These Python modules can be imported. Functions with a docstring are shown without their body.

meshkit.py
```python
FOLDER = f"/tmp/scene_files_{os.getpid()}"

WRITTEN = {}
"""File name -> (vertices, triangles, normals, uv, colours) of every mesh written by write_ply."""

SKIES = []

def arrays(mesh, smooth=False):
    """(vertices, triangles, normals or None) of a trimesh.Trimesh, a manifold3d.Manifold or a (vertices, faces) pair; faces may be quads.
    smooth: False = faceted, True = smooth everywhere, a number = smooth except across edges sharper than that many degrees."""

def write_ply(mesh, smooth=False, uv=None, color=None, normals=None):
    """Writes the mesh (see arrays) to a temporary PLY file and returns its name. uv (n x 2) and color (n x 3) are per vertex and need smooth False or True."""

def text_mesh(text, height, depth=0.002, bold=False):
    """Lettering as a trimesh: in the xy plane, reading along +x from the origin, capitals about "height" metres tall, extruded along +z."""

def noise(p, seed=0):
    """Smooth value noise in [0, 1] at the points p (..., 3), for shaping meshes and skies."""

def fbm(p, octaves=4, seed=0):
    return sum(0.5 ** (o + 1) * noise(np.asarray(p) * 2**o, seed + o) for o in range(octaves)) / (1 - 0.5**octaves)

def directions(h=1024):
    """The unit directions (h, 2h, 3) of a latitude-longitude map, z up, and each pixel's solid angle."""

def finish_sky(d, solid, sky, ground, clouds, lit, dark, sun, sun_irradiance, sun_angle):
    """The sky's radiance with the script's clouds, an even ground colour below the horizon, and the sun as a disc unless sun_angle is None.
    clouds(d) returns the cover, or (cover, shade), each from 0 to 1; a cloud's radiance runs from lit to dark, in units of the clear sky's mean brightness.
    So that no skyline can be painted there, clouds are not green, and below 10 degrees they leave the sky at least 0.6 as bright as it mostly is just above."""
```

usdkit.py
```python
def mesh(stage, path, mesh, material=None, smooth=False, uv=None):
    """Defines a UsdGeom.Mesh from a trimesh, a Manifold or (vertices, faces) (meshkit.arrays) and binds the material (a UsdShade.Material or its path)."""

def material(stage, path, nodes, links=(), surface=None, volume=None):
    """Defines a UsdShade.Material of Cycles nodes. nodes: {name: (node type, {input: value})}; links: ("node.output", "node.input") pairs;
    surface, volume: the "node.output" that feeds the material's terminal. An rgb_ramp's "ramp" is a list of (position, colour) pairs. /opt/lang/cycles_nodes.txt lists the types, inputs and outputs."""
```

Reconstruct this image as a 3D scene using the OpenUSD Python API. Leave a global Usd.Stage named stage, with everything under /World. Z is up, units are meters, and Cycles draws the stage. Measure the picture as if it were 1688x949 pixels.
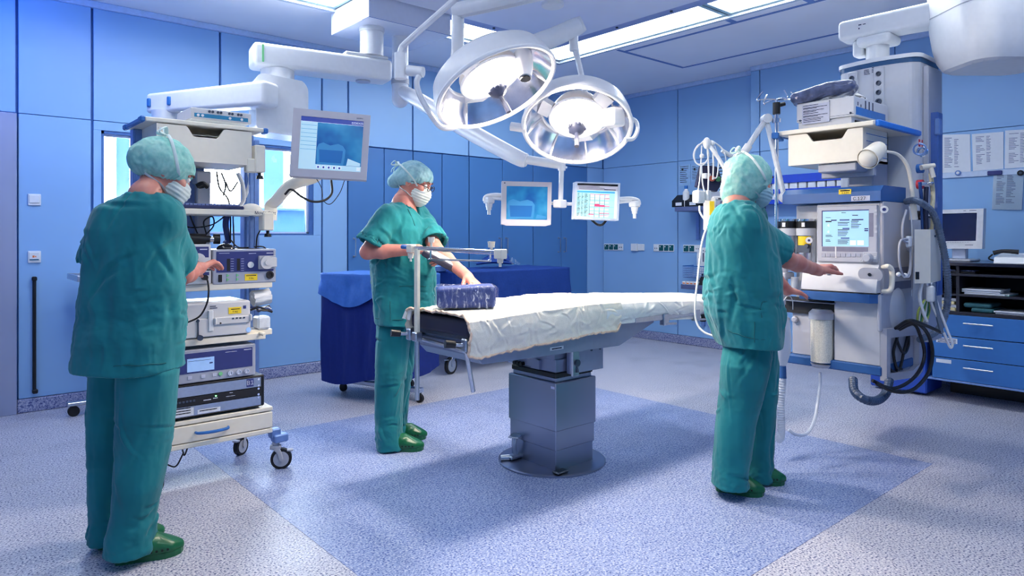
import math, random, numpy as np, trimesh, manifold3d as m3, shapely, shapely.geometry as sg, usdkit, meshkit
from pxr import Usd, UsdGeom, UsdLux, UsdShade, Gf, Sdf, Vt
stage = Usd.Stage.CreateInMemory()
UsdGeom.SetStageUpAxis(stage, 'Z'); UsdGeom.SetStageMetersPerUnit(stage, 1.0)
UsdGeom.Xform.Define(stage, '/World'); UsdGeom.Scope.Define(stage, '/World/Looks')
rng = np.random.default_rng(7); random.seed(7)

# ---------------------------------------------------------------- camera, light levels
FPX, U0, V0, EYE = 1128.0, 844.0, 388.0, 1.26          # focal length in pixels, principal point, eye height
CA, SA = 0.7568, 0.6536                                  # the camera looks along (SA, CA) in the room
cam = UsdGeom.Camera.Define(stage, '/World/camera')
cam.AddTransformOp().Set(Gf.Matrix4d(CA, -SA, 0, 0, 0, 0, 1, 0, -SA, -CA, 0, 0, 0, 0, EYE, 1))
cam.CreateHorizontalApertureAttr(36.0); cam.CreateVerticalApertureAttr(36.0 * 949 / 1688)
cam.CreateFocalLengthAttr(36.0 * FPX / 1688)
cam.CreateVerticalApertureOffsetAttr(-(474.5 - V0) / 1688 * 36.0)
cam.CreateClippingRangeAttr(Gf.Vec2f(0.05, 200))
cam.CreateExposureAttr(0.18)
STRIP_GLOW = 15.5          # fluorescent diffusers in the ceiling
SPOT_POWER = 420.0         # each surgical lamp
UNSEEN_BLUE_LAMP = 200.0         # unseen blue lamps that tint the left wall and right pendant
SKY_GLOW = 9.0
def S(r, g, b):                                          # sRGB 0-255 -> linear
    return tuple(((c / 255) / 12.92 if c <= 10.31 else ((c / 255 + 0.055) / 1.055) ** 2.4) for c in (r, g, b))
sky = UsdLux.DomeLight.Define(stage, '/World/sky')
sky.CreateIntensityAttr(SKY_GLOW); sky.CreateColorAttr(Gf.Vec3f(0.93, 0.97, 1.0))

# ---------------------------------------------------------------- points of the room from directions of sight
def at(u, v, Y):
    X = (u - U0) / FPX * Y
    return np.array([X * CA + Y * SA, -X * SA + Y * CA, EYE - (v - V0) / FPX * Y])
def onz(u, v, z): return at(u, v, (EYE - z) * FPX / (v - V0))
def onx(u, v, x): t = (u - U0) / FPX; return at(u, v, x / (t * CA + SA))
def ony(u, v, y): t = (u - U0) / FPX; return at(u, v, y / (CA - t * SA))

# ---------------------------------------------------------------- mesh helpers
def cat(*ms):
    fl = []
    for m in ms: fl += list(m) if isinstance(m, (list, tuple)) else [m]
    return trimesh.util.concatenate(fl)
def box(x0, x1, y0, y1, z0, z1, c=0.0):
    x0, x1 = min(x0, x1), max(x0, x1); y0, y1 = min(y0, y1), max(y0, y1); z0, z1 = min(z0, z1), max(z0, z1)
    c = min(c, (x1 - x0) * .45, (y1 - y0) * .45, (z1 - z0) * .45)
    if c <= 0:
        m = trimesh.creation.box([x1 - x0, y1 - y0, z1 - z0]); m.apply_translation([(x0 + x1) / 2, (y0 + y1) / 2, (z0 + z1) / 2]); return m
    pts = []
    for sx in (0, 1):
        for sy in (0, 1):
            for sz in (0, 1):
                X, Y, Z = (x1, x0)[sx], (y1, y0)[sy], (z1, z0)[sz]
                ex, ey, ez = (-c, c)[sx], (-c, c)[sy], (-c, c)[sz]
                pts += [(X + ex, Y + ey, Z), (X + ex, Y, Z + ez), (X, Y + ey, Z + ez)]
    return trimesh.convex.convex_hull(np.array(pts))
def cbox(c, s, ch=0.0): return box(c[0]-s[0]/2, c[0]+s[0]/2, c[1]-s[1]/2, c[1]+s[1]/2, c[2]-s[2]/2, c[2]+s[2]/2, ch)
def rbox(x0, x1, y0, y1, z0, z1, r=0.02, n=12):          # all edges rounded: hull of eight spheres
    r = min(r, (x1-x0)*.49, (y1-y0)*.49, (z1-z0)*.49)
    s = m3.Manifold.sphere(r, n)
    return man(m3.Manifold.batch_hull([s.translate([x, y, z]) for x in (x0+r, x1-r) for y in (y0+r, y1-r) for z in (z0+r, z1-r)]))
def man(m):
    k = m.to_mesh(); return trimesh.Trimesh(np.array(k.vert_properties[:, :3]), np.array(k.tri_verts), process=False)
def toman(t): return m3.Manifold(m3.Mesh(np.asarray(t.vertices, np.float32), np.asarray(t.faces, np.uint32)))
def unit(a): a = np.asarray(a, float); return a / max(np.linalg.norm(a), 1e-12)
def frame(d, up=(0, 0, 1)):
    d = unit(d); up = np.asarray(up, float)
    if abs(d @ up) > .98: up = np.array([1., 0, 0]) if abs(d[0]) < .9 else np.array([0, 1., 0])
    a = unit(np.cross(up, d)); return a, np.cross(d, a)
def cyl(p0, p1, r, r1=None, n=20, cap=True):
    p0, p1 = np.asarray(p0, float), np.asarray(p1, float); r1 = r if r1 is None else r1
    a, b = frame(p1 - p0); t = np.linspace(0, 2*np.pi, n, endpoint=False)
    ring = np.cos(t)[:, None] * a + np.sin(t)[:, None] * b
    v = np.vstack([p0 + ring * r, p1 + ring * r1, [p0], [p1]]); i = np.arange(n); j = (i + 1) % n
    f = np.vstack([np.c_[i, j, n + j], np.c_[i, n + j, n + i]])
    if cap: f = np.vstack([f, np.c_[j, i, np.full(n, 2*n)], np.c_[n + i, n + j, np.full(n, 2*n + 1)]])
    return trimesh.Trimesh(v, f, process=False)
def spline(pts, n=8):
    pts = np.asarray(pts, float)
    if len(pts) < 3: return pts
    P = np.vstack([2*pts[0]-pts[1], pts, 2*pts[-1]-pts[-2]]); out = []
    for i in range(1, len(P) - 2):
        for t in np.linspace(0, 1, n, endpoint=False):
            out.append(.5*((2*P[i]) + (-P[i-1]+P[i+1])*t + (2*P[i-1]-5*P[i]+4*P[i+1]-P[i+2])*t*t + (-P[i-1]+3*P[i]-3*P[i+1]+P[i+2])*t**3))
    return np.array(out + [pts[-1]])
def tube(pts, r, n=10, sm=8, closed=False, flat=None):   # swept along a smooth curve; r may vary; flat = (a, b) radii scale
    p = spline(pts, sm) if sm else np.asarray(pts, float)
    if closed: p = p[:-1] if np.allclose(p[0], p[-1]) else p
    k = len(p); rr = np.interp(np.linspace(0, 1, k), np.linspace(0, 1, len(np.atleast_1d(r))), np.atleast_1d(r))
    d = np.gradient(p, axis=0) if not closed else np.roll(p, -1, 0) - np.roll(p, 1, 0)
    t = np.linspace(0, 2*np.pi, n, endpoint=False); rings = []; a, b = frame(d[0])
    for i in range(k):
        di = unit(d[i]); a = unit(a - di * (a @ di)); b = np.cross(di, a); fa, fb = flat or (1, 1)
        rings.append(p[i] + rr[i] * (np.cos(t)[:, None] * a * fa + np.sin(t)[:, None] * b * fb))
    v = np.vstack(rings); i = np.arange(n); j = (i + 1) % n; f = []
    for q in range(k if closed else k - 1):
        A, B = q * n, ((q + 1) % k) * n
        f += [np.c_[A + i, A + j, B + j], np.c_[A + i, B + j, B + i]]
    if not closed:
        v = np.vstack([v, p[:1], p[-1:]]); e = k * n
        f += [np.c_[j, i, np.full(n, e)], np.c_[(k-1)*n + i, (k-1)*n + j, np.full(n, e + 1)]]
    return trimesh.Trimesh(v, np.vstack(f), process=False)
def lathe(prof, n=32, p=(0, 0, 0), axis=(0, 0, 1), close=True):   # prof: (radius, height) pairs
    prof = np.asarray(prof, float); a, b = frame(axis); ax = unit(axis); t = np.linspace(0, 2*np.pi, n, endpoint=False)
    v = (np.asarray(p) + prof[:, 1][:, None, None] * ax + prof[:, 0][:, None, None] * (np.cos(t)[:, None] * a + np.sin(t)[:, None] * b)[None]).reshape(-1, 3)
    i = np.arange(n); j = (i + 1) % n; f = []
    for q in range(len(prof) - 1): A, B = q*n, (q+1)*n; f += [np.c_[A+i, A+j, B+j], np.c_[A+i, B+j, B+i]]
    m = trimesh.Trimesh(v, np.vstack(f), process=False); m.merge_vertices(); m.update_faces(m.nondegenerate_faces()); return m
def prism(poly, h0, h1, plane='xy', holes=None):           # polygon extruded; plane 'xy' up z, 'xz' along y, 'yz' along x
    m = trimesh.creation.extrude_polygon(sg.Polygon(poly, holes), h1 - h0, engine='earcut'); v = m.vertices.copy(); v[:, 2] += h0
    if plane == 'xz': v = v[:, [0, 2, 1]]; m.faces = m.faces[:, ::-1]
    if plane == 'yz': v = v[:, [2, 0, 1]]
    m.vertices = v; return m
def rrect(a0, a1, b0, b1, r, n=5):
    r = min(r, (a1-a0)*.49, (b1-b0)*.49); out = []
    for cx, cy, s in ((a1-r, b1-r, 0), (a0+r, b1-r, 90), (a0+r, b0+r, 180), (a1-r, b0+r, 270)):
        for t in np.radians(np.linspace(s, s + 90, n)): out.append((cx + r*math.cos(t), cy + r*math.sin(t)))
    return out
def sphere(c, r, s=(1, 1, 1), sub=2):
    m = trimesh.creation.icosphere(sub, r); m.vertices = m.vertices * np.array(s) + np.array(c); return m
def torus(c, R, r, axis=(0, 0, 1), n=48, k=10, sq=(1, 1)):
    a, b = frame(axis); t = np.linspace(0, 2*np.pi, n, endpoint=False)
    return tube([np.asarray(c) + R*(math.cos(x)*a*sq[0] + math.sin(x)*b*sq[1]) for x in t], r, k, 0, True)
def xf(m, rz=0, t=(0, 0, 0), M=None):
    m = m.copy()
    if M is not None: m.vertices = m.vertices @ np.asarray(M).T
    if rz: c, s = math.cos(rz), math.sin(rz); m.vertices = m.vertices @ np.array([[c, s, 0], [-s, c, 0], [0, 0, 1]])
    m.vertices = m.vertices + np.asarray(t); return m
def text(s, h, p, right, up, depth=.0006, bold=False, center=True):   # lettering lying on a plane
    m = meshkit.text_mesh(s, h, depth, bold); b = m.bounds
    v = m.vertices - ([(b[0][0]+b[1][0])/2, (b[0][1]+b[1][1])/2, 0] if center else [0, 0, 0])
    r, w = unit(right), unit(up); nrm = np.cross(r, w)
    m.vertices = np.asarray(p) + v[:, :1]*r + v[:, 1:2]*w + v[:, 2:]*nrm; return m
def quadbox(c4, th):                                      # slab from four corners (ccw seen from the front), thickness backwards
    c = np.asarray(c4, float); n = unit(np.cross(c[1]-c[0], c[3]-c[0])); v = np.vstack([c, c - n*th])
    f = [(0,1,2),(0,2,3),(4,6,5),(4,7,6),(0,4,5),(0,5,1),(1,5,6),(1,6,2),(2,6,7),(2,7,3),(3,7,4),(3,4,0)]
    return trimesh.Trimesh(v, f, process=False)
def sdf_mesh(F, lo, h):                                   # surface nets on a grid of distances
    nx, ny, nz = F.shape; neg = F < 0
    idx = [(0,0,0),(1,0,0),(0,1,0),(1,1,0),(0,0,1),(1,0,1),(0,1,1),(1,1,1)]
    cor = np.stack([neg[i:nx-1+i, j:ny-1+j, k:nz-1+k] for i, j, k in idx], -1); s = cor.sum(-1)
    cells = np.argwhere((s > 0) & (s < 8)); vid = -np.ones((nx-1, ny-1, nz-1), np.int64); vid[tuple(cells.T)] = np.arange(len(cells))
    val = np.stack([F[cells[:,0]+i, cells[:,1]+j, cells[:,2]+k] for i, j, k in idx], -1)
    acc = np.zeros((len(cells), 3)); cnt = np.zeros(len(cells)); E = [(a, b) for a in range(8) for b in range(a+1, 8) if bin(a ^ b).count('1') == 1]
    I = np.array(idx, float)
    for a, b in E:
        va, vb = val[:, a], val[:, b]; m = (va < 0) != (vb < 0); t = va[m] / (va[m] - vb[m])
        acc[m] += I[a] + t[:, None] * (I[b] - I[a]); cnt[m] += 1
    v = np.asarray(lo) + h * (cells + acc / cnt[:, None]); quads = []
    for ax in range(3):
        o = [0, 0, 0]; o[ax] = 1; n0 = neg[:nx-o[0], :ny-o[1], :nz-o[2]]; n1 = neg[o[0]:, o[1]:, o[2]:]
        e = np.argwhere(n0 != n1); b, c = (ax + 1) % 3, (ax + 2) % 3
        e = e[(e[:, b] > 0) & (e[:, c] > 0)]; e = e[(e[:, b] < F.shape[b]-1) & (e[:, c] < F.shape[c]-1)]
        def g(db, dc): q = e.copy(); q[:, b] -= db; q[:, c] -= dc; return vid[tuple(q.T)]
        q = np.c_[g(1, 1), g(0, 1), g(0, 0), g(1, 0)]; flip = neg[tuple(e.T)]
        q[~flip] = q[~flip][:, ::-1]; quads.append(q)
    q = np.vstack(quads); q = q[(q >= 0).all(1)]
    return trimesh.Trimesh(v, np.vstack([q[:, [0,1,2]], q[:, [0,2,3]]]), process=False)

def taubin(m, it=4, lam=.5, mu=.53):
    import scipy.sparse as sp
    e = m.edges_unique; n = len(m.vertices); A = sp.coo_matrix((np.ones(2*len(e)), (np.r_[e[:, 0], e[:, 1]], np.r_[e[:, 1], e[:, 0]])), shape=(n, n)).tocsr(); A.data[:] = 1; dg = np.asarray(A.sum(1)).ravel(); ok = (dg > 0)[:, None]; dg = np.maximum(dg, 1)[:, None]
    v = np.array(m.vertices)
    for k in range(it):
        for w in (lam, -mu): v = v + np.where(ok, w*(A @ v/dg - v), 0)
    m.vertices = v; return m

def creases(m, n, seed, A=.005, w=.010, ln=(.08, .22), tilt=(-.9, .9), zr=None, horiz=.25, face=None):   # sharp cloth folds: short S-shaped ridges across the surface
    r = np.random.default_rng(seed); V = np.array(m.vertices); N = np.array(m.vertex_normals); ok = np.arange(len(V))
    if zr is not None: ok = ok[(V[ok, 2] > zr[0]) & (V[ok, 2] < zr[1])]
    if face is not None: ok = ok[N[ok] @ np.asarray(face) > .1]
    D = np.zeros(len(V))
    for k in range(n):
        i = ok[r.integers(len(ok))]; c, nn = V[i], N[i]; h = unit(np.cross(nn, [0, 0, 1.]) + 1e-6); dn = unit(np.cross(h, nn)); a = r.uniform(*tilt) + (np.pi/2 if r.random() < horiz else 0)
        d = math.cos(a)*dn + math.sin(a)*h; s = math.cos(a)*h - math.sin(a)*dn; L = r.uniform(*ln); ww = w*r.uniform(.7, 1.6); q = V - c; t = q @ d; x = q @ s + .35*L*r.uniform(-.5, .5)*np.sin(t/L*2)**2; o = q @ nn
        g = np.exp(-(t/(.5*L))**4 - (o/.05)**2); e = x/ww; D += r.choice([-1, 1])*A*r.uniform(.5, 1.2)*g*(1.5*e*np.exp(-e*e) + .5*np.exp(-e*e))
    m.vertices = V + N*D[:, None]; return m

# ---------------------------------------------------------------- scene helpers
_used = {}
def numbered(path):
    k = _used.get(path, 0); _used[path] = k + 1
    return path if k == 0 else f'{path}_{k:03d}'
LOOK = {}
def mat(name, col, rough=.5, metal=0., grain=.06, scale=30., bump=0., spec=.5, trans=0., emit=None, coat=0., extra=None):
    if name in LOOK: return LOOK[name]
    c = S(*col) if max(col) > 1.001 else tuple(col)
    n = {'tc': ('texture_coordinate', {}), 'nz': ('noise_texture', {'scale': scale, 'detail': 3.0}),
         'rp': ('rgb_ramp', {'ramp': [(0.3, tuple(x*(1-grain) for x in c)), (0.7, tuple(min(1, x*(1+grain)) for x in c))]}),
         'p': ('principled_bsdf', {'roughness': rough, 'metallic': metal, 'specular_ior_level': spec, 'transmission_weight': trans, 'coat_weight': coat})}
    l = [('tc.object', 'nz.vector'), ('nz.fac', 'rp.fac'), ('rp.color', 'p.base_color')]
    if emit: n['p'][1].update({'emission_color': S(*emit[0]), 'emission_strength': emit[1]})
    if bump: n['bp'] = ('bump', {'strength': bump, 'distance': .002}); l += [('nz.fac', 'bp.height'), ('bp.normal', 'p.normal')]
    if extra: n['p'][1].update(extra)
    LOOK[name] = usdkit.material(stage, '/World/Looks/' + name, n, l, 'p.BSDF'); return LOOK[name]
def cdata(p, **k):
    for a, b in k.items():
        if b is not None: p.SetCustomDataByKey(a, b)
def leaf(path, m, material, base=(0, 0, 0), smooth=30):
    m = m.copy(); m.vertices = np.asarray(m.vertices) - np.asarray(base)
    return usdkit.mesh(stage, path, m, material, smooth=smooth).GetPrim()
class Thing:
    def __init__(self, name, label=None, category=None, base=(0, 0, 0), group=None, kind=None, rz=0):
        self.base = np.asarray(base, float); self.path = numbered('/World/' + name)
        x = UsdGeom.Xform.Define(stage, self.path); x.AddTranslateOp().Set(Gf.Vec3d(*map(float, base)))
        if rz: x.AddRotateZOp().Set(math.degrees(rz))
        self.prim = x.GetPrim(); cdata(self.prim, label=label, category=category, group=group, kind=kind)
    def part(self, name, m, material, label=None, smooth=30, kind=None, under=None):
        p = numbered((under or self.path) + '/' + name); pr = leaf(p, m, material, self.base, smooth)
        cdata(pr, label=label, kind=kind); return p
    def copy(self, t, label=None, rz=0, group=None):
        n = Thing.__new__(Thing); n.path = numbered(self.path.rstrip('0123456789').rstrip('_') if self.path[-3:].isdigit() else self.path)
        n.base = np.asarray(t, float); x = UsdGeom.Xform.Define(stage, n.path)
        x.GetPrim().GetReferences().AddInternalReference(self.path)
        x.ClearXformOpOrder(); x.AddTranslateOp().Set(Gf.Vec3d(*map(float, t))); x.AddRotateZOp().Set(math.degrees(rz))
        n.prim = x.GetPrim(); n.prim.SetInstanceable(True); cdata(n.prim, label=label, group=group); return n
def single(name, m, material, label, category, group=None, smooth=30, kind=None):
    p = numbered('/World/' + name); pr = leaf(p, m, material, smooth=smooth)
    cdata(pr, label=label, category=category, group=group, kind=kind); return p
def struct(name, m, material, smooth=False):
    p = numbered('/World/' + name); pr = leaf(p, m, material, smooth=smooth); cdata(pr, kind='structure'); return p
def piece(parent, name, m, material, smooth=False, kind=None, label=None):
    p = numbered(parent + '/' + name); pr = leaf(p, m, material, smooth=smooth); cdata(pr, kind=kind, label=label); return p
# ================================================================ materials of the room
def terrazzo(name, base, dark, light, s=120):
    n = {'g': ('geometry', {}), 'a': ('noise_texture', {'scale': s, 'detail': 1.0}), 'b': ('noise_texture', {'scale': s*.55, 'detail': 2.0}),
         'ra': ('rgb_ramp', {'ramp': [(.35, S(*dark)), (.455, S(*base)), (.57, S(*base)), (.66, S(*light))]}),
         'rb': ('rgb_ramp', {'ramp': [(.3, (.80, .82, .9)), (.7, (1, 1, 1))]}), 'm': ('mix', {'mix_type': 'multiply', 'fac': 1.0}),
         'big': ('noise_texture', {'scale': 2.2, 'detail': 2.0}), 'rg': ('rgb_ramp', {'ramp': [(.3, (.28, .28, .28)), (.7, (.42, .42, .42))]}),
         'p': ('principled_bsdf', {'specular_ior_level': .45})}
    l = [('g.position', 'a.vector'), ('g.position', 'b.vector'), ('g.position', 'big.vector'), ('a.fac', 'ra.fac'), ('b.fac', 'rb.fac'), ('ra.color', 'm.color1'),
         ('rb.color', 'm.color2'), ('m.color', 'p.base_color'), ('big.fac', 'rg.fac'), ('rg.color', 'p.roughness')]
    return usdkit.material(stage, '/World/Looks/' + name, n, l, 'p.BSDF')
M_FLOOR = terrazzo('floor_vinyl', (196, 196, 206), (70, 78, 122), (232, 228, 228))
M_INLAY = terrazzo('floor_vinyl_blue', (152, 166, 203), (68, 92, 157), (200, 206, 218))
M_SKIRT = terrazzo('skirting_vinyl', (150, 156, 190), (78, 88, 142), (188, 190, 208))
M_WALL = mat('wall_panel_blue', (138, 180, 226), .42, grain=.03, scale=1.5)
M_JOINT = mat('joint_blue', (64, 116, 190), .6)
M_CEIL = mat('ceiling_white', (242, 243, 250), .55, grain=.02, scale=2)
M_WHITE = mat('white_lacquer', (226, 228, 232), .35, grain=.02)
M_CUP = mat('cupboard_blue', (72, 122, 182), .38, grain=.04, scale=2)
M_CUPEDGE = mat('cupboard_gap', (22, 58, 130), .7)
M_STEEL = mat('brushed_steel', (190, 196, 206), .28, 1.0, grain=.05, scale=60)
M_CHROME = mat('chrome', (225, 228, 235), .1, 1.0, grain=.02)
M_DKSTEEL = mat('dark_steel', (90, 98, 112), .4, 1.0)
M_BLACK = mat('black_plastic', (18, 19, 24), .4)
M_RUBBER = mat('black_rubber', (12, 12, 16), .6)
M_CREAM = mat('cream_enamel', (236, 229, 214), .4, grain=.02)
M_GREY = mat('grey_plastic', (176, 178, 190), .45, grain=.03)
M_BLUETRIM = mat('blue_trim', (46, 110, 186), .4)
M_DOOR = mat('door_grey', (150, 158, 186), .4, grain=.03, scale=3)
M_PAPER = mat('paper', (222, 226, 234), .7, grain=.02)
M_INK = mat('ink', (60, 66, 92), .7)
M_INKBLK = mat('ink_black', (22, 24, 34), .7)
M_YEL = mat('yellow_sticker', (236, 204, 40), .5)
M_GLOW = usdkit.material(stage, '/World/Looks/lamp_diffuser', {'e': ('emission', {'color': (.92, .97, 1.0), 'strength': STRIP_GLOW})}, surface='e.emission')
M_GLOW2 = usdkit.material(stage, '/World/Looks/lamp_diffuser_dim', {'e': ('emission', {'color': (.92, .96, 1.0), 'strength': STRIP_GLOW*.5})}, surface='e.emission')
M_PANE = usdkit.material(stage, '/World/Looks/window_glass', {'f': ('fresnel', {'IOR': 1.4}), 't': ('transparent_bsdf', {'color': (.93, .97, 1.0)}), 'g': ('glossy_bsdf', {'color': (.9, .95, 1), 'roughness': .02}), 'm': ('mix_closure', {})},
                         [('f.fac', 'm.fac'), ('t.BSDF', 'm.closure1'), ('g.BSDF', 'm.closure2')], 'm.closure')
# ================================================================ the room
H = 3.02; WL, WR, STEP, WRN = 5.95, 6.70, 3.78, 6.56      # ceiling, left wall plane (y), right wall plane (x), where it steps forward
X0, Y0 = -1.6, -1.6; JZ = 2.125
floor = struct('floor', box(X0-.1, WR+.1, Y0-.1, WL+.1, -.1, 0), M_FLOOR)
piece(floor, 'blue_inlay', box(1.225, 4.225, 1.34, 4.302, -.05, .0012), M_INLAY, label='blue vinyl square laid into the floor')
# left wall: backing with a window opening, face panels with dark joints
WX0, WX1, WZ0, WZ1 = 1.032, 2.73, 1.262, 2.056
def fx(u): return float(ony(u, 388, WL)[0])
bk = [box(X0, WX0, WL+.03, WL+.14, 0, H), box(WX1, WR+.14, WL+.03, WL+.14, 0, H), box(WX0, WX1, WL+.03, WL+.14, 0, WZ0), box(WX0, WX1, WL+.03, WL+.14, WZ1, H)]
wall_left = struct('wall_left', cat(bk), M_JOINT)
xs = [X0, -.55, fx(28), fx(152), fx(363), fx(531), fx(574.5), fx(680.6), fx(773), fx(878.7), fx(968), WR - .004]
g = .0085
for a, b in zip(xs[:-1], xs[1:]): piece(wall_left, 'panel', box(a+g, b-g, WL, WL+.028, JZ+.003, H-.05, .003), M_WALL)
lx = [fx(152), fx(531)]
piece(wall_left, 'panel', box(X0, -.55-g, WL, WL+.028, .1, JZ-.001, .003), M_WALL)
piece(wall_left, 'panel', box(fx(28)+g, lx[0]-g, WL, WL+.028, .1, JZ-.001, .003), M_WALL)
for q in (box(lx[0]+g, lx[1]-g, WL, WL+.028, .1, WZ0, .003), box(lx[0]+g, lx[1]-g, WL, WL+.028, WZ1, JZ-.001, .003), box(lx[0]+g, WX0, WL, WL+.028, WZ0, WZ1), box(WX1, lx[1]-g, WL, WL+.028, WZ0, WZ1)):
    piece(wall_left, 'panel', q, M_WALL)
piece(wall_left, 'panel', box(lx[1]+g, fx(573)-.004, WL, WL+.028, .1, JZ-.001, .003), M_WALL)
piece(wall_left, 'panel', box(fx(968)+.004, WR+.02, WL, WL+.028, .1, JZ-.001, .003), M_WALL)
# door at the left edge
door = struct('door_1', box(-.5, .28, WL+.004, WL+.05, .01, 2.06, .004), M_DOOR)
piece(door, 'frame', cat(box(.30, fx(27), WL-.03, WL+.03, 0, JZ-.004, .004), box(-.55, .30, WL-.03, WL+.03, 2.07, JZ-.004, .004), box(-.55, -.51, WL-.03, WL+.03, 0, 2.07, .004)), M_DOOR)
piece(door, 'handle', cat(cyl((.2, WL+.01, 1.05), (.2, WL-.05, 1.05), .012), tube([(.2, WL-.05, 1.05), (.08, WL-.05, 1.05)], .011, sm=0)), M_STEEL)
# window
win = struct('window_1', cat(box(WX0, WX1, WL+.01, WL+.12, WZ1-.022, WZ1), box(WX0, WX1, WL+.005, WL+.12, WZ0, WZ0+.016), box(WX0, WX0+.02, WL+.01, WL+.12, WZ0, WZ1), box(WX1-.035, WX1, WL+.01, WL+.12, WZ0, WZ1)), mat('window_frame_blue', (70, 110, 170), .35, .3))
piece(win, 'glazing_bead', cat(box(WX0+.02, WX1-.035, WL+.035, WL+.05, WZ1-.04, WZ1-.022), box(WX0+.02, WX1-.035, WL+.035, WL+.05, WZ0+.016, WZ0+.03), box(WX1-.055, WX1-.035, WL+.035, WL+.05, WZ0+.016, WZ1-.022)), mat('bead_white', (205, 215, 235), .35))
piece(win, 'pane', box(WX0+.02, WX1-.035, WL+.06, WL+.066, WZ0+.016, WZ1-.022), M_PANE)
# the corridor beyond the window, with its own outside windows
CY = 7.35; M_CORR = mat('corridor_wall', (196, 220, 240), .5, grain=.02, scale=2)
ow = [box(-1.8, 4.6, CY, CY+.12, 0, 1.56), box(-1.8, 4.6, CY, CY+.12, 2.5, H)] + [box(a, b, CY, CY+.12, 1.56, 2.5) for a, b in ((-1.8, .35), (1.40, 1.51), (2.80, 3.02), (4.2, 4.6))]
wc = struct('wall_corridor', cat(ow), M_CORR)
piece(wc, 'sill', box(-1.6, 4.4, CY-.10, CY, 1.53, 1.56, .005), M_WHITE)
piece(wc, 'end_wall', cat(box(-1.9, -1.8, WL+.14, CY+.12, 0, H), box(4.6, 4.7, WL+.14, CY+.12, 0, H)), M_CORR)
struct('floor_corridor', box(-1.9, 4.7, WL+.141, CY+.12, -.1, 0), M_FLOOR)
struct('ceiling_corridor', box(-1.9, 4.7, WL+.141, CY+.12, H, H+.1), M_CEIL)
# right wall with a step
ys = [STEP, float(onx(1117, 388, WR)[1]), WL]
wall_right = struct('wall_right', cat(box(WR+.03, WR+.14, STEP-.1, WL+.14, 0, H), box(WRN+.03, WR+.14, Y0-.14, STEP-.03, 0, H), box(WRN+.002, WR+.03, STEP-.03, STEP-.002, 0, H)), M_JOINT)
for a, b in zip(ys[:-1], ys[1:]):
    for z0, z1 in ((.1, JZ-.001), (JZ+.003, H-.05)): piece(wall_right, 'panel', box(WR, WR+.028, a+g*.6, b-g*.6, z0, z1, .003), M_WALL)
y1475 = float(onx(1475, 388, WRN)[1]); yn = [Y0, -.5, y1475-1.2, y1475, STEP-.10, STEP]
for a, b in zip(yn[:-1], yn[1:]):
    for z0, z1 in ((.1, JZ-.001), (JZ+.003, H-.05)): piece(wall_right, 'panel', box(WRN, WRN+.028, a+g*.6, b-(g*.6 if b < STEP else 0), z0, z1, .003), M_WALL)
piece(wall_right, 'panel', box(WRN+.002, WR, STEP-.012, STEP, .1, H-.05), M_WALL)
# walls behind the photographer
struct('wall_back', box(X0-.14, WR+.14, Y0-.14, Y0, 0, H), M_WALL); struct('wall_side', box(X0-.14, X0, Y0, WL+.14, 0, H), M_WALL)
# coved skirting
struct('baseboard_left', cat(box(X0, -.56, WL-.012, WL+.03, 0, .097, .006), box(fx(28), WR, WL-.012, WL+.03, 0, .097, .006)), M_SKIRT)
struct('baseboard_right', cat(box(WR-.012, WR+.03, STEP, WL, 0, .097, .006), box(WRN-.012, WRN+.03, Y0, STEP+.012, 0, .097, .006)), M_SKIRT)
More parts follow.
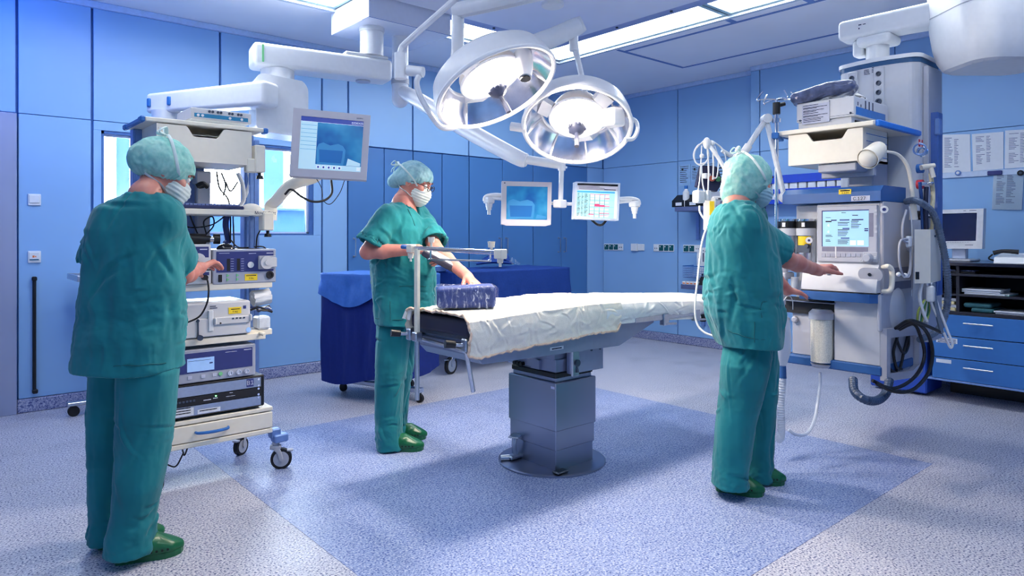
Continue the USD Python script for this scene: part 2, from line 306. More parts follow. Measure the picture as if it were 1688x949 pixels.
# ceiling with the laminar-flow field, its light frame, tiles and cornice
LX0, LX1, LY0, LY1 = .55, 4.91, .67, 4.95; W = .42
ceil = struct('ceiling', cat(box(X0, LX0, Y0, WL+.03, H, H+.1), box(LX1, WR+.03, Y0, WL+.03, H, H+.1), box(LX0, LX1, Y0, LY0, H, H+.1), box(LX0, LX1, LY1, WL+.03, H, H+.1), box(LX0, LX1, LY0, LY1, H+.1, H+.2)), M_CEIL)
piece(ceil, 'laminar_field', box(LX0+W+.15, LX1-W-.15, LY0+W+.15, LY1-W-.15, H-.03, H+.1, .004), mat('laminar_white', (212, 220, 240), .5, grain=.02, scale=3))
piece(ceil, 'field_flange', cat(*[prism([(LX0+W, LY0+W), (LX1-W, LY0+W), (LX1-W, LY1-W), (LX0+W, LY1-W)], H-.012, H+.06, holes=[[(LX0+W+.15, LY0+W+.15), (LX1-W-.15, LY0+W+.15), (LX1-W-.15, LY1-W-.15), (LX0+W+.15, LY1-W-.15)]])]), mat('flange_lavender', (150, 164, 208), .4, .2))
bolts = [cyl((x, y, H-.012), (x, y, H-.022), .012, n=8) for x, y in [(LX1-W-.07, LY0+.9+k*.55) for k in range(6)] + [(LX0+.9+k*.55, LY1-W-.07) for k in range(6)]]
piece(ceil, 'flange_bolts', cat(bolts), M_DKSTEEL, kind='stuff')
M_LFRAME = mat('light_frame', (214, 222, 234), .3, .3)
piece(ceil, 'light_frame', cat(box(LX1-.02, LX1+.02, LY0, LY1+.02, H-.02, H+.08), box(LX0, LX1, LY1-.02, LY1+.02, H-.02, H+.08), box(LX0-.02, LX0+.02, LY0, LY1, H-.02, H+.08), box(LX0, LX1, LY0-.02, LY0+.02, H-.02, H+.08)), M_LFRAME)
def strip(x0, x1, y0, y1, label, lit=True):
    t = Thing('ceiling_light', label, 'ceiling light', ((x0+x1)/2, (y0+y1)/2, H))
    t.part('diffuser', box(x0+.035, x1-.035, y0+.035, y1-.035, H+.03, H+.04), M_GLOW if lit else M_GLOW2)
    t.part('housing', cat(box(x0, x0+.03, y0, y1, H+.002, H+.06), box(x1-.03, x1, y0, y1, H+.002, H+.06), box(x0+.03, x1-.03, y0, y0+.03, H+.002, H+.06), box(x0+.03, x1-.03, y1-.03, y1, H+.002, H+.06), box(x0, x1, y0, y1, H+.06, H+.07)), mat('light_housing', (176, 206, 214), .35, .3))
xr0, xr1 = LX1-W+.002, LX1-.022; yt0, yt1 = LY1-W+.002, LY1-.022
strip(xr0, xr1, 3.02, LY1-.03, 'long recessed ceiling light right of the laminar field, end by the inner corner')
strip(xr0, xr1, 1.5, 3.0, 'recessed ceiling light right of the laminar field, further toward the camera')
strip(3.19, xr0-.02, yt0, yt1, 'recessed ceiling light behind the surgical lamp, left of the frame corner')
strip(.60, 2.44, yt0, yt1, 'recessed ceiling light left of the white pendant box, at the top edge')
strip(xr0, xr1, LY0+.03, 1.48, 'recessed ceiling light above the right pendant'); strip(LX0+.03, LX0+W, LY0+.03, 4.5, 'unseen dimmed recessed ceiling light along the near side of the laminar field', False)  # near-side strip is out of view, dimmed to balance light on the cart front
strip(1.0, 4.46, LY0+.03, LY0+W, 'unseen dimmed recessed ceiling light above the photographer', False)  # out of view, dimmed to set how bright the near fronts are
strip(5.15, 6.05, -1.2, .55, 'unseen recessed ceiling light above the counter, out of view, placed to light the right wall')  # out of view, placed to light the right wall and counter
js = [box(5.0, 6.06, 4.24, 4.275, H-.003, H+.01), box(6.03, 6.065, -1.5, 4.24, H-.003, H+.01), box(5.08, 5.115, -1.5, 4.24, H-.003, H+.01)] + [box(4.96, 5.08, y, y+.05, H-.003, H+.01) for y in (3.05, 2.4, 1.2, 0)]
piece(ceil, 'joint_strip', cat(js), mat('ceiling_joint', (96, 128, 192), .5))
struct('trim_1', cat(box(X0, WR, WL-.02, WL+.03, H-.05, H, .006)), mat('trim_pale', (176, 200, 236), .4)); struct('trim_2', cat(box(WR-.02, WR+.03, STEP, WL-.02, H-.05, H, .006), box(WRN-.02, WRN+.03, Y0, STEP, H-.05, H, .006)), LOOK['trim_pale'])
single('ceiling_speaker', lathe([(0, 0), (.07, 0), (.082, .006), (.085, .02), (.085, .03)], 28, (at(911, 2, 5.1)[0], at(911, 2, 5.1)[1], H-.06)), M_WHITE, 'round white ceiling speaker in the laminar field above the lamps', 'ceiling speaker')
# four blue cupboards built into the left wall
for k, (a, b, c) in enumerate(((573.6, 633, 680.4), (680.8, 728.5, 772.8), (773.2, 828, 878.5), (878.9, 924.8, 967.5))):
    lab = ['tall blue cupboard behind the masked nurse at the table, next to the window', 'tall blue cupboard, second from the window', 'tall blue cupboard behind the left hanging monitor', 'tall blue cupboard in the corner, behind the right hanging monitor'][k]
    t = Thing('built_in_cupboard', lab, 'cupboard', (fx(b), WL, 0))
    x0, x1, x2 = fx(a), fx(b), fx(c)
    t.part('carcass', box(x0, x2, WL+.022, WL+.029, .1, JZ-.004), M_CUPEDGE)
    for i, (p, q) in enumerate(((x0, x1), (x1, x2))):
        d = t.part('door', box(p+.004, q-.004, WL-.004, WL+.02, .105, JZ-.008, .002), M_CUP)
        hx = q-.05 if i == 0 else p+.05
        if k == 0 and i == 0: hx = p+.06
        t.part('handle', cat(tube([(hx, WL-.002, 1.06), (hx, WL-.04, 1.06), (hx, WL-.04, 1.23), (hx, WL-.002, 1.23)], .006, 8, 0), cyl((hx, WL-.006, 1.06), (hx, WL+.001, 1.06), .011, n=10), cyl((hx, WL-.006, 1.23), (hx, WL+.001, 1.23), .011, n=10)), M_STEEL, under=d, label='steel bar handle')
# switches, sockets, bumper rail
def pbx(x, u0, v0, u1, v1, d, c=0.0):                    # block whose visible face lies on plane x, outlined by two corners of sight; d = depth behind (+) it
    uc, vc = (u0+u1)/2, (v0+v1)/2; y0, y1 = onx(u0, vc, x)[1], onx(u1, vc, x)[1]; z0, z1 = onx(uc, v0, x)[2], onx(uc, v1, x)[2]
    return box(x, x+d, y0, y1, z0, z1, c)
def pby(y, u0, v0, u1, v1, d, c=0.0):
    uc, vc = (u0+u1)/2, (v0+v1)/2; x0, x1 = ony(u0, vc, y)[0], ony(u1, vc, y)[0]; z0, z1 = ony(uc, v0, y)[2], ony(uc, v1, y)[2]
    return box(x0, x1, y, y+d, z0, z1, c)
t = Thing('wall_switch', 'plain white wall switch above the black bumper rail', 'light switch', ony(56, 328, WL))
t.part('plate', pby(WL-.012, 46, 319.5, 67.5, 338.5, .013, .003), M_WHITE); t.part('rocker', pby(WL-.018, 48, 321.5, 65.5, 334.5, .008, .003), M_WHITE)
t = Thing('wall_switch', 'white wall switch with a small orange symbol above the bumper rail', 'light switch', ony(56, 423, WL))
t.part('plate', pby(WL-.012, 46, 413.5, 67.5, 433, .013, .003), M_WHITE); t.part('rocker', pby(WL-.018, 48, 415.5, 65.5, 429, .008, .003), M_WHITE)
t.part('symbol', cat(pby(WL-.0187, 53.5, 421, 57, 424.5, .001), pby(WL-.0187, 58, 421.5, 59.6, 424, .001)), mat('orange_print', (222, 120, 60), .5), label='orange print'); t.part('indicator', pby(WL-.0187, 49, 427, 64, 428.8, .001), mat('teal_print', (40, 110, 140), .5))
t = Thing('bumper_rail', 'tall black vertical bumper rail on the wall beside the door', 'bumper rail', ony(57, 650, WL))
t.part('rail', pby(WL-.035, 54, 458, 60, 645, .03, .008), M_RUBBER); t.part('end_cap', cat(pby(WL-.04, 53, 456, 61.5, 463, .04, .006), pby(WL-.04, 53.5, 642, 63, 649, .04, .006)), M_BLACK)
def outlets(label, u0, v0, u1, v1, cells, x=WR, name='wall_socket'):   # cells: G green module, W white socket
    t = Thing(name, label, 'socket', onx((u0+u1)/2, v1, x)); t.part('frame', pbx(x-.012, u0, v0, u1, v1, .0125, .002), M_WHITE); n = len(cells); w = (u1-u0)/n
    for i, c in enumerate(cells):
        a, b = u0+i*w+w*.08, u0+(i+1)*w-w*.08; dv = (v1-v0)*.12
        if c == 'G':
            p = t.part('module', pbx(x-.016, a, v0+dv, b, v1-dv, .006, .001), mat('green_socket', (14, 84, 92), .35), label='dark green socket')
            t.part('contact', pbx(x-.0168, a+w*.12, v0+dv*2, a+w*.3, v0+dv*3.4, .002), M_WHITE, under=p)
        else:
            p = t.part('module', pbx(x-.015, a, v0+dv, b, v1-dv, .005, .001), M_WHITE, label='white socket')
            uc, vc = (a+b)/2, (v0+v1)/2+.6; t.part('holes', cat(pbx(x-.0158, uc-2.2, vc-.8, uc-.9, vc+.6, .001), pbx(x-.0158, uc+.9, vc-.8, uc+2.2, vc+.6, .001)), M_INKBLK, under=p, kind='stuff')
outlets('bank of three green sockets and one white, nearest the blue cupboards', 995.5, 401.5, 1026.5, 412.5, 'GGGW')
outlets('bank of three green sockets beside the vertical wall joint', 1077, 402.5, 1110.5, 414.5, 'WGGG')
outlets('bank of two green sockets above the wire basket', 1126, 403.5, 1154, 415.5, 'GGW')
t = Thing('wall_switch', 'pair of blank white switch boxes between the green sockets', 'light switch', onx(1050, 413, WR))
t.part('plate', pbx(WR-.035, 1039.5, 401.5, 1049.5, 413.5, .036, .004), M_WHITE); t.part('plate', pbx(WR-.02, 1051, 402, 1061, 413, .021, .004), M_WHITE)
# unseen blue wash lamps, placed to tint the left wall and right pendant
def wash(label, x, y, z, aim, power):
    t = Thing('wash_lamp', label, 'lamp', (x, y, z)); d = unit(np.asarray(aim) - (x, y, z)); p = np.array([x, y, z])
    t.part('housing', cyl(p - d*.12, p - d*.01, .07, .09), M_GREY); t.part('bracket', box(x-.02, x+.02, y-.02, y+.02, z, H+.02), M_GREY)
    L = UsdLux.DiskLight.Define(stage, t.path + '/light'); L.CreateRadiusAttr(.08); L.CreateIntensityAttr(power); L.CreateColorAttr(Gf.Vec3f(.04, .22, 1.0)); a, b = frame(-d)
    L.AddTransformOp().Set(Gf.Matrix4d(*a, 0, *b, 0, *(-d), 0, 0, 0, 0, 1))
wash('unseen blue wash lamp out of view on the counter side, tinting the right pendant', 5.2, -1.0, 2.75, (4.4, 1.5, 1.7), UNSEEN_BLUE_LAMP*.3)
wash('unseen blue wash lamp out of view near the door wall, tinting the wall corner', -.1, 5.0, 2.8, (.25, WL, 2.5), UNSEEN_BLUE_LAMP)
# ================================================================ video cart on the left
M_NAVY = mat('navy_panel', (50, 58, 120), .4, grain=.03); M_DEV = mat('device_grey', (170, 174, 190), .42, .1, grain=.03); M_DEVL = mat('device_light', (206, 206, 210), .42, grain=.02)
M_LCD = mat('lcd_pale', (150, 180, 220), .3, emit=((130, 170, 225), .35)); M_TEAL = mat('teal_panel', (40, 130, 176), .4); M_ALU = mat('aluminium_blue', (116, 148, 205), .35, .35); M_GREEN = mat('green_print', (120, 200, 140), .5)
M_CABLE = mat('cable_black', (20, 20, 26), .5); M_CABW = mat('cable_white', (222, 224, 228), .45); M_REDP = mat('red_print', (200, 50, 70), .5); M_PRN = mat('pale_print', (196, 200, 220), .6)
FY = 3.6                                                   # front plane of the cart
def bars_y(y, u0, v0, u1, v1, n, fill=.45, seed=0):        # unreadable rows of small print
    r = random.Random(seed); h = (v1 - v0) / n
    return cat(*[pby(y, u0, v0+i*h, u0+(u1-u0)*r.uniform(.5, 1), v0+i*h+h*fill, .0008) for i in range(n)])
def bars_x(x, u0, v0, u1, v1, n, fill=.45, seed=0):
    r = random.Random(seed); h = (v1 - v0) / n
    return cat(*[pbx(x, u0, v0+i*h, u0+(u1-u0)*r.uniform(.5, 1), v0+i*h+h*fill, .0008) for i in range(n)])
def X3(u, y=FY): return float(ony(u, 388, y)[0])
def Z3(u, v, y=FY): return float(ony(u, v, y)[2])
XL, XR = .80, X3(437)
def caster(t, p, r=.05, yaw=0., wide=.028, name='caster', brake=True, grey=True, up=.07):
    # p: ground point under the wheel; swivel stem above it
    p = np.asarray(p, float); c, s = math.cos(yaw), math.sin(yaw); ax = np.array([-s, c, 0]); fw = np.array([c, s, 0]); o = p + [0, 0, r]; gm = M_GREY if grey else M_STEEL
    q = t.part(name, cat(cyl(o - ax*wide/2, o + ax*wide/2, r, n=28)), M_RUBBER, label='black rubber wheel')
    t.part('hub', cat(cyl(o - ax*(wide/2+.002), o + ax*(wide/2+.002), r*.74, n=24)), gm, under=q)
    f = [tube([o + ax*k*(wide/2+.007), o + ax*k*(wide/2+.007) + fw*.01 + [0, 0, r*.7], o + ax*k*(wide/2+.003) + fw*r*.5 + [0, 0, r*1.15]], [r*.22, r*.22, r*.3], 8, 5, flat=(.35, 1)) for k in (-1, 1)]
    top = o + fw*r*.5 + [0, 0, r*1.1]
    f += [cyl(o - ax*(wide/2+.012), o + ax*(wide/2+.012), r*.16, n=12), rbox(-r*.5, r*.55, -wide/2-.008, wide/2+.008, -.008, .016, .008)]
    f[-1] = xf(f[-1], yaw, top); f.append(cyl(top + [0, 0, .01], top + [0, 0, up], r*.34, n=16))
    t.part('fork', cat(f), gm, under=q)
    if brake: t.part('brake_pedal', xf(rbox(-.012, .02, -wide*.6, wide*.6, -.004, .006, .004), yaw, o - fw*r*.9 + [0, 0, r*.75]), gm, under=q)
    return top
cart = Thing('video_cart', 'white equipment trolley on casters with stacked devices, drawer and keyboard shelf', 'trolley', (1.1, 3.8, 0))
zt = Z3(338, 201.5); BK = 3.98
cart.part('top_shelf', box(X3(240), XR-.006, FY, BK, zt-.021, zt, .004), M_CREAM)
for u0, u1, y0, y1 in ((231, 240, FY, FY+.05), (435, 443, FY, FY+.05), (231, 240, BK-.06, BK)): cart.part('corner_bumper', box(X3(u0), X3(u1), y0, y1, zt-.026, zt+.003, .006), M_BLUETRIM)
cart.part('side_edge', box(X3(231)+.004, X3(240), FY+.05, BK-.06, zt-.022, zt-.002, .003), M_BLUETRIM)
zb = Z3(415, 272.5)
cart.part('drawer_box', cat(box(X3(260), X3(260)+.012, FY+.025, BK-.03, zb, zt-.022), box(X3(415)-.012, X3(415), FY+.025, BK-.03, zb, zt-.022), box(X3(260), X3(415), FY+.02, BK-.03, zb, zb+.012), box(X3(260), X3(415), BK-.04, BK-.03, zb, zt-.022)), M_CREAM)
def wave_front(x0, x1, z0, z1, c0, c1, dep, w=.055):       # drawer front with the scooped grip
    t = np.linspace(0, 1, 9); s = t*t*(3-2*t); top = z1 - .004
    P = [(x0, z0), (x1, z0), (x1, top)] + [(c1 + w*(1-a) , top - dep*b) for a, b in zip(t, s)] + [(c0 - w*a, top - dep*(1-b)) for a, b in zip(t, s)] + [(x0, top)]
    return P
P = wave_front(X3(258.5), X3(415.5), zb, zt-.022, X3(322), X3(357), .05, .045)
cart.part('drawer_front', prism(P, FY+.004, FY+.022, 'xz'), M_CREAM)
cart.part('catalogue_hook', cat(pby(FY-.002, 262, 209, 268, 212, .008)), M_WHITE)
for x in (XL+.02, X3(404, 3.9)):                                # posts
    cart.part('post', cat(box(x, x+.085, BK-.07, BK, .33, zt-.02, .004), box(x+.01, x+.022, BK-.076, BK-.07, .34, zt-.03), box(x+.055, x+.067, BK-.076, BK-.07, .34, zt-.03)), M_ALU, label='blue-grey aluminium post')
cart.part('back_panel', box(XL+.09, X3(372), BK-.03, BK-.015, Z3(340, 480), zb+.06, .002), mat('panel_blue_grey', (132, 152, 205), .5))
cart.part('cable_duct', cat(box(X3(322, 3.93), X3(344, 3.93), 3.90, 3.95, Z3(330, 470, 3.93), zb-.02, .006), box(X3(322, 3.9)-.004, X3(344, 3.9)+.004, 3.87, 3.95, Z3(330, 303, 3.9), zb-.02, .006)), M_GREY)
cart.part('duct_knob', cat(cyl((X3(332, 3.85), 3.875, Z3(332, 307, 3.85)), (X3(332, 3.85), 3.83, Z3(332, 307, 3.85)), .012), tube([(X3(323, 3.84), 3.83, Z3(325, 307, 3.84)), (X3(332, 3.84), 3.82, Z3(332, 303, 3.84)), (X3(341, 3.84), 3.83, Z3(341, 308, 3.84))], .013)), M_BLACK)
def shelf(name, u0, u1, v, th, u=None, y0=FY, lab=None):
    z = Z3((u0+u1)/2 if u is None else u, v, y0); return cart.part(name, box(X3(u0, y0) if u0 > 0 else XL, X3(u1, y0), y0, BK-.06, z-th, z, .003), M_CREAM, label=lab), z
_, ZK = shelf('keyboard_shelf', 0, 452, 346.5, .028, 440)
cart.part('lettering', text('Movis Cart', .016, (X3(437.5), FY-.0006, ZK-.014), (1, 0, 0), (0, 0, 1)), M_INK)
_, Z1 = shelf('shelf', 0, 449, 463.5, .034, 440)
_, Z2 = shelf('shelf', 0, 438, 548.5, .034, 430)
zs = Z3(440, 671); z0 = Z3(440, 714); XB = X3(450)
cart.part('base', cat(box(XL, XB, FY, BK+.04, zs-.022, zs, .004), box(XL+.005, XB-.005, FY+.022, BK+.03, z0, zs-.021, .003)), M_CREAM)
d = cart.part('drawer', box(XL+.004, XB-.002, FY-.002, FY+.021, z0+.028, zs-.027, .004), M_CREAM)
hx0, hx1 = X3(322), X3(376); hz = Z3(350, 708)
cart.part('handle', tube([(hx0, FY-.002, hz+.002), (hx0+.012, FY-.022, hz), ((hx0+hx1)/2, FY-.034, hz-.001), (hx1-.012, FY-.022, hz), (hx1, FY-.002, hz+.002)], [.006, .0075, .008, .0075, .006], 10), M_BLUETRIM, under=d, label='curved blue handle')
cart.part('drawer', box(XL+.004, XB-.002, FY-.002, FY+.02, z0, z0+.024, .003), M_CREAM)
tp = caster(cart, (X3(466)+.0, FY+.02, 0), .055, 2.7, .03, up=.05)
cart.part('caster_bracket', cat(rbox(X3(452), X3(476), FY-.005, FY+.06, tp[2]+.03, tp[2]+.075, .012), rbox(X3(449), X3(466), FY+.015, FY+.07, tp[2]+.05, tp[2]+.105, .012)), M_ALU)
for x, y, yaw in ((XB-.03, BK+.02, .6), (XL+.06, FY+.08, 2.2), (XL+.05, BK, 1.0)): caster(cart, (x, y, 0), .05, yaw, .028, up=z0-.10)
# right-hand side: side plate, arm sockets with knobs
cart.part('side_rail', box(X3(430), X3(437), FY+.16, FY+.18, Z2-.02, zt-.02, .003), M_ALU)
for v0, v1, u0, u1 in ((239, 284, 421, 438), (350, 380, 434, 452)):
    q = cart.part('arm_clamp', cat(pby(FY-.01, u0, v0, u1, v1, .07, .006), pby(FY+.0, u0-14, v0+22, u0+4, v1, .05, .006)) if v0 < 300 else pby(FY-.01, u0, v0, u1, v1, .07, .006), M_CREAM)
    k = ony((u0+u1)/2+2, v1+6, FY-.0); k[0] += 0
    cart.part('clamp_knob', cat(cyl(k + [0, .03, .03], k + [0, .03, 0], .008), cyl(k + [0, .03, .004], k + [0, .03, -.014], .016, .02, n=7)), M_BLACK, under=q)
cart.part('accessory_tray', cat(pby(FY+.02, 405, 543, 449, 553, .12, .004), cyl(ony(428, 549, FY+.0), ony(436, 552, FY-.04), .008)), M_CREAM)
cart.part('cable', tube([ony(303, 745, 3.7), ony(290, 768, 3.7), ony(274, 765, 3.7)], .004, 6), M_CABLE, label='black cable hanging below the base'); cart.part('cable', tube([ony(310, 735, 3.72), ony(304, 750, 3.72), ony(300, 738, 3.72)], .004, 6), M_CABLE)
# cables behind the shelves
cb = []
for pts in ([(357, 283), (362, 310), (378, 335), (380, 400)], [(312, 352), (320, 372), (330, 390), (345, 392)], [(300, 372), (320, 375), (350, 370), (376, 352)], [(340, 385), (336, 365), (350, 357), (352, 372), (338, 388)], [(384, 350), (385, 380), (386, 412)], [(380, 395), (395, 408), (430, 406), (440, 411)], [(372, 300), (380, 315), (392, 300)], [(428, 350), (430, 375), (424, 390), (422, 410)], [(365, 285), (372, 305), (368, 322)]):
    cb.append(tube([ony(u, v, 3.86) for u, v in pts], .0038, 6, 6))
for c in cb: cart.part('cable', c, M_CABLE)
for pts, r in (([(392, 285), (400, 305), (402, 328), (395, 340)], .012), ([(410, 283), (412, 300), (404, 325)], .01), ([(376, 345), (372, 370), (376, 395), (371, 402)], .017)):
    cart.part('cable', tube([ony(u, v, 3.88) for u, v in pts], r, 8, 6), M_CABW if r < .015 else mat('tube_navy', (46, 62, 120), .4), label='pale hose' if r < .015 else 'dark blue hose')
# things on the cart --------------------------------------------------------
def dev(name, label, catg, u0, v0, u1, v1, y=FY+.03, dep=.3, m=None, c=.004, group=None):
    uc = u1; x0, x1 = (X3(u0, y) if u0 > 0 else XL+.02), X3(u1, y); z1, z0 = Z3(u1, v0, y), Z3(u1, v1, y)
    t = Thing(name, label, catg, ((x0+x1)/2, y+dep/2, z0), group); t.part('housing', box(x0, x1, y, y+dep, z0, z1, c), m or M_DEV); t.y = y; t.u1 = u1; return t, x0, x1, z0, z1
# control box on top
t, x0, x1, z0, z1 = dev('control_box', 'flat pale control box with a teal stripe on top of the video cart', 'device', 315, 187.5, 414.5, 205, FY+.07, .25, M_DEVL)
z0c = zt; y = FY+.0692; w, h = x1-x0, z1-z0
t.part('front_stripe', box(x0+w*.05, x1-w*.06, y, y+.002, z0+h*.17, z0+h*.52), M_TEAL, label='teal front stripe')
for i, f in enumerate((.29, .345, .43, .48, .62, .67, .77, .82)): t.part('socket_port', cyl((x0+w*f, y+.002, z0+h*.76), (x0+w*f, y-.004, z0+h*.76), .0065, n=12), M_DKSTEEL)
for f in (.11, .18, .63, .83): t.part('button', cyl((x0+w*f, y+.002, z0+h*.34), (x0+w*f, y-.003, z0+h*.34), .007, n=12), M_WHITE)
# keyboard, mouse
kx0, kx1 = XL+.03, X3(404); yk = FY+.01
t = Thing('keyboard', 'dark navy keyboard on the shelf of the video cart', 'keyboard', ((kx0+kx1)/2, yk+.07, ZK)); t.part('case', box(kx0, kx1, yk, yk+.15, ZK, ZK+.018, .005), mat('navy_plastic', (48, 54, 96), .4))
keys = [cbox((kx0+.016+i*.0192, yk+.022+j*.0205, ZK+.022), (.016, .017, .01), .002) for j in range(6) for i in range(int((kx1-kx0-.02)/.0192))]
t.part('keys', cat(*keys), mat('key_blue', (120, 134, 184), .5), kind='stuff')
c = np.array([X3(419), yk+.03, ZK]); m = sphere((0, 0, 0), 1, sub=3); m.vertices[:, 2] = np.maximum(m.vertices[:, 2], 0); m.vertices = m.vertices*[.056, .04, .036] + c
t = Thing('computer_mouse', 'cream dome-shaped computer mouse beside the keyboard on the cart', 'mouse', c); t.part('shell', m, M_CREAM); t.part('buttons', cat(box(c[0]-.058, c[0]-.03, c[1]-.012, c[1]-.001, c[2]+.001, c[2]+.016, .003), box(c[0]-.058, c[0]-.03, c[1]+.001, c[1]+.012, c[2]+.001, c[2]+.016, .003)), M_CREAM)
# insufflator with pump wheel
t, x0, x1, z0, z1 = dev('pump_unit', 'wide grey medical pump with navy panel and round roller on the cart', 'device', 351, 410, 455, 464.5, FY-.005, .30); y = FY-.0055
zz = lambda f: z1 + (z0-z1)*f; w = x1-x0; xx = lambda f: x0 + w*f
t.part('front_panel', box(xx(.05), xx(.955), y-.001, y+.002, zz(.66), zz(.06)), M_NAVY, label='navy front panel')
for f in (.21, .365): t.part('level_meter', box(xx(f), xx(f)+w*.048, y-.002, y, zz(.62), zz(.27)), M_INKBLK)
t.part('print', cat(*[box(xx(f), xx(f)+w*.045, y-.0016, y-.001, zz(g0+.012), zz(g0)) for f in (.27, .43) for g0 in (.27, .34, .41, .48, .55, .61)], box(xx(.09), xx(.25), y-.0016, y-.001, zz(.115), zz(.10)), box(xx(.55), xx(.67), y-.0016, y-.001, zz(.135), zz(.115)), box(xx(.84), xx(.95), y-.0016, y-.001, zz(.135), zz(.11))), M_PRN)
p = t.part('pump_plate', box(xx(.70), xx(.985), y-.012, y+.001, zz(.60), zz(.20), .003), M_GREY); cx, cz = xx(.82), zz(.40)
t.part('roller', cat(cyl((cx, y-.01, cz), (cx, y-.03, cz), .034, n=30), cyl((cx, y-.03, cz), (cx, y-.036, cz), .013, n=20), box(cx, xx(.985), y-.028, y-.012, cz-.026, cz+.026, .004)), M_DEVL, under=p)
t.part('socket_port', cat(cyl((xx(.58), y, zz(.46)), (xx(.58), y-.006, zz(.46)), .016, n=20)), M_WHITE); t.part('socket_port', cat(lathe([(0, 0), (.02, 0), (.02, .008), (.012, .008), (.010, .003), (0, .003)], 24, (xx(.895), y+.001, zz(.78)), (0, -1, 0))), M_INKBLK)
t.part('power_switch', box(xx(.08), xx(.135), y-.004, y+.001, zz(.93), zz(.72), .002), M_INKBLK)
for f in (.22, .37): t.part('button', cat(cyl((xx(f), y, zz(.75)), (xx(f), y-.003, zz(.75)), .009, n=3), cyl((xx(f), y, zz(.87)), (xx(f), y-.003, zz(.87)), .009, n=3)), M_GREEN)
s = t.part('sticker', box(xx(.49), xx(.69), y-.001, y+.001, zz(.92), zz(.73)), M_YEL, label='yellow inventory sticker'); t.part('sticker_print', cat(box(xx(.51), xx(.67), y-.0016, y-.0009, zz(.785), zz(.765)), text('7.94', .008, (xx(.59), y-.001, zz(.86)), (1, 0, 0), (0, 0, 1))), M_INKBLK, under=s)
# small device at the nurse's hand
t, x0, x1, z0, z1 = dev('camera_unit', 'small grey device with round dial under the nurse\'s hand', 'device', 306, 402.5, 348, 467.5, FY-.02, .3, M_DEVL); y = FY-.021; w = x1-x0
t.part('front_panel', box(x0+w*.05, x0+w*.9, y, y+.002, zz(.33), zz(.06)), M_NAVY, label='navy front panel'); t.part('print', box(x0+w*.55, x0+w*.85, y-.0008, y, zz(.14), zz(.11)), M_PRN)
t.part('dial', cat(cyl((X3(327, y), y+.001, zz(.37)), (X3(327, y), y-.02, zz(.37)), .03, .028, n=30), cyl((X3(327, y), y-.02, zz(.37)), (X3(327, y), y-.034, zz(.37)), .013, n=20)), M_DEVL, label='round grey dial'); t.part('slot', box(x0+w*.7, x1-.001, y-.001, y+.001, zz(.66), zz(.63)), M_INKBLK); t.part('front_panel', box(x0+w*.6, x0+w*.92, y, y+.002, zz(.78), zz(.7)), M_NAVY)
cp = ony(336, 457, y); t.part('plug', cat(cyl(cp + [0, .01, 0], cp + [0, -.03, 0], .013)), M_INKBLK)
t.part('cable', tube([cp + [0, -.02, 0], ony(342, 462, 3.55), ony(344, 480, 3.54), ony(341, 500, 3.54), ony(330, 520, 3.54), ony(312, 530, 3.55), ony(296, 533, 3.56)], .0045, 8), M_CABLE, label='black cable')
p1 = ony(322, 393, FY+.1); t = Thing('endoscope_camera', 'black camera head lying on the small device on the cart', 'camera', p1); zc = z1
t.part('body', cat(cyl((p1[0]-.05, FY+.09, zc+.028), (p1[0]+.045, FY+.09, zc+.026), .027, n=20), cyl((p1[0]+.045, FY+.09, zc+.026), (p1[0]+.07, FY+.09, zc+.026), .018, n=16)), M_BLACK); t.part('coupler', cyl((p1[0]+.068, FY+.085, zc+.024), (p1[0]+.085, FY+.08, zc+.024), .014, n=16), M_CHROME); t.part('eyepiece', cyl((p1[0]+.083, FY+.08, zc+.026), (p1[0]+.112, FY+.075, zc+.026), .026, n=20), M_BLACK)
c = np.array([X3(372, FY+.06), FY+.06, Z3(455, 411, FY)]); m = sphere((0, 0, 0), 1, sub=3); m.vertices[:, 2] = np.maximum(m.vertices[:, 2], 0); m.vertices = m.vertices*[.047, .03, .033] + c
t = Thing('computer_mouse', 'glossy black computer mouse on the grey pump unit', 'mouse', c); t.part('shell', m, mat('gloss_black', (20, 20, 30), .15)); t.part('cable', tube([c + [.04, 0, .012], c + [.10, .06, .004], c + [.16, .06, .004], c + [.22, .02, .004]], .003, 6), M_CABLE)
# recorder
t, x0, x1, z0, z1 = dev('video_recorder', 'cream video recorder with yellow sticker on the second shelf of the cart', 'recorder', 0, 494.5, 413, 549, FY+.0, .3, M_DEVL, .008); y = FY-.001; w = X3(413)-X3(300); q = X3(300); xx = lambda f: q + w*f
t.part('front_step', box(x0+.01, x1-.003, y-.008, y+.002, z0+.003, zz(.45), .004), M_DEVL)
t.part('control_strip', cat(box(xx(.36), xx(.43), y-.014, y, zz(.83), zz(.22), .003)), M_WHITE); t.part('cassette_flap', cat(box(xx(.45), xx(.98), y-.017, y-.002, zz(.66), zz(.44), .004), box(xx(.43), xx(.475), y-.026, y-.002, zz(.66), zz(.44), .006), box(xx(.96), xx(1.0), y-.026, y-.002, zz(.62), zz(.40), .006)), M_DEVL)
t.part('button', cat(*[box(xx(f), xx(f)+w*.03, y-.019, y-.016, zz(.52), zz(.48)) for f in (.70, .755, .81, .865)]), M_DKSTEEL, kind='stuff'); t.part('indicator', cyl((xx(.53), y-.016, zz(.61)), (xx(.53), y-.019, zz(.61)), .004), M_INKBLK)
s = t.part('sticker', box(xx(.665), xx(.855), y-.002, y+.001, zz(.37), zz(.18)), M_YEL, label='yellow inventory sticker'); t.part('sticker_print', cat(box(xx(.70), xx(.83), y-.0026, y-.0019, zz(.245), zz(.225)), text('7.93', .009, (xx(.76), y-.002, zz(.315)), (1, 0, 0), (0, 0, 1))), M_INKBLK, under=s)
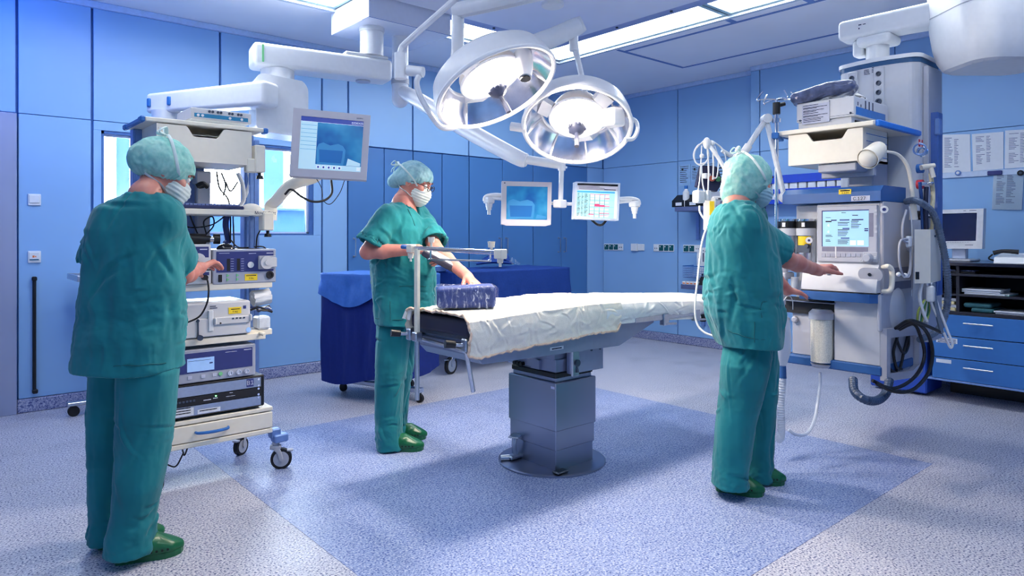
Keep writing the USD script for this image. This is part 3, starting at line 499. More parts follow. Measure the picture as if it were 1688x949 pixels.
t.part('badge', cat(box(xx(.885), xx(.93), y-.001, y+.001, zz(.24), zz(.15))), M_NAVY); t.part('badge', cyl((xx(.96), y-.008, zz(.88)), (xx(.96), y-.0095, zz(.88)), .013), M_LCD, label='pale round badge'); t.part('jack_plug', cat(cyl((xx(.21), y-.01, zz(.5)), (xx(.21), y-.012, zz(.5)), .008), box(xx(.205), xx(.222), y-.014, y-.005, zz(.98), zz(.45)), cyl((xx(.23), y-.012, zz(.98)), (xx(.23), y-.03, zz(.98)), .014)), M_DKSTEEL); t.part('print', bars_y(y-.0006, 346, 504, 362, 510, 2, seed=3), M_INK)
# light source
t, x0, x1, z0, z1 = dev('light_source', 'grey light source with small display and navy panel on the lower cart shelf', 'device', 0, 566, 421.5, 617.5, FY+.0, .3); y = FY-.001; q = X3(290); w = X3(421.5)-q; xx = lambda f: q + w*f
t.part('front_panel', box(x0+.012, xx(.955), y-.001, y+.002, zz(.70), zz(.10)), M_NAVY, label='navy front panel')
t.part('display', cat(box(xx(.13), xx(.46), y-.0025, y, zz(.66), zz(.26))), M_LCD); t.part('display_print', cat(box(xx(.14), xx(.42), y-.0032, y-.0024, zz(.34), zz(.33)), box(xx(.40), xx(.44), y-.0032, y-.0024, zz(.46), zz(.42))), M_NAVY)
for f in (.66, .77, .875): t.part('knob', lathe([(0, 0), (.013, 0), (.013, .010), (.008, .010), (.006, .004), (0, .004)], 20, (xx(f), y+.001, zz(.83)), (0, -1, 0)), M_CHROME)
t.part('button', cat(*[box(xx(f), xx(f)+w*.05, y-.002, y+.001, zz(.88), zz(.78)) for f in (.14, .30, .44)]), M_PRN, kind='stuff'); t.part('button', cyl((xx(.54), y, zz(.82)), (xx(.54), y-.003, zz(.82)), .010, n=16), M_GREEN); t.part('print', cat(box(xx(.60), xx(.75), y-.0018, y-.001, zz(.18), zz(.165)), box(xx(.84), xx(.94), y-.0018, y-.001, zz(.17), zz(.145))), M_PRN)
# rack case
t, x0, x1, z0, z1 = dev('rack_case', 'black-edged rack case with silver and dark strips above the cart drawer', 'rack case', 0, 617, 436, 668, FY-.0, .3, M_BLACK, .006); y = FY-.002; q = X3(283); w = X3(436)-q; xx = lambda f: q + w*f
t.part('front_panel', box(x0+.01, xx(.955), y-.002, y+.003, zz(.36), zz(.06)), M_STEEL, label='silver panel'); t.part('front_panel', box(x0+.01, xx(.955), y-.004, y+.003, zz(.64), zz(.385)), M_INKBLK, label='dark panel'); t.part('front_panel', box(x0+.01, xx(.955), y-.002, y+.003, zz(.95), zz(.66)), M_STEEL, label='silver panel')
for f in (.12, .32, .42, .6, .7): t.part('rack_screw', cyl((xx(.925), y-.002, zz(f)), (xx(.925), y-.006, zz(f)), .006, n=12), M_CHROME)
b = t.part('badge', box(xx(.79), xx(.87), y-.004, y, zz(.32), zz(.07)), M_NAVY, label='square blue badge'); t.part('badge_print', text('B1', .022, (xx(.83), y-.0045, zz(.19)), (1, 0, 0), (0, 0, 1)), M_PRN, under=b)
for i in range(6): t.part('socket_port', box(xx(.03+i*.036), xx(.055+i*.036), y-.006, y-.003, zz(.53), zz(.47), .001), M_DKSTEEL)
t.part('indicator', cyl((xx(.45), y-.004, zz(.45)), (xx(.45), y-.007, zz(.45)), .004), mat('led_green', (150, 255, 160), .4, emit=((120, 255, 140), 3.0))); t.part('print', cat(box(xx(.32), xx(.40), y-.0047, y-.004, zz(.55), zz(.52)), box(xx(.42), xx(.47), y-.0047, y-.004, zz(.53), zz(.50)), box(xx(.56), xx(.66), y-.0047, y-.004, zz(.53), zz(.515)), box(xx(.60), xx(.635), y-.0047, y-.004, zz(.43), zz(.41))), M_PRN)
for f, k in ((0.0, .22), (.26, .24)): s = t.part('paper_label', box(xx(f), xx(f)+w*k, y-.003, y-.0018, zz(.93), zz(.70) if f == 0 else zz(.80)), M_PAPER, label='white paper label strip'); t.part('label_print', cat(*[box(xx(f+.02), xx(f)+w*k*.85, y-.0036, y-.0029, zz(.93-i*.075), zz(.905-i*.075)) for i in range(1, 4 if f == 0 else 2)]), M_INKBLK, under=s)
# wrapped tape rolls and cables in the side tray
c = ony(430, 490, FY+.06); t = Thing('wrapped_roll', 'clear-wrapped white roll on top of the bundle beside the recorder', 'roll', c)
r_ = meshkit.noise; m = cyl(c + [-.045, 0, -.005], c + [.045, 0, .005], .042, n=40); m = m.subdivide().subdivide(); m.vertices = m.vertices + (meshkit.fbm(m.vertices*60)[:, None]-.5)*.014; t.part('roll', m, M_WHITE)
c = ony(429, 509, FY+.05); t = Thing('coiled_leads', 'bundle of dark blue leads in the side tray of the cart', 'leads', c)
for k in range(6): t.part('lead', tube([c + [-.06+.01*k, .02*(k % 3)-.02, .012*(k % 2)], c + [-.02, -.03, .012-.004*k], c + [.03, -.02+.01*(k % 3), .008*(k % 3)-.008], c + [.055, .01*k-.03, -.018+.006*k]], .006, 7), [M_CABLE, mat('tube_navy', (46, 62, 120), .4), M_CABW][k % 3 if k != 5 else 0])
c = ony(430, 532, FY+.06); single('wrapped_pack', box(c[0]-.035, c[0]+.035, c[1]-.05, c[1]+.03, Z3(430, 544)+.001, c[2]+.04, .01), mat('pack_white', (214, 220, 228), .25, bump=.4, scale=60), 'white wrapped pack standing at the bottom of the cart side tray', 'pack')
# ---------------------------------------------------------------- cart monitor on its swing arm
c4 = [at(477, 290, 3.58), at(604, 297, 3.66), at(611, 190.5, 3.70), at(484, 178, 3.62)]
def lerp4(c, a, b): return (c[0]*(1-a)+c[1]*a)*(1-b) + (c[3]*(1-a)+c[2]*a)*b
def monitor(name, label, c4, bez, th, mbez, mscr, group=None, chin=0.0, extra=None):
    c4 = [np.asarray(p) for p in c4]; r = unit(c4[1]-c4[0]); w = unit(c4[3]-c4[0]); n = unit(np.cross(r, w)); base = lerp4(c4, .5, 0)
    t = Thing(name, label, 'monitor', base, group); W_, H_ = np.linalg.norm(c4[1]-c4[0]), np.linalg.norm(c4[3]-c4[0])
    L = lambda a, b, d=0: lerp4(c4, a, b) + n*d; bl, br, bb, bt = bez
    t.part('housing', quadbox([L(.0, 0, -.012), L(1, 0, -.012), L(1, 1, -.012), L(0, 1, -.012)], th), mbez); t.part('housing_back', quadbox([L(.15, .15, -.012-th), L(.85, .15, -.012-th), L(.85, .85, -.012-th), L(.15, .85, -.012-th)], th), mbez)
    for nm, a in (('bezel', (0, 0, 1, bb)), ('bezel', (0, 1-bt, 1, 1)), ('bezel', (0, bb, bl, 1-bt)), ('bezel', (1-br, bb, 1, 1-bt))):
        x0, y0, x1, y1 = a; t.part(nm, quadbox([L(x0, y0, .006), L(x1, y0, .006), L(x1, y1, .006), L(x0, y1, .006)], .02), mbez)
    sc = t.part('screen', quadbox([L(bl*.9, bb*.9), L(1-br*.9, bb*.9), L(1-br*.9, 1-bt*.9), L(bl*.9, 1-bt*.9)], .008), mscr)
    SL = lambda a, b, d=.001: L(bl + (1-bl-br)*a, bb + (1-bb-bt)*b, d)
    def patch(a0, b0, a1, b1, m, nm='screen_print', d=.0012, lab=None): return t.part(nm, quadbox([SL(a0, b0, d), SL(a1, b0, d), SL(a1, b1, d), SL(a0, b1, d)], .0012), m, under=sc, label=lab)
    t.L, t.SL, t.patch, t.sc, t.n, t.r, t.w = L, SL, patch, sc, n, r, w; return t
def glow(name, col, k=.9): return mat(name, col, .3, emit=(col, k), grain=.02)
def scr_photo(name):                                      # the soft blue picture on the cameras' screens
    n = {'g': ('geometry', {}), 'nz': ('noise_texture', {'scale': 9.0, 'detail': 2.0}), 'r': ('rgb_ramp', {'ramp': [(.3, S(24, 84, 150)), (.55, S(34, 116, 168)), (.75, S(60, 138, 182))]}), 'p': ('principled_bsdf', {'roughness': .25, 'emission_strength': .38})}
    return usdkit.material(stage, '/World/Looks/' + name, n, [('g.position', 'nz.vector'), ('nz.fac', 'r.fac'), ('r.color', 'p.base_color'), ('r.color', 'p.emission_color')], 'p.BSDF')
M_SCR = scr_photo('screen_blue'); G_PALE = glow('screen_pale', (168, 200, 214), .5); G_DK = glow('screen_dark', (44, 62, 140), .6); G_TOOTH = glow('screen_tooth', (56, 128, 180), .36); G_WHT = glow('screen_white', (206, 220, 228), .5); G_BLU = glow('screen_mid', (30, 98, 164), .35)
bez_m = mat('monitor_grey', (186, 184, 196), .42, grain=.02)
def blob_xray(t, a0, b0, a1, b1, w=None):                  # soft-edged molar shape on the screen, as flat print
    P = [(.04, .02), (.02, .35), (.0, .7), (.06, .92), (.2, 1.0), (.33, .93), (.45, .88), (.58, .93), (.72, .98), (.88, .9), (.97, .72), (.96, .4), (.92, .02)]
    sh = sg.Polygon(P).buffer(.05).buffer(-.03); i = 0
    for s, m in ((0, G_TOOTH), (-.09, G_BLU)):
        q = sh.buffer(s) if s else sh
        if s: q = q.intersection(sg.box(-1, -1, 2, .68))
        for g_ in getattr(q, 'geoms', [q]):
            k = trimesh.creation.extrude_polygon(g_, .001, engine='earcut'); v = k.vertices; i += 1
            k.vertices = np.array([t.SL(a0+(a1-a0)*x, b0+(b1-b0)*y, .0012+.0006*i+z*.2) for x, y, z in v]); t.part('screen_image', k, m, under=t.sc)
t = monitor('monitor', 'large tilted grey monitor on the arm of the video cart', c4, (.105, .085, .115, .105), .035, bez_m, M_SCR)
t.patch(0, .91, 1, 1, G_DK); t.patch(0, .0, .265, .905, G_PALE); t.patch(.265, 0, 1, .105, G_PALE); t.patch(.0, .905, 1, .915, G_WHT)
for i in range(7): t.patch(.01, .375+i*.077, .26, .385+i*.077, glow('screen_line', (96, 150, 176)), d=.0026)
for i in range(5): t.patch(.285+i*.085, .025, .345+i*.085, .085, G_WHT, 'screen_icon', .0026); t.patch(.30+i*.085, .035, .328+i*.085, .07, G_DK, 'screen_icon', .004)
t.patch(.93, .02, .99, .09, G_WHT, 'screen_icon', .0026)
blob_xray(t, .28, .11, .74, .52); q = [(.76, .11), (.985, .11), (.985, .17), (.78, .25)]
t.part('screen_image', quadbox([t.SL(a, b, .0022) for a, b in q], .001), G_PALE, under=t.sc)
t.part('lettering', text('SIDEXIS', .011, t.SL(.90, .953, .0014), t.r, t.w), G_WHT, under=t.sc); t.part('lettering', text('SIEMENS', .0055, t.L(.86, .935, .0066), t.r, t.w), M_INK)
A = at(447, 345, 3.70); B = at(456, 330, 3.68); C = at(480, 305, 3.68); D = at(520, 288, 3.70)
n_ = -t.n
t.part('swing_arm', tube([A + [0, 0, -.02], A + [0, 0, .02], B, C, D + n_*.05, lerp4(c4, .5, .3) + n_*.09], [.034, .034, .034, .036, .034, .03], 14, flat=(.7, 1)), M_CREAM); t.part('arm_foot', cyl(A + [0, 0, -.015], A + [0, 0, -.06], .03), M_CREAM)
t.part('cable', tube([at(470, 320, 3.62), at(480, 312, 3.6), at(497, 324, 3.6), at(515, 332, 3.6), at(535, 330, 3.62), at(547, 318, 3.66), at(546, 297, 3.72)], .006, 8), M_CABLE); t.part('cable', tube([at(519, 290, 3.74), at(530, 310, 3.7), at(533, 330, 3.7), at(545, 336, 3.7), at(560, 318, 3.72), at(568, 297, 3.75)], .002, 6), M_CABLE, label='thin grey wire')
# ---------------------------------------------------------------- ceiling pendant that carries the cart supply
pen = Thing('ceiling_pendant', 'white two-part ceiling pendant arm above the video cart', 'ceiling pendant', (2.593, 4.631, 2.83))
pen.part('column', cat(cyl((2.593, 4.631, 2.83), (2.593, 4.631, 2.62), .088, n=32), cyl((2.593, 4.631, 2.835), (2.593, 4.631, 2.80), .094, n=32)), M_WHITE)
ap = [np.array([1.75, 4.83]), np.array([2.74, 4.64])]; dx = unit(np.append(ap[1]-ap[0], 0)); yaw1 = math.atan2(dx[1], dx[0]); L1 = np.linalg.norm(ap[1]-ap[0])
beam = rbox(0, L1, -.105, .105, 2.437, 2.60, .03); beam.vertices[:, 1] *= 1 + .12*(1 - beam.vertices[:, 0]/L1)
pen.part('upper_arm', xf(beam, yaw1, (*ap[0], 0)), M_WHITE); pen.part('arm_plate', xf(rbox(L1-.36, L1-.03, -.09, .09, 2.597, 2.625, .01), yaw1, (*ap[0], 0)), M_WHITE); pen.part('status_mark', xf(box(.055, .068, -.122, -.116, 2.46, 2.58), yaw1, (*ap[0], 0)), M_GREEN); pen.part('cover_cap', xf(cyl((L1-.2, 0, 2.44), (L1-.2, 0, 2.425), .055, n=24), yaw1, (*ap[0], 0)), M_GREY)
e = np.array([1.93, 4.80, 0.]); pen.part('elbow_neck', cat(cyl(e + [0, 0, 2.44], e + [0, 0, 2.37], .115, n=32)), M_WHITE)
body = prism(rrect(-.17, .19, 1.975, 2.375, .05), -.15, .15, 'xz'); v = body.vertices; k = np.clip((v[:, 0]-.02)/.17, 0, 1)**2; v[:, 2] -= k*.04; v[:, 1] *= 1 - .25*k
pen.part('elbow_body', xf(body, yaw1, e), M_WHITE); f0, f1 = at(449, 156, 4.62), at(252, 171, 5.0); fd = f1-f0; fl = np.linalg.norm(fd[:2]); fy = math.atan2(fd[1], fd[0]); zc = (f0[2]+f1[2])/2
fb = rbox(0, fl, -.08, .08, -.088, .082, .03); fb.vertices[:, 1:] *= (1 - .15*fb.vertices[:, :1]/fl); pen.part('forearm', xf(fb, fy, (f0[0], f0[1], zc)), M_WHITE)
for s in (fl-.03, fl-.22): pen.part('brake_pad', xf(rbox(s-.03, s+.0, .06, .085, -.035, .03, .01), fy, (f0[0], f0[1], zc)), M_BLUETRIM, label='blue brake pad')
tip = np.array([f1[0], f1[1], zc]) - np.append(unit(fd[:2])*.13, 0)
pen.part('drop_tube', cat(cyl(tip + [0, 0, -.06], tip + [0, 0, -.16], .10, .085, n=28), cyl(tip + [0, 0, -.15], tip + [0, 0, -.7], .05, n=24)), M_WHITE); pen.part('supply_head', rbox(tip[0]-.12, tip[0]+.12, tip[1]-.1, tip[1]+.1, 1.25, 1.65, .03), M_GREY)
sof = struct('ceiling_box', box(2.44, 3.16, 4.40, 5.0, 2.833, H, .003), mat('soffit_white', (206, 214, 234), .45, grain=.02)); piece(sof, 'seam', box(2.439, 3.161, 4.399, 4.5, 2.834, 2.836), M_JOINT)
# ================================================================ operating table
M_CLOTH = mat('towel_cream', (238, 232, 218), .85, grain=.05, scale=240, bump=.5, spec=.2); M_SHEET = mat('sheet_white', (232, 232, 230), .8, grain=.03, scale=120, bump=.2, spec=.2); M_HEM = mat('towel_hem', (226, 196, 172), .85, grain=.1, scale=200)
M_PAD = mat('pad_black_blue', (30, 32, 62), .5, grain=.1, scale=120); M_PED = mat('pedestal_steel', (150, 158, 178), .3, .9, grain=.05, scale=3); M_TBL = mat('table_grey', (150, 158, 182), .4, .5, grain=.03)
TX0, TX1, TY0, TY1 = 1.89, 4.02, 2.49, 2.98
PX0, PX1, PY0, PY1 = 2.526, 2.84, 2.574, 2.956
tb = Thing('operating_table', 'stainless pedestal operating table with dark mattress under white sheets', 'operating table', (2.683, 2.765, 0))
tb.part('floor_plate', lathe([(0, 0.002), (.30, 0.002), (.30, .010), (.285, .016), (0, .016)], 56, (2.683, 2.765, 0)), M_PED)
def col(x, z0, z1, m, nm, c=.004): return tb.part(nm, box(PX0+x, PX1-x, PY0+x, PY1-x, z0, z1, c), m)
col(.0, .225, .48, M_PED, 'pedestal_sleeve'); col(.006, .12, .235, M_PED, 'pedestal_sleeve'); col(.012, .012, .13, M_PED, 'pedestal_sleeve'); col(.018, .48, .505, M_TBL, 'pedestal_neck'); col(.012, .503, .53, M_BLACK, 'bellows'); col(.02, .53, .60, M_TBL, 'pedestal_head', .003)
tb.part('head_block', box(PX0+.012, PX0+.03, PY0+.14, PY1+.03, .535, .585, .008), M_TBL); tb.part('valve_box', prism([(PY0+.13, .535), (PY0+.20, .535), (PY0+.17, .59), (PY0+.13, .585)], PX0+.002, PX0+.03, 'yz'), M_TBL)
for k in range(3): tb.part('knob', cyl((PX0+.02, PY1-.06-k*.028, .548), (PX0-.012, PY1-.06-k*.028, .548), .011, n=12), M_BLACK)
tb.part('side_plate', cat(box(PX0+.09, PX1+.04, PY0-.02, PY0+.01, .52, .655, .004)), M_TBL); tb.part('lock_plate', cat(box(PX0+.09, PX0+.15, PY0-.034, PY0-.018, .505, .65, .012)), M_STEEL); tb.part('lock_pin', cat(cyl((PX0+.125, PY0-.03, .58), (PX0+.125, PY0-.045, .58), .018, n=18), cyl((PX0+.125, PY0-.03, .56), (PX0+.125, PY0-.04, .53), .008)), M_DKSTEEL)
for x in (PX1-.06, PX1+.01): tb.part('bolt', cyl((x, PY0-.018, .635), (x, PY0-.024, .635), .008, n=12), M_DKSTEEL)
tb.part('type_plate', pbx(PX0-.001, 908, 637, 914, 641, .0015), M_PRN)
tb.part('foot_pedal', cat(box(PX0-.07, PX0+.02, PY1-.11, PY1-.06, .02, .045, .008), tube([(PX0-.02, PY1-.085, .04), (PX0-.03, PY1-.085, .10), (PX0-.015, PY1-.085, .14)], [.014, .012, .012], 10), xf(box(-.04, .04, -.03, .03, -.004, .004, .002), .5, (PX0-.02, PY1-.085, .145)), cyl((PX0-.10, PY1-.05, .03), (PX0-.03, PY1-.09, .03), .016)), M_STEEL)
tb.part('foot_pedal', cat(box(PX0-.03, PX0+.05, PY0-.05, PY0, .018, .03, .005)), M_DKSTEEL)
# saddle under the top (trapezoid), side rails, end frame
sp = [(1.98, .66), (2.95, .645), (3.26, .75), (3.26, .80), (1.94, .80), (1.94, .70)]
tb.part('table_frame', prism(sp, TY0+.01, TY1-.01, 'xz'), M_TBL); tb.part('type_plate', pby(TY0+.0085, 907, 571, 929, 576.5, .003), M_PAPER, label='white type label'); tb.part('plate_print', pby(TY0+.0078, 910, 573, 926, 575, .001), M_INK)
tb.part('frame_support', box(PX0+.02, PX1+.02, PY0+.03, PY1-.03, .595, .67, .004), M_TBL)
for y in (TY0-.025, TY1+.015): tb.part('side_rail', box(3.05 if y < 2.6 else 1.95, TX1-.1, y, y+.012, .765, .795, .002), M_STEEL)
tb.part('mattress', rbox(TX0, 2.9, TY0, TY1, .79, .868, .02), M_PAD, label='dark blue foam mattress'); tb.part('mattress', rbox(2.91, TX1, TY0, TY1, .775, .842, .02), M_PAD, label='dark blue foam mattress'); tb.part('mattress_plate', box(TX0+.02, 2.9, TY0+.02, TY1-.02, .772, .792, .003), M_DKSTEEL)
for y in (TY0+.045, TY1-.05): tb.part('end_rail', tube([(TX0+.02, y, .755), (2.3, y, .735)], .014, 10, 0), M_STEEL)
tb.part('end_crossbar', box(TX0+.03, TX0+.05, TY0+.02, TY1-.02, .715, .755, .003), M_TBL); tb.part('end_crossbar', tube([(TX0-.0, TY0+.01, .728), (TX0+.01, TY1-.02, .745)], .011, 8, 0), M_STEEL)
for y, k in ((TY1-.01, 1), (TY0+.01, -1)):
    q = tb.part('rail_clamp', cat(box(TX0-.025, TX0+.03, y-.02, y+.02, .73, .79, .006), cyl((TX0, y, .76), (TX0-.06, y+.02, .765), .009)), M_STEEL); tb.part('clamp_knob', cat(cyl((TX0-.055, y+.02, .765), (TX0-.10, y+.035, .770), .017, .019, n=12)), M_BLACK, under=q)
tb.part('support_rod', cyl((TX0+.01, TY0+.04, .75), at(780, 645, 3.22), .011, n=14), M_STEEL)
for x in (3.3, 3.62): q = tb.part('rail_clamp', cat(box(x, x+.05, TY0-.035, TY0+.0, .73, .80, .004), cyl((x+.02, TY0-.03, .74), (x+.11, TY0-.04, .735), .007)), M_STEEL)
tb.part('clamp_knob', xf(rbox(-.02, .02, -.02, .02, -.025, .025, .008), .5, (3.72, TY0-.02, .745)), M_BLACK)
tb.part('support_rod', box(3.95, 3.975, TY0+.05, TY0+.075, .60, .79, .003), M_STEEL)
# sheets: top surface plus hanging side, one cloth each
def cloth(name, label, catg, x0, x1, drop, top, m, amp, seed, end=None, hem=None, ny=90, nx=200, lift=0.0, far=.10, thick=.006):
    s_far, s_top = far, TY1 - TY0 + .02
    s = np.concatenate([np.linspace(-s_far, 0, 10, endpoint=False), np.linspace(0, s_top, 60, endpoint=False), np.linspace(s_top, s_top + 1, 40)])
    xs_ = np.linspace(x0, x1, nx); Sg, Xg = np.meshgrid(s, xs_); Z = np.zeros_like(Sg); Y = np.zeros_like(Sg); T = top(Xg); D = drop(Xg)
    a = Sg < 0; b = (Sg >= 0) & (Sg <= s_top); c = Sg > s_top
    Y[a] = TY1 + .012; Z[a] = (T + Sg)[a]
    Y[b] = (TY1 + .012 - Sg*(1 + .0))[b]; e = np.minimum(Sg, s_top - Sg); Z[b] = (T + .008*np.clip(e/.12, 0, 1) - .012*np.clip(1 - e/.025, 0, 1)**2)[b]
    q = (Sg - s_top); Y[c] = (TY1 + .012 - s_top - .010 - .012*np.sin(np.pi*np.clip(q*1.2, 0, 1)))[c]; Z[c] = (T - .012 - q*D)[c]
    P = np.stack([Xg, Y, Z], -1).reshape(-1, 3); Sm = np.where(Sg > s_top, s_top + (Sg-s_top)*.18, Sg); p2 = np.stack([Xg*11, Sm*13, 0*Xg], -1).reshape(-1, 3)
    w = .5*(meshkit.fbm(p2*.6 + seed, 2, seed) - .5) - 1.5*np.abs(meshkit.fbm(p2*.8 + 31, 3, seed+3) - .5) + .3
    hang = np.where(c, np.clip(q*1.4, .15, 1), .28).reshape(-1)
    nrm = np.where(c.reshape(-1)[:, None], [0, -1, .0], np.where(a.reshape(-1)[:, None], [0, 1, 0], [0, 0, 1.0])).astype(float)
    P = P + nrm*(w*amp*hang)[:, None] + np.array([0, 0, lift])
    P[:, 0] += np.where(np.abs(Xg.reshape(-1)-x0) < .02, (meshkit.fbm(p2*4, 2, seed)-.5)*.02, 0)
    if end is not None: P[:, 2] -= end(P[:, 0]) 
    ns = len(s); cr_ = np.arange(nx-1)[:, None]*ns + np.arange(ns-1)[None]; cr_ = cr_.reshape(-1); cm_ = trimesh.Trimesh(P, np.vstack([np.c_[cr_, cr_+1, cr_+ns+1], np.c_[cr_, cr_+ns+1, cr_+ns]]), process=False); P = np.array(creases(cm_, int(amp*4200), seed, .0038, .0075, (.04, .17), (-1.5, 1.5), face=(0, -.7, .5)).vertices)
    i = np.arange(nx-1)[:, None]*ns + np.arange(ns-1)[None]; i = i.reshape(-1)
    f = np.vstack([np.c_[i, i+1, i+ns+1], np.c_[i, i+ns+1, i+ns]])
    k = trimesh.Trimesh(P, f, process=False)
    if k.face_normals[f.shape[0]//3][2] < 0: k.invert()
    V = P.copy(); vn = k.vertex_normals; lo = trimesh.Trimesh(V - vn*thick, k.faces[:, ::-1], process=False)
    edge = np.concatenate([np.arange(ns), np.arange(1, nx)*ns + ns-1, (nx-1)*ns + np.arange(ns-2, -1, -1), np.arange(nx-2, 0, -1)*ns]); n = len(P)
    e2 = np.roll(edge, -1); sf = np.vstack([np.c_[edge, e2, e2+n], np.c_[edge, e2+n, edge+n]])
    full = trimesh.Trimesh(np.vstack([P, lo.vertices]), np.vstack([k.faces, lo.faces + n, sf, sf[:, ::-1]]), process=False)
    t = Thing(name, label, catg, ((x0+x1)/2, 2.75, .88)); t.part('cloth', full, m, smooth=50)
    if hem:
        G = P.reshape(nx, ns, 3); path = np.vstack([G[0, 9::1], G[1:, -1]]); rag = path + (meshkit.noise(path*55)[:, None]-.5)*.012 + [0, 0, .003]
        t.part('ruffled_hem', tube(rag[::2], .0062, 6, 2), hem, label='ruffled peach-coloured hem', smooth=50)
    return t
topz = lambda x: np.interp(x, [1.8, 2.0, 2.3, 2.7, 3.2, 3.7, 4.1], [.876, .882, .896, .906, .897, .87, .852])
cloth('sheet', 'smooth white sheet over the far half of the operating table', 'sheet', 2.80, 4.03, lambda x: .115 + .0*x, lambda x: topz(x) - .004, M_SHEET, .012, 5)
cloth('surgical_towel', 'crumpled cream towel with a ruffled hem over the near end of the operating table', 'towel', 1.872, 2.93, lambda x: np.interp(x, [1.87, 1.93, 2.1, 2.5, 2.8, 2.9, 2.93], [.165, .18, .175, .17, .165, .16, .12]), lambda x: topz(x) + .006, M_CLOTH, .026, 11, hem=M_HEM)
# towel end folded over the far corner of the table end
P = np.array([[TX0-.005, TY1-.02, .888], [TX0-.012, TY1+.03, .88], [TX0-.02, TY1+.05, .835], [TX0-.012, TY1-.01, .83]])
single('towel_corner', quadbox(P, .006), M_SHEET, 'small white cloth corner hanging over the end of the operating table', 'cloth')
# ---------------------------------------------------------------- wrapped blue block on the table
A, B = onz(717, 514, .892), onz(822, 510, .90); dxy = unit((B-A)*[1, 1, 0]); pr = np.array([-dxy[1], dxy[0], 0]); Lw = np.linalg.norm((B-A)[:2]); yawb = math.atan2(dxy[1], dxy[0])
t = Thing('positioning_block', 'dark blue positioning block wrapped in clear plastic on the operating table', 'positioning block', (A+B)/2)
core = rbox(.008, Lw-.012, .008, .17, .906, 1.005, .02); core.vertices[:, 2] += (core.vertices[:, 2]-.906)*.12*(core.vertices[:, 0] > Lw/2)
t.part('foam', xf(core, yawb, (*A[:2], 0)), mat('foam_blue', (28, 54, 124), .6, grain=.12, scale=60))
film = rbox(0, Lw, 0, .182, .902, 1.014, .018, 16).subdivide_to_size(.012); V = film.vertices; w = np.abs(meshkit.fbm(np.c_[V[:, 0]*18+V[:, 2]*26, V[:, 1]*20, V[:, 2]*14], 3, 4)-.5); film.vertices = V + film.vertex_normals*(w*.034-.003)[:, None]; film.vertices[:, 2] = np.maximum(film.vertices[:, 2], .902)
M_FILM = usdkit.material(stage, '/World/Looks/clear_film', {'g': ('geometry', {}), 'mp': ('mapping', {'mapping_type': 'point', 'scale': (60, 60, 11), 'rotation': (.25, .35, 0)}), 'nz': ('noise_texture', {'scale': 1.0, 'detail': 3.0, 'distortion': .8}), 'r': ('rgb_ramp', {'ramp': [(.5, (.03, .03, .03)), (.6, (.1, .1, .1)), (.72, (.72, .72, .72))]}),
    't': ('transparent_bsdf', {}), 'p': ('principled_bsdf', {'base_color': S(214, 224, 240), 'roughness': .18}), 'm': ('mix_closure', {})}, [('g.position', 'mp.vector'), ('mp.vector', 'nz.vector'), ('nz.fac', 'r.fac'), ('r.color', 'm.fac'), ('t.BSDF', 'm.closure1'), ('p.BSDF', 'm.closure2')], 'm.closure')
t.part('plastic_film', xf(film, yawb, (*A[:2], 0)), M_FILM, label='crinkled clear plastic wrap', smooth=40)
# ---------------------------------------------------------------- drape frame at the table end
fr = Thing('drape_frame', 'white anaesthesia drape frame of two rods at the end of the operating table', 'drape frame', (TX0-.04, TY1+.02, .78))
q0 = onx(687.5, 410, TX0-.04); yp = q0[1]; zt_ = q0[2]; xq = TX0-.04
fr.part('post', box(xq-.009, xq+.009, yp-.014, yp+.014, .77, zt_, .002), mat('rod_cream', (226, 224, 208), .35)); fr.part('lower_rod', cyl((xq, yp, .78), (xq, yp, .45), .012, n=14), M_STEEL)
fr.part('post_clamp', cat(box(xq-.02, xq+.02, yp-.02, yp+.022, .74, .785, .005)), M_STEEL)
R0, R1 = onx(672, 407, xq), onx(826, 414.5, xq); S0, S1 = onx(690, 410.5, xq), onx(822, 418, xq)
fr.part('rod', cyl(R0, R1, .0075, n=12), M_CHROME); fr.part('rod', cyl(S0, S1, .006, n=12), M_CHROME)
fr.part('rod_end', cyl(R0 + (R0-R1)*.0, R0 + unit(R0-R1)*.05, .011, n=14), M_BLUETRIM, label='blue rod end')
for c, s in ((onx(678, 409, xq), .022), (onx(825, 418, xq), .026)): fr.part('rod_clamp', rbox(xq-.018, xq+.018, c[1]-s, c[1]+s, c[2]-.022, c[2]+.02, .006), M_CREAM)
for c in (onx(677, 421, xq), onx(824.5, 428, xq)): fr.part('clamp_knob', cat(cyl(c + [0, 0, .012], c - [0, 0, .014], .016, .012, n=12), cyl(c - [0, 0, .012], c - [0, 0, .03], .006)), M_CREAM)
for u, v in ((711, 396), (810, 404)):
    c = onx(u, v, xq); fr.part('thumb_screw', cat(cyl(c, c + [0, 0, .0], .01), cyl(c + [0, 0, -.01], c + [0, 0, .016], .014, .017, n=12), cyl(c + [0, 0, -.04], c + [0, 0, -.01], .006)), M_CREAM)
fr.part('u_bracket', tube([onx(u, v, xq) for u, v in ((710, 409), (710, 425), (713, 427), (800, 430), (806, 429), (808, 426), (808, 414))], .0048, 8, 4), M_CHROME)
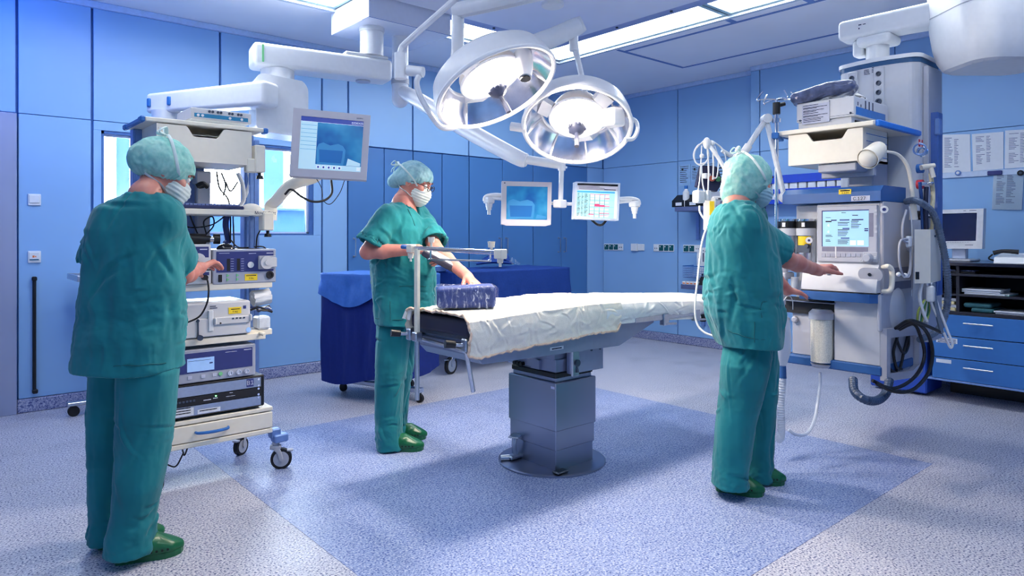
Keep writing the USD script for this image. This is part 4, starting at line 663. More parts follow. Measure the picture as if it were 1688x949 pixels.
# ================================================================ surgical lamps
M_SHELL = mat('lamp_shell', (226, 228, 234), .3, grain=.02); M_MIRROR = mat('lamp_mirror', (222, 226, 238), .16, 1.0, grain=.12, scale=14); M_HANDLE = mat('handle_grey', (66, 72, 98), .4); M_DISH = mat('dish_frosted', (214, 204, 196), .3, grain=.02); M_BULB = usdkit.material(stage, '/World/Looks/lamp_bulb', {'e': ('emission', {'color': (1.0, .93, .86), 'strength': 26.0})}, surface='e.emission')
M_LGLASS = usdkit.material(stage, '/World/Looks/lamp_glass', {'t': ('transparent_bsdf', {'color': (.97, .98, 1)}), 'g': ('glossy_bsdf', {'roughness': .05}), 'm': ('mix_closure', {'fac': .07})}, [('t.BSDF', 'm.closure1'), ('g.BSDF', 'm.closure2')], 'm.closure')
def cv(X, Y, Z): return np.array([X*CA + Y*SA, -X*SA + Y*CA, Z])   # camera-right, ahead, up -> room direction
def arc(prof, a0, a1, n, C, e1, e2, nn):
    th = np.linspace(a0, a1, n); pr = np.asarray(prof); ring = np.cos(th)[:, None]*e1 + np.sin(th)[:, None]*e2
    v = (C + pr[:, 1][:, None, None]*nn + pr[:, 0][:, None, None]*ring[None]).reshape(-1, 3); k = len(pr); f = []
    for q in range(k):
        A_, B_ = q*n, ((q+1) % k)*n; i = np.arange(n-1); f += [np.c_[A_+i, A_+i+1, B_+i+1], np.c_[A_+i, B_+i+1, B_+i]]
    for o in (0, n-1):
        for q in range(1, k-1): f.append(np.array([[o, q*n+o, (q+1)*n+o]]))
    m = trimesh.Trimesh(v, np.vstack(f), process=False); trimesh.repair.fix_normals(m); return m
def surgical_lamp(label, C, n, R, segs, rot, power):
    n = unit(n); e1, e2 = frame(n); t = Thing('surgical_lamp', label, 'surgical lamp', C); C = np.asarray(C)
    b = -n                                                   # depth goes away from the light side
    t.part('rim', torus(C, R, .013, n, 72, 10), M_SHELL)
    t.part('outer_shell', lathe([(R+.006, 0), (R+.004, .05), (R*.95, .11), (R*.80, .15), (R*.79, .145), (R*.93, .105), (R-.008, .045), (R-.006, 0)], 72, C, b), M_SHELL)
    t.part('inner_ring', lathe([(R*.66, .118), (R*.69, .118), (R*.69, .135), (R*.66, .135), (R*.66, .118)], 64, C, b), M_SHELL)
    for k in range(segs):
        a0, a1 = rot + 2*np.pi*k/segs + .018, rot + 2*np.pi*(k+1)/segs - .018
        t.part('reflector', arc([(R-.014, .004), (R*.86, .06), (R*.69, .116), (R*.69, .121), (R*.865, .066), (R-.011, .010)], a0, a1, 12, C, e1, e2, b), M_MIRROR, label='curved mirror segment')
        a = rot + 2*np.pi*k/segs
        t.part('divider', arc([(R-.012, .001), (R*.86, .055), (R*.68, .112), (R*.68, .124), (R*.865, .068), (R-.008, .012)], a-.02, a+.02, 3, C, e1, e2, b), M_SHELL)
    t.part('dish', lathe([(R*.51, .07), (R*.49, .11), (R*.40, .16), (R*.18, .19), (0, .195), (0, .20), (R*.19, .196), (R*.41, .167), (R*.505, .112), (R*.522, .07), (R*.51, .07)], 56, C, b), M_DISH, label='bright inner reflector dish')
    t.part('dish_rim', torus(C + b*.07, R*.515, .007, n, 56, 8), M_SHELL)
    t.part('bulb_ring', torus(C + b*.10, R*.36, .006, n, 48, 8), M_SHELL)
    t.part('bulb', lathe([(0, .09), (R*.20, .095), (R*.27, .12), (R*.25, .155), (0, .165)], 40, C, b), M_BULB)
    for k in range(3):
        a = rot + .5 + 2*np.pi*k/3; d = math.cos(a)*e1 + math.sin(a)*e2; s = np.cross(n, d); p0, p1 = C + d*R*.49 + b*.10, C + d*R*.69 + b*.125
        m = cat(quadbox([p0 - s*.05, p1 - s*.055, p1 + s*.055, p0 + s*.05], -.035)); trimesh.repair.fix_normals(m); t.part('spoke', m, M_SHELL)
    hd = t.part('handle', cat(lathe([(0, -.055), (.016, -.052), (.042, -.03), (.05, -.008), (.046, .012), (.02, .03), (0, .03)], 28, C, b), *[sphere(C + (math.cos(a)*e1+math.sin(a)*e2)*.040 - b*.012, .016) for a in np.linspace(0, 6.283, 6)[:-1]]), M_HANDLE, label='dark grey sterile handle'); t.part('handle_grip', cyl(C + n*.04, C + n*.15, .0125, .0135, n=14), M_HANDLE, under=hd)
    t.part('back_hub', cat(cyl(C + b*.185, C + b*.24, R*.25, R*.2, n=32)), M_SHELL)
    Lp = UsdLux.DiskLight.Define(stage, t.path + '/light'); Lp.CreateRadiusAttr(R*.30); Lp.CreateIntensityAttr(power); Lp.CreateColorAttr(Gf.Vec3f(1.0, .86, .70)); sh = UsdLux.ShapingAPI.Apply(Lp.GetPrim()); sh.CreateShapingConeAngleAttr(30.0); sh.CreateShapingConeSoftnessAttr(.55)
    p = C + b*.06; Lp.AddTransformOp().Set(Gf.Matrix4d(*(e1-0*e1), 0, *np.cross(b, e1), 0, *b, 0, *(p - t.base), 1))
    return t, e1, e2
n1, n2 = cv(.41, -.305, -.86), cv(-.06, -.565, -.82)
C1, C2 = at(819, 146, 3.5), at(951, 209, 3.95)
l1, e1, e2 = surgical_lamp('big tilted surgical lamp on the left, with camera module', C1, n1, .322, 7, .45, SPOT_POWER)
cm = at(866, 110, 3.42); q = l1.part('camera_module', cat(lathe([(.0, 0), (.034, 0), (.036, .02), (.046, .06), (.05, .12), (.045, .15), (0, .15)], 28, at(866, 128, 3.43), unit(at(862, 95, 3.48)-at(866, 128, 3.43)))), M_SHELL, label='white camera module'); l1.part('lens', cyl(at(866, 129, 3.43), at(866.3, 131, 3.428), .026, n=24), M_BLACK, under=q)
l1.part('suspension_yoke', tube([at(692, 122, 3.36), at(687, 138, 3.36), at(696, 165, 3.38), at(722, 205, 3.42), at(742, 211, 3.46), at(760, 205, 3.5)], .0145, 10), M_SHELL); l1.part('yoke_joint', cat(cyl(at(672, 116, 3.38), at(698, 119, 3.36), .026, n=18), cyl(at(660, 88, 3.38), at(660, 130, 3.38), .030, n=20)), M_SHELL); l1.part('suspension_tube', tube([at(660, 100, 3.38), at(661, 82, 3.38), at(672, 68, 3.36), at(735, 12, 3.22), at(800, -46, 3.1)], .0155, 10), M_SHELL)
l1.part('hub', cat(cyl(at(800, -46, 3.1) - [0, 0, .08], (*at(800, -46, 3.1)[:2], H-.02), .06)), M_SHELL)
l2, e1, e2 = surgical_lamp('round surgical lamp on the right, above the hanging monitors', C2, n2, .310, 8, .2, SPOT_POWER)
bk2 = C2 - unit(n2)*.22
l2.part('suspension_tube', tube([at(947, 45, 4.1), at(948, 78, 4.1), at(953, 100, 4.12), at(966, 165, 4.16), bk2], [.022, .022, .017, .018, .02], 12, 5), M_SHELL); l2.part('tube_joint', cat(cyl(at(945, 60, 4.1), at(946, 84, 4.1), .026, n=18)), M_SHELL)
l2.part('spring_arm', tube([at(962, 38, 4.1), at(948, 45, 4.1), at(900, 66, 3.98), at(800, 100, 3.72), at(757, 112, 3.6)], [.045, .055, .058, .05, .04], 14, 5), M_SHELL); l2.part('arm_joint', cat(cyl(at(755, 24, 3.6), at(754, 88, 3.6), .033, n=22), sphere(at(753, 104, 3.6), .045), cyl(at(755, 85, 3.6), at(753, 104, 3.6), .036, n=22)), M_SHELL)
l2.part('hub_arm', tube([at(752, 18, 3.6), at(830, 0, 3.41), at(960, -34, 3.1)], [.042, .045, .05], 12, 0), M_SHELL); l2.part('hub', cat(cyl((*at(960, -34, 3.1)[:2], 2.37), (*at(960, -34, 3.1)[:2], H-.02), .08)), M_SHELL)
sd = at(1010, 193, 3.9); l2.part('camera_module', rbox(sd[0]-.05, sd[0]+.05, sd[1]-.055, sd[1]+.055, sd[2]-.055, sd[2]+.05, .015), M_SHELL, label='white module box'); l2.part('grip', tube([at(1034, 192, 3.93), at(1048, 200, 3.93), at(1051, 214, 3.9), at(1044, 228, 3.88), at(1030, 230, 3.86)], .012, 10), M_SHELL, label='white loop grip'); l2.part('side_stub', tube([at(868, 212, 4.0), at(842, 208, 4.02)], .026, 12, 0), M_SHELL)
# ================================================================ twin monitors on their own spring arm
tw = Thing('monitor_support', 'white spring arm and post that carry the two hanging monitors', 'monitor arm', (2.884, 4.7, 2.83))
cc = np.array([2.884, 4.7, 0]); tw.part('column', cat(cyl(cc + [0, 0, 2.835], cc + [0, 0, 2.34], .066, n=28), sphere(cc + [0, 0, 2.34], .066)), M_SHELL); tw.part('column_joint', cyl(cc + [0, 0, 2.5], cc + [0, 0, 2.46], .071, n=28), M_GREY)
tw.part('spring_arm', tube([cc + [0, 0, 2.41], at(690, 165, 5.3), at(770, 214, 4.95), at(850, 258, 4.62), at(868, 264, 4.58)], [.055, .06, .062, .055, .045], 16, 5), M_SHELL); tw.part('wrist', tube([at(862, 262, 4.6), at(900, 268, 4.56), at(926, 272, 4.55)], .03, 12, 4), M_SHELL)
tw.part('post', cyl(at(926, 262, 4.55), at(924, 340, 4.55), .0165, n=18), M_SHELL); tw.part('post_sleeve', cat(cyl(at(926, 266, 4.55), at(926, 281, 4.55), .026, n=20)), M_SHELL); tw.part('post_sleeve', rbox(*(lambda c: (c[0]-.035, c[0]+.035, c[1]-.035, c[1]+.035, c[2]-.026, c[2]+.028))(at(923, 336, 4.55)), .01), M_SHELL)
tw.part('sleeve_screw', tube([at(918, 275, 4.55), at(935, 276, 4.55)], .007, 8, 0), M_WHITE)
tw.part('crossbar', tube([at(808, 326, 4.62), at(860, 331, 4.6), at(923, 335.5, 4.58), at(985, 336, 4.6), at(1040, 331, 4.62)], .012, 10), M_SHELL)
for s, (u, v) in ((-1, (806, 327)), (1, (1046, 333))):
    c = at(u, v, 4.62); tw.part('grip_bracket', cat(tube([c + cv(-s*.10, 0, .02), c + cv(-s*.03, 0, .022), c + cv(s*.02, 0, .01), c + cv(s*.028, 0, -.02)], .016, 10), rbox(c[0]-.03, c[0]+.03, c[1]-.03, c[1]+.03, c[2]-.035, c[2]+.008, .01)), M_SHELL); tw.part('plug', cat(cyl(c + [0, 0, -.03], c + [0, 0, -.06], .026, .022), cyl(c + [0, 0, -.055], c + [0, 0, -.078], .018), cyl(c + [0, 0, -.075], c + [0, 0, -.11], .012)), M_SHELL)
tw.part('cable', tube([at(975, 362, 4.6), at(985, 370, 4.58), at(993, 370, 4.58), at(1000, 362, 4.6)], .008, 8), M_CABLE)
c4 = [at(826, 369.5, 4.50), at(908, 370.5, 4.52), at(909.5, 300.5, 4.54), at(827, 298.5, 4.52)]
t = monitor('monitor', 'left of the two hanging monitors, showing a blue tooth picture', c4, (.10, .08, .115, .11), .035, bez_m, M_SCR); blob_xray(t, .03, .03, .70, .60)
t.part('screen_image', quadbox([t.SL(a, b, .0022) for a, b in ((.72, .03), (.98, .03), (.98, .1), (.75, .16))], .001), G_TOOTH, under=t.sc); t.part('chin', quadbox([t.L(.1, -.03, .004), t.L(.9, -.03, .004), t.L(1, .01, .004), t.L(0, .01, .004)], .02), bez_m); t.part('badge', quadbox([t.L(.045, .945, .0066), t.L(.075, .945, .0066), t.L(.075, .97, .0066), t.L(.045, .97, .0066)], .001), M_INK)
c4 = [at(946.5, 360.5, 4.44), at(1019, 363.5, 4.54), at(1022, 302, 4.56), at(949, 299.5, 4.46)]
t = monitor('monitor', 'right of the two hanging monitors, showing a colour-coded schedule table', c4, (.035, .045, .045, .035), .035, mat('monitor_blue_white', (196, 208, 230), .35), G_WHT)
t.patch(0, .94, 1, 1, M_INKBLK); t.patch(0, .80, 1, .94, glow('screen_greyband', (170, 168, 184), .6)); t.patch(0, .0, .93, .80, glow('screen_cyan', (150, 206, 214), .8)); t.patch(0, .735, .93, .775, glow('screen_blueband', (60, 150, 200), .7), d=.0022)
for i in range(3): t.patch(.03+i*.01, .905-i*.035, .55+.12*i, .915-i*.035, M_INK, d=.0026)
t.patch(.66, .825, .95, .845, M_INK, d=.0026); G_RED = glow('screen_red', (214, 70, 110), .7); G_PINK = glow('screen_pink', (214, 190, 214), .8)
rr = random.Random(4)
for i in range(4):
    x = .315+i*.122; t.patch(x, .01, x+.006, .69, M_INK, d=.0028); t.patch(x+.012, .60, x+.11, .68, G_PINK, d=.0024)
    t.patch(x+.004, .685, x+.118, .697, G_RED, d=.003)
    for k in range(6): t.patch(x+.012, .03+k*.1, x+.11, .08+k*.1, glow('screen_cell', (190, 214, 220), .85), d=.0022)
for a, b, c, d_ in ((.44, .335, .56, .41), (.56, .335, .68, .385), (.68, .34, .81, .36), (.30, .09, .43, .115), (.56, .135, .81, .15), (.56, .085, .81, .095), (.56, .57, .68, .58), (.68, .565, .81, .58)): t.patch(a, b, c, d_, G_RED, d=.0034)
for j in range(17):
    for x0, w_ in ((.02, .07), (.115, .05), (.19, .085)): t.patch(x0, .69-j*.04, x0+w_*rr.uniform(.5, 1), .705-j*.04, M_INK, d=.0026)
for j in range(3): t.patch(.02, .53-j*.2, .92, .533-j*.2, M_INK, d=.0024)
# ================================================================ draped instrument tables behind
M_DRAPE = mat('drape_dark_blue', (24, 42, 112), .75, grain=.06, scale=60, bump=.15, spec=.2); M_DRAPEL = mat('drape_blue', (60, 110, 186), .7, grain=.05, scale=50, bump=.2, spec=.2); M_DRAPEM = mat('drape_mid_blue', (32, 64, 138), .75, grain=.06, scale=60, bump=.2, spec=.2)
def drape(lx, ly, ztop, zbot, amp, seed, r=.06, flare=.03, nz=40, na=170, sag=0):
    ring = np.array(rrect(-lx/2, lx/2, -ly/2, ly/2, r, 7)); L_ = np.r_[0, np.cumsum(np.linalg.norm(np.diff(np.vstack([ring, ring[:1]]), axis=0), axis=1))]
    s = np.linspace(0, L_[-1], na, endpoint=False); rp = np.c_[np.interp(s, L_, np.r_[ring[:, 0], ring[0, 0]]), np.interp(s, L_, np.r_[ring[:, 1], ring[0, 1]])]
    nr = np.c_[np.roll(rp, -1, 0)-np.roll(rp, 1, 0)]; nr = np.c_[nr[:, 1], -nr[:, 0]]; nr /= np.linalg.norm(nr, axis=1)[:, None]
    V = []; th = 2*np.pi*s/L_[-1]
    for f in np.linspace(.0, .96, 9): V.append(np.c_[rp*f, np.full(na, ztop) + amp*.35*(meshkit.fbm(np.c_[rp*f*14, np.full(na, seed)], 3)-.5)])
    zb = np.array([zbot(t_) for t_ in th]) if callable(zbot) else np.full(na, zbot)
    for q in np.linspace(0, 1, nz):
        wob = meshkit.fbm(np.c_[np.cos(th)*3.2, np.sin(th)*3.2, np.full(na, seed+q*.6)], 3, seed) - .5; fine = meshkit.fbm(np.c_[np.cos(th)*9, np.sin(th)*9, np.full(na, q*3)], 2, seed+5)-.5
        o = flare*q + amp*(wob*2.4*min(1, q*1.6+.05) + fine*.5*min(1, q*3)) ; z = ztop - .004 - q*(ztop - zb)
        V.append(np.c_[rp + nr*o[:, None], z])
    V = np.vstack(V); k = len(V)//na; i = np.arange(na); j = (i+1) % na; f = [np.vstack([np.c_[q*na+i, (q+1)*na+i, (q+1)*na+j], np.c_[q*na+i, (q+1)*na+j, q*na+j]]) for q in range(k-1)]
    m = trimesh.Trimesh(V, np.vstack(f), process=False); m.merge_vertices(); m.update_faces(m.nondegenerate_faces())
    if m.face_normals[np.argmax(m.triangles_center[:, 2])][2] < 0: m.invert()
    return m
# instrument stand left of the middle nurse
b0, b1 = onz(566, 632, .06), onz(692, 650, .06); ct = at(617, 500, 5.42); yb = math.atan2((b1-b0)[1], (b1-b0)[0]); bc = (b0+b1)/2
t = Thing('instrument_stand', 'instrument stand on a steel T-base behind the middle nurse', 'instrument stand', (bc[0], bc[1], 0))
d_ = unit((b1-b0)*[1, 1, 0]); pd_ = np.array([-d_[1], d_[0], 0]); mid = bc
t.part('base_bar', xf(box(-np.linalg.norm((b1-b0)[:2])/2-.02, np.linalg.norm((b1-b0)[:2])/2+.02, -.025, .025, .075, .11, .004), yb, (*mid[:2], 0)), M_STEEL); t.part('pole', cyl(mid*[1, 1, 0] + [0, 0, .1], mid*[1, 1, 0] + [0, 0, .93], .022), M_STEEL); t.part('tray', xf(box(-.40, .40, -.22, .22, .925, .94, .006), yb, (*mid[:2], 0)), M_STEEL)
t.part('base_bar', xf(box(-.025, .025, 0, .4, .08, .105, .004), yb, (*mid[:2], 0)), M_STEEL)
for p in (b0*[1, 1, 0], b1*[1, 1, 0], mid*[1, 1, 0] + pd_*.38): t.part('caster', cat(cyl(p - pd_*.012 + [0, 0, .032], p + pd_*.012 + [0, 0, .032], .032, n=20), cyl(p + [0, 0, .05], p + [0, 0, .085], .012)), M_RUBBER)
dm = drape(.84, .46, .955, lambda a: .20 + .06*math.cos(a-.4) + .02*math.sin(3*a), .030, 3, flare=.012)
single('instrument_drape', xf(dm, yb, (mid[0]+.0, mid[1]+.0, 0)), M_DRAPE, 'dark blue drape hanging over the stand behind the middle nurse', 'drape', smooth=60)
dm = drape(.865, .485, .968, lambda a: .80 - .05*math.sin(2*a+.6) - .05*math.cos(3*a), .022, 9, flare=.012, nz=16)
single('top_drape', xf(dm, yb, (mid[0], mid[1], 0)), M_DRAPEL, 'lighter blue cloth folded over the dark drape behind the middle nurse', 'drape', smooth=60)
# long instrument table against the cupboards
t = Thing('instrument_table', 'long steel instrument table on large casters in front of the blue cupboards', 'table', (4.4, 5.36, 0))
for x in (3.72, 5.08):
    for y in (5.08, 5.62): t.part('leg', box(x-.016, x+.016, y-.016, y+.016, .19, .90, .003), M_STEEL); caster(t, (x-.07, y-.0, 0), .078, .3, .028, 'caster', True, False, up=.09)
t.part('lower_shelf', box(3.70, 5.10, 5.07, 5.64, .34, .36, .004), M_STEEL); t.part('table_top', box(3.66, 5.14, 5.04, 5.68, .89, .92, .004), M_STEEL)
for y in (5.08, 5.62): t.part('rail', box(3.7, 5.1, y-.012, y+.012, .20, .23, .003), M_STEEL)
dm = drape(1.52, .70, .93, lambda a: .47 + .03*math.sin(4*a), .035, 21, flare=.02)
single('table_drape', xf(dm, 0, (4.40, 5.36, 0)), M_DRAPEM, 'mid blue drape over the long table in front of the cupboards', 'drape', smooth=60)
c = onz(818, 433, .935) ; c = ony(818, 431, 5.35); bl = []
for k in range(5): bl.append(tube([c + cv(-.2+.02*k, .03*k-.06, -.02+.012*k), c + cv(-.05, .02*k-.04, .012*k), c + cv(.1, .02*k, .016*k-.01), c + cv(.17-.02*k, .05-.02*k, .01*k-.02)], [.02, .03, .028, .012], 10, 6, flat=(1.4, .6)))
t = Thing('wrapped_bundle', 'crumpled blue bundle in clear wrap on the long draped table', 'bundle', c - [0, 0, .03]); t.part('folds', cat(*bl), M_DRAPEM, kind='stuff')
t.part('clear_wrap', cat(*[tube([c + cv(.08+.03*k, -.02, .03-.02*k), c + cv(.16, 0, .012*k-.01), c + cv(.24, .02, -.035+.004*k)], [.006, .009, .003], 7, 5, flat=(1.8, .5)) for k in range(4)]), M_FILM, kind='stuff')
single('silver_dish', lathe([(0, 0), (.06, 0), (.10, .045), (.095, .045), (.055, .006), (0, .006)], 28, ony(723, 452, 5.2)*[1, 1, 0] + [0, 0, .934]), mat('dish_blue', (120, 160, 220), .3, .4), 'pale blue round dish on the long draped table behind the middle nurse', 'dish')
# steel stand behind the left nurse
p = onz(113, 687, 0.); q = np.array([p[0]+.03, p[1], 0]); mx = q[0]+.36
t = Thing('mayo_stand', 'stainless tray stand near the wall behind the left nurse', 'instrument stand', (mx, q[1], 0)); zt2 = at(130, 455, 4.75)[2]
t.part('tray', cat(box(mx-.36, mx+.36, q[1]-.20, q[1]+.2, zt2-.03, zt2-.02), box(mx-.37, mx+.37, q[1]-.215, q[1]-.20, zt2-.03, zt2+.01, .003), box(mx-.37, mx-.355, q[1]-.2, q[1]+.2, zt2-.03, zt2+.01, .003), box(mx-.37, mx+.37, q[1]+.2, q[1]+.215, zt2-.03, zt2+.01, .003)), M_STEEL)
t.part('pole', cyl((mx-.05, q[1], .09), (mx-.05, q[1], zt2-.03), .02), M_STEEL); t.part('base_bar', cat(box(mx-.40, mx+.36, q[1]-.03, q[1]+.03, .075, .1, .004)), M_STEEL); t.part('base_bar', box(mx-.07, mx-.03, q[1]-.03, q[1]+.22, .08, .095, .003), M_STEEL)
for x in (mx-.36, mx+.32): t.part('caster', cat(cyl((x, q[1]-.014, .036), (x, q[1]+.014, .036), .036, n=24), cyl((x, q[1], .05), (x, q[1], .085), .012)), M_RUBBER)
t.part('crank_handle', cat(tube([at(158, 622, 4.7), at(150, 618, 4.72), at(146, 621, 4.72), at(134, 612, 4.72), at(137, 609, 4.72), at(150, 616, 4.72)], .009, 8, 4)), M_BLUETRIM)
# ================================================================ right pendant: column, shelves and anaesthesia machine
M_MACH = mat('machine_white', (192, 196, 206), .42, grain=.02); M_MGREY = mat('machine_grey', (176, 180, 194), .45, grain=.02); M_HOOD = mat('machine_blue', (44, 92, 156), .45, grain=.03); M_STRIP = mat('dark_strip', (120, 122, 146), .45); M_BLUSH = mat('bright_blue_edge', (38, 124, 226), .3)
MX, YR, YL = 3.9, 1.485, 2.005
pn = Thing('supply_column', 'tall white media supply column hanging from the ceiling arm on the right', 'supply column', (4.68, 1.74, 2.4))
cs = rrect(4.5, 4.86, 1.50, 1.975, .05, 6); 
def bow(m, k=.05):                                       # gently bulged front
    v = m.vertices; f = np.clip((4.62 - v[:, 0])/.12, 0, 1); v[:, 0] -= f*k*(1 - ((v[:, 1]-1.735)/.24)**2); return m
pn.part('column', bow(prism([(x, y) for x, y in np.vstack([rrect(4.5, 4.86, 1.50, 1.975, .05, 6)])], .62, 2.30, 'xy').subdivide_to_size(.15)), M_MACH)
pn.part('cap_band', bow(prism(rrect(4.497, 4.863, 1.497, 1.978, .05, 6), 2.30, 2.328, 'xy').subdivide_to_size(.15)), mat('band_teal', (36, 84, 130), .4), label='dark blue band'); pn.part('column_cap', bow(prism(rrect(4.49, 4.87, 1.49, 1.985, .05, 6), 2.328, 2.352, 'xy').subdivide_to_size(.15)), M_WHITE)
for uu, lab in ((1406, ''), (1450, '')):
    c0 = onx(uu, 110, 4.455); y_ = c0[1]; q = pn.part('outlet_strip', box(4.44, 4.47, y_-.03, y_+.03, .8, 2.29, .004), M_MACH)
    for k in range(4): pn.part('gas_outlet', lathe([(0, 0), (.019 if k == 3 else .015, 0), (.019 if k == 3 else .015, .008), (.009, .010), (.008, .004), (0, .004)], 20, (4.441, y_, 2.25-.057*k), (-1, 0, 0)), M_DKSTEEL, under=q)
pn.part('print', bars_x(4.449, 1424, 115, 1434, 124, 4, .4, 5), M_INK); pn.part('print', bars_x(4.449, 1437, 111, 1441, 121, 4, .4, 6), M_INK)
nk = np.array([4.645, 1.79, 0]); pn.part('neck', cat(cyl(nk + [0, 0, 2.35], nk + [0, 0, 2.52], .068, n=28)), M_WHITE); pn.part('brake_block', cat(rbox(nk[0]-.10, nk[0]+.10, nk[1]-.11, nk[1]+.10, 2.47, 2.535, .025), rbox(nk[0]-.05, nk[0]+.05, nk[1]+.07, nk[1]+.14, 2.42, 2.53, .02)), M_WHITE)
bm = rbox(0, 1.05, -.085, .085, 2.53, 2.655, .025); bm.vertices[:, 2] += (bm.vertices[:, 2]-2.59)*.25*bm.vertices[:, 0]
pn.part('forearm', xf(bm, -1.5, (4.615, 2.0, 0)), M_WHITE); pn.part('print', cat(bars_x(4.53, 1415, 40, 1420, 43, 1, .6, 2), bars_x(4.53, 1422, 39, 1430, 42, 1, .4, 3), bars_x(4.53, 1415, 46, 1418, 49, 1, .7, 4)), M_INK)
hs = prism(rrect(-.31, .31, -.26, .26, .13, 8), 2.34, 3.0, 'xy'); hb = m3.Manifold.batch_hull([toman(prism(rrect(-.32*k, .32*k, -.27*k, .27*k, .15*k, 12), z, z+.002)) for k, z in ((1.02, 3.018), (1.0, 2.62), (.975, 2.48), (.93, 2.37), (.87, 2.29), (.78, 2.24), (.70, 2.228))])
hc = at(1648, 60, 3.95); pn.part('elbow_housing', xf(man(hb), -.7, (hc[0], hc[1], -.002)), M_WHITE); pn.part('housing_seam', xf(prism(rrect(-.319, .319, -.269, .269, .15, 12), 2.55, 2.554), -.7, (hc[0], hc[1], 0)), M_GREY)
for k, (z0, z1) in enumerate(((.62, 1.9),)): pn.part('side_rail', box(4.56, 4.80, 1.47, 1.502, z0, 2.28, .006), M_MGREY)
# terminal strip on the right edge of the column with plugs and hoses
pn.part('terminal_rail', box(4.60, 4.68, 1.43, 1.475, .9, 2.0, .005), mat('rail_blue', (70, 104, 176), .4)); K_ = 4.62
for v, m in ((278, M_BLUETRIM), (304, M_REDP), (355, M_RUBBER)):
    c = ony(1512, v, 1.43); q = pn.part('gas_plug', cyl(c, c + [0, -.03, 0], .026, n=18), m, label=None)
c = ony(1518, 276, 1.40); pn.part('plug_body', cat(cyl(c, c + cv(.075, .0, .012), .016, .013), cyl(c + cv(.055, 0, 0), c + cv(.07, 0, -.055), .013)), M_CREAM); c = ony(1518, 303, 1.40); pn.part('plug_body', cat(cyl(c, c + cv(.06, 0, .003), .012), sphere(c + cv(.05, 0, .004), .02, (1.4, 1, .5))), M_CHROME); c = ony(1518, 357, 1.40); pn.part('plug_body', cyl(c, c + cv(.06, 0, 0), .011), M_CHROME)
pn.part('hose', tube([ony(1534, 285, 1.37), ony(1538, 320, 1.37), ony(1536, 350, 1.37), ony(1535, 390, 1.37)], .012, 10), mat('hose_cream', (222, 214, 180), .45), label='cream hose'); pn.part('hose', tube([ony(1516, 300, 1.38), ony(1519, 330, 1.38), ony(1521, 380, 1.38)], .009, 8), mat('hose_navy', (36, 74, 140), .45), label='blue hose'); pn.part('hose', tube([ony(1527, 308, 1.36), ony(1526, 340, 1.36), ony(1527, 380, 1.36)], .012, 8), mat('hose_dark', (26, 32, 62), .45), label='dark hose')
c = ony(1518, 236, 1.40); pn.part('sticker', box(c[0]-.03, c[0]+.03, 1.40, 1.402, c[2]-.02, c[2]+.02), M_REDP, label='red sticker with white stripes'); pn.part('sticker_stripe', cat(box(c[0]-.03, c[0]+.03, 1.3985, 1.4, c[2]-.004, c[2]+.004), box(c[0]-.004, c[0]+.004, 1.3985, 1.4, c[2]-.02, c[2]+.02)), M_PAPER)
pn.part('key_ring', torus(ony(1520, 250, 1.40), .022, .008, (1, .3, 0), 24, 8), M_CHROME); pn.part('key_ring', torus(ony(1516, 246, 1.40), .03, .005, (1, .3, .2), 24, 8), M_ALU)
pn.part('rail_clamp', cat(box(4.59, 4.64, 1.42, 1.45, 1.86, 1.96, .006)), M_ALU)
# shelf with drawer on the column
sh = Thing('pendant_shelf', 'cream equipment shelf with scooped drawer on the right supply column', 'shelf', (4.2, 1.8, 1.67))
zS = 1.885
sh.part('shelf_board', box(MX, 4.60, onx(1440, 200, MX)[1], 2.075, zS-.026, zS, .004), M_CREAM); ye = onx(1440, 200, MX)[1]
sh.part('edge_rail', cat(box(MX+.02, 4.62, ye-.022, ye, zS-.03, zS+.004, .005)), M_BLUSH, label='bright blue edge rail'); sh.part('edge_rail', box(MX+.02, 4.5, 2.075, 2.10, zS-.03, zS+.004, .005), M_HOOD, label='blue edge rail')
yd0, yd1 = onx(1420.5, 240, MX)[1], onx(1297.5, 250, MX)[1]; zd0 = onx(1420, 263.5, MX)[2]
t0 = np.linspace(0, 1, 9); ss = t0*t0*(3-2*t0); tp_ = zS-.03; c0, c1 = onx(1384, 220, MX)[1], onx(1339, 222, MX)[1]
Pf = [(yd0, zd0), (yd1, zd0), (yd1, tp_)] + [(c1 + .045*(1-a), tp_ - .05*b) for a, b in zip(t0, ss)] + [(c0 - .045*a, tp_ - .05*(1-b)) for a, b in zip(t0, ss)] + [(yd0, tp_)]
sh.part('drawer_front', prism(Pf, MX+.015, MX+.033, 'yz'), M_CREAM); sh.part('drawer_box', cat(box(MX+.035, 4.26, yd0, yd0+.012, zd0, zS-.027), box(MX+.035, 4.26, yd1-.012, yd1, zd0, zS-.027), box(MX+.033, 4.26, yd0, yd1, zd0, zd0+.012), box(4.25, 4.26, yd0, yd1, zd0, zS-.027)), M_CREAM)
for k in range(4): sh.part('side_groove', box(MX+.06, 4.25, yd0-.0015, yd0, zd0+.03+.04*k, zd0+.033+.04*k), M_BLUETRIM)
sh.part('bracket', cat(box(4.24, 4.5, 1.66, 1.80, 1.55, zS-.03, .006)), M_MGREY); sh.part('bracket', box(4.10, 4.14, 1.6, 1.9, 1.60, zd0, .004), M_MGREY)
sh.part('under_tray', box(MX+.05, 4.2, yd0+.05, yd1-.16, zd0-.05, zd0-.002, .006), M_MGREY)
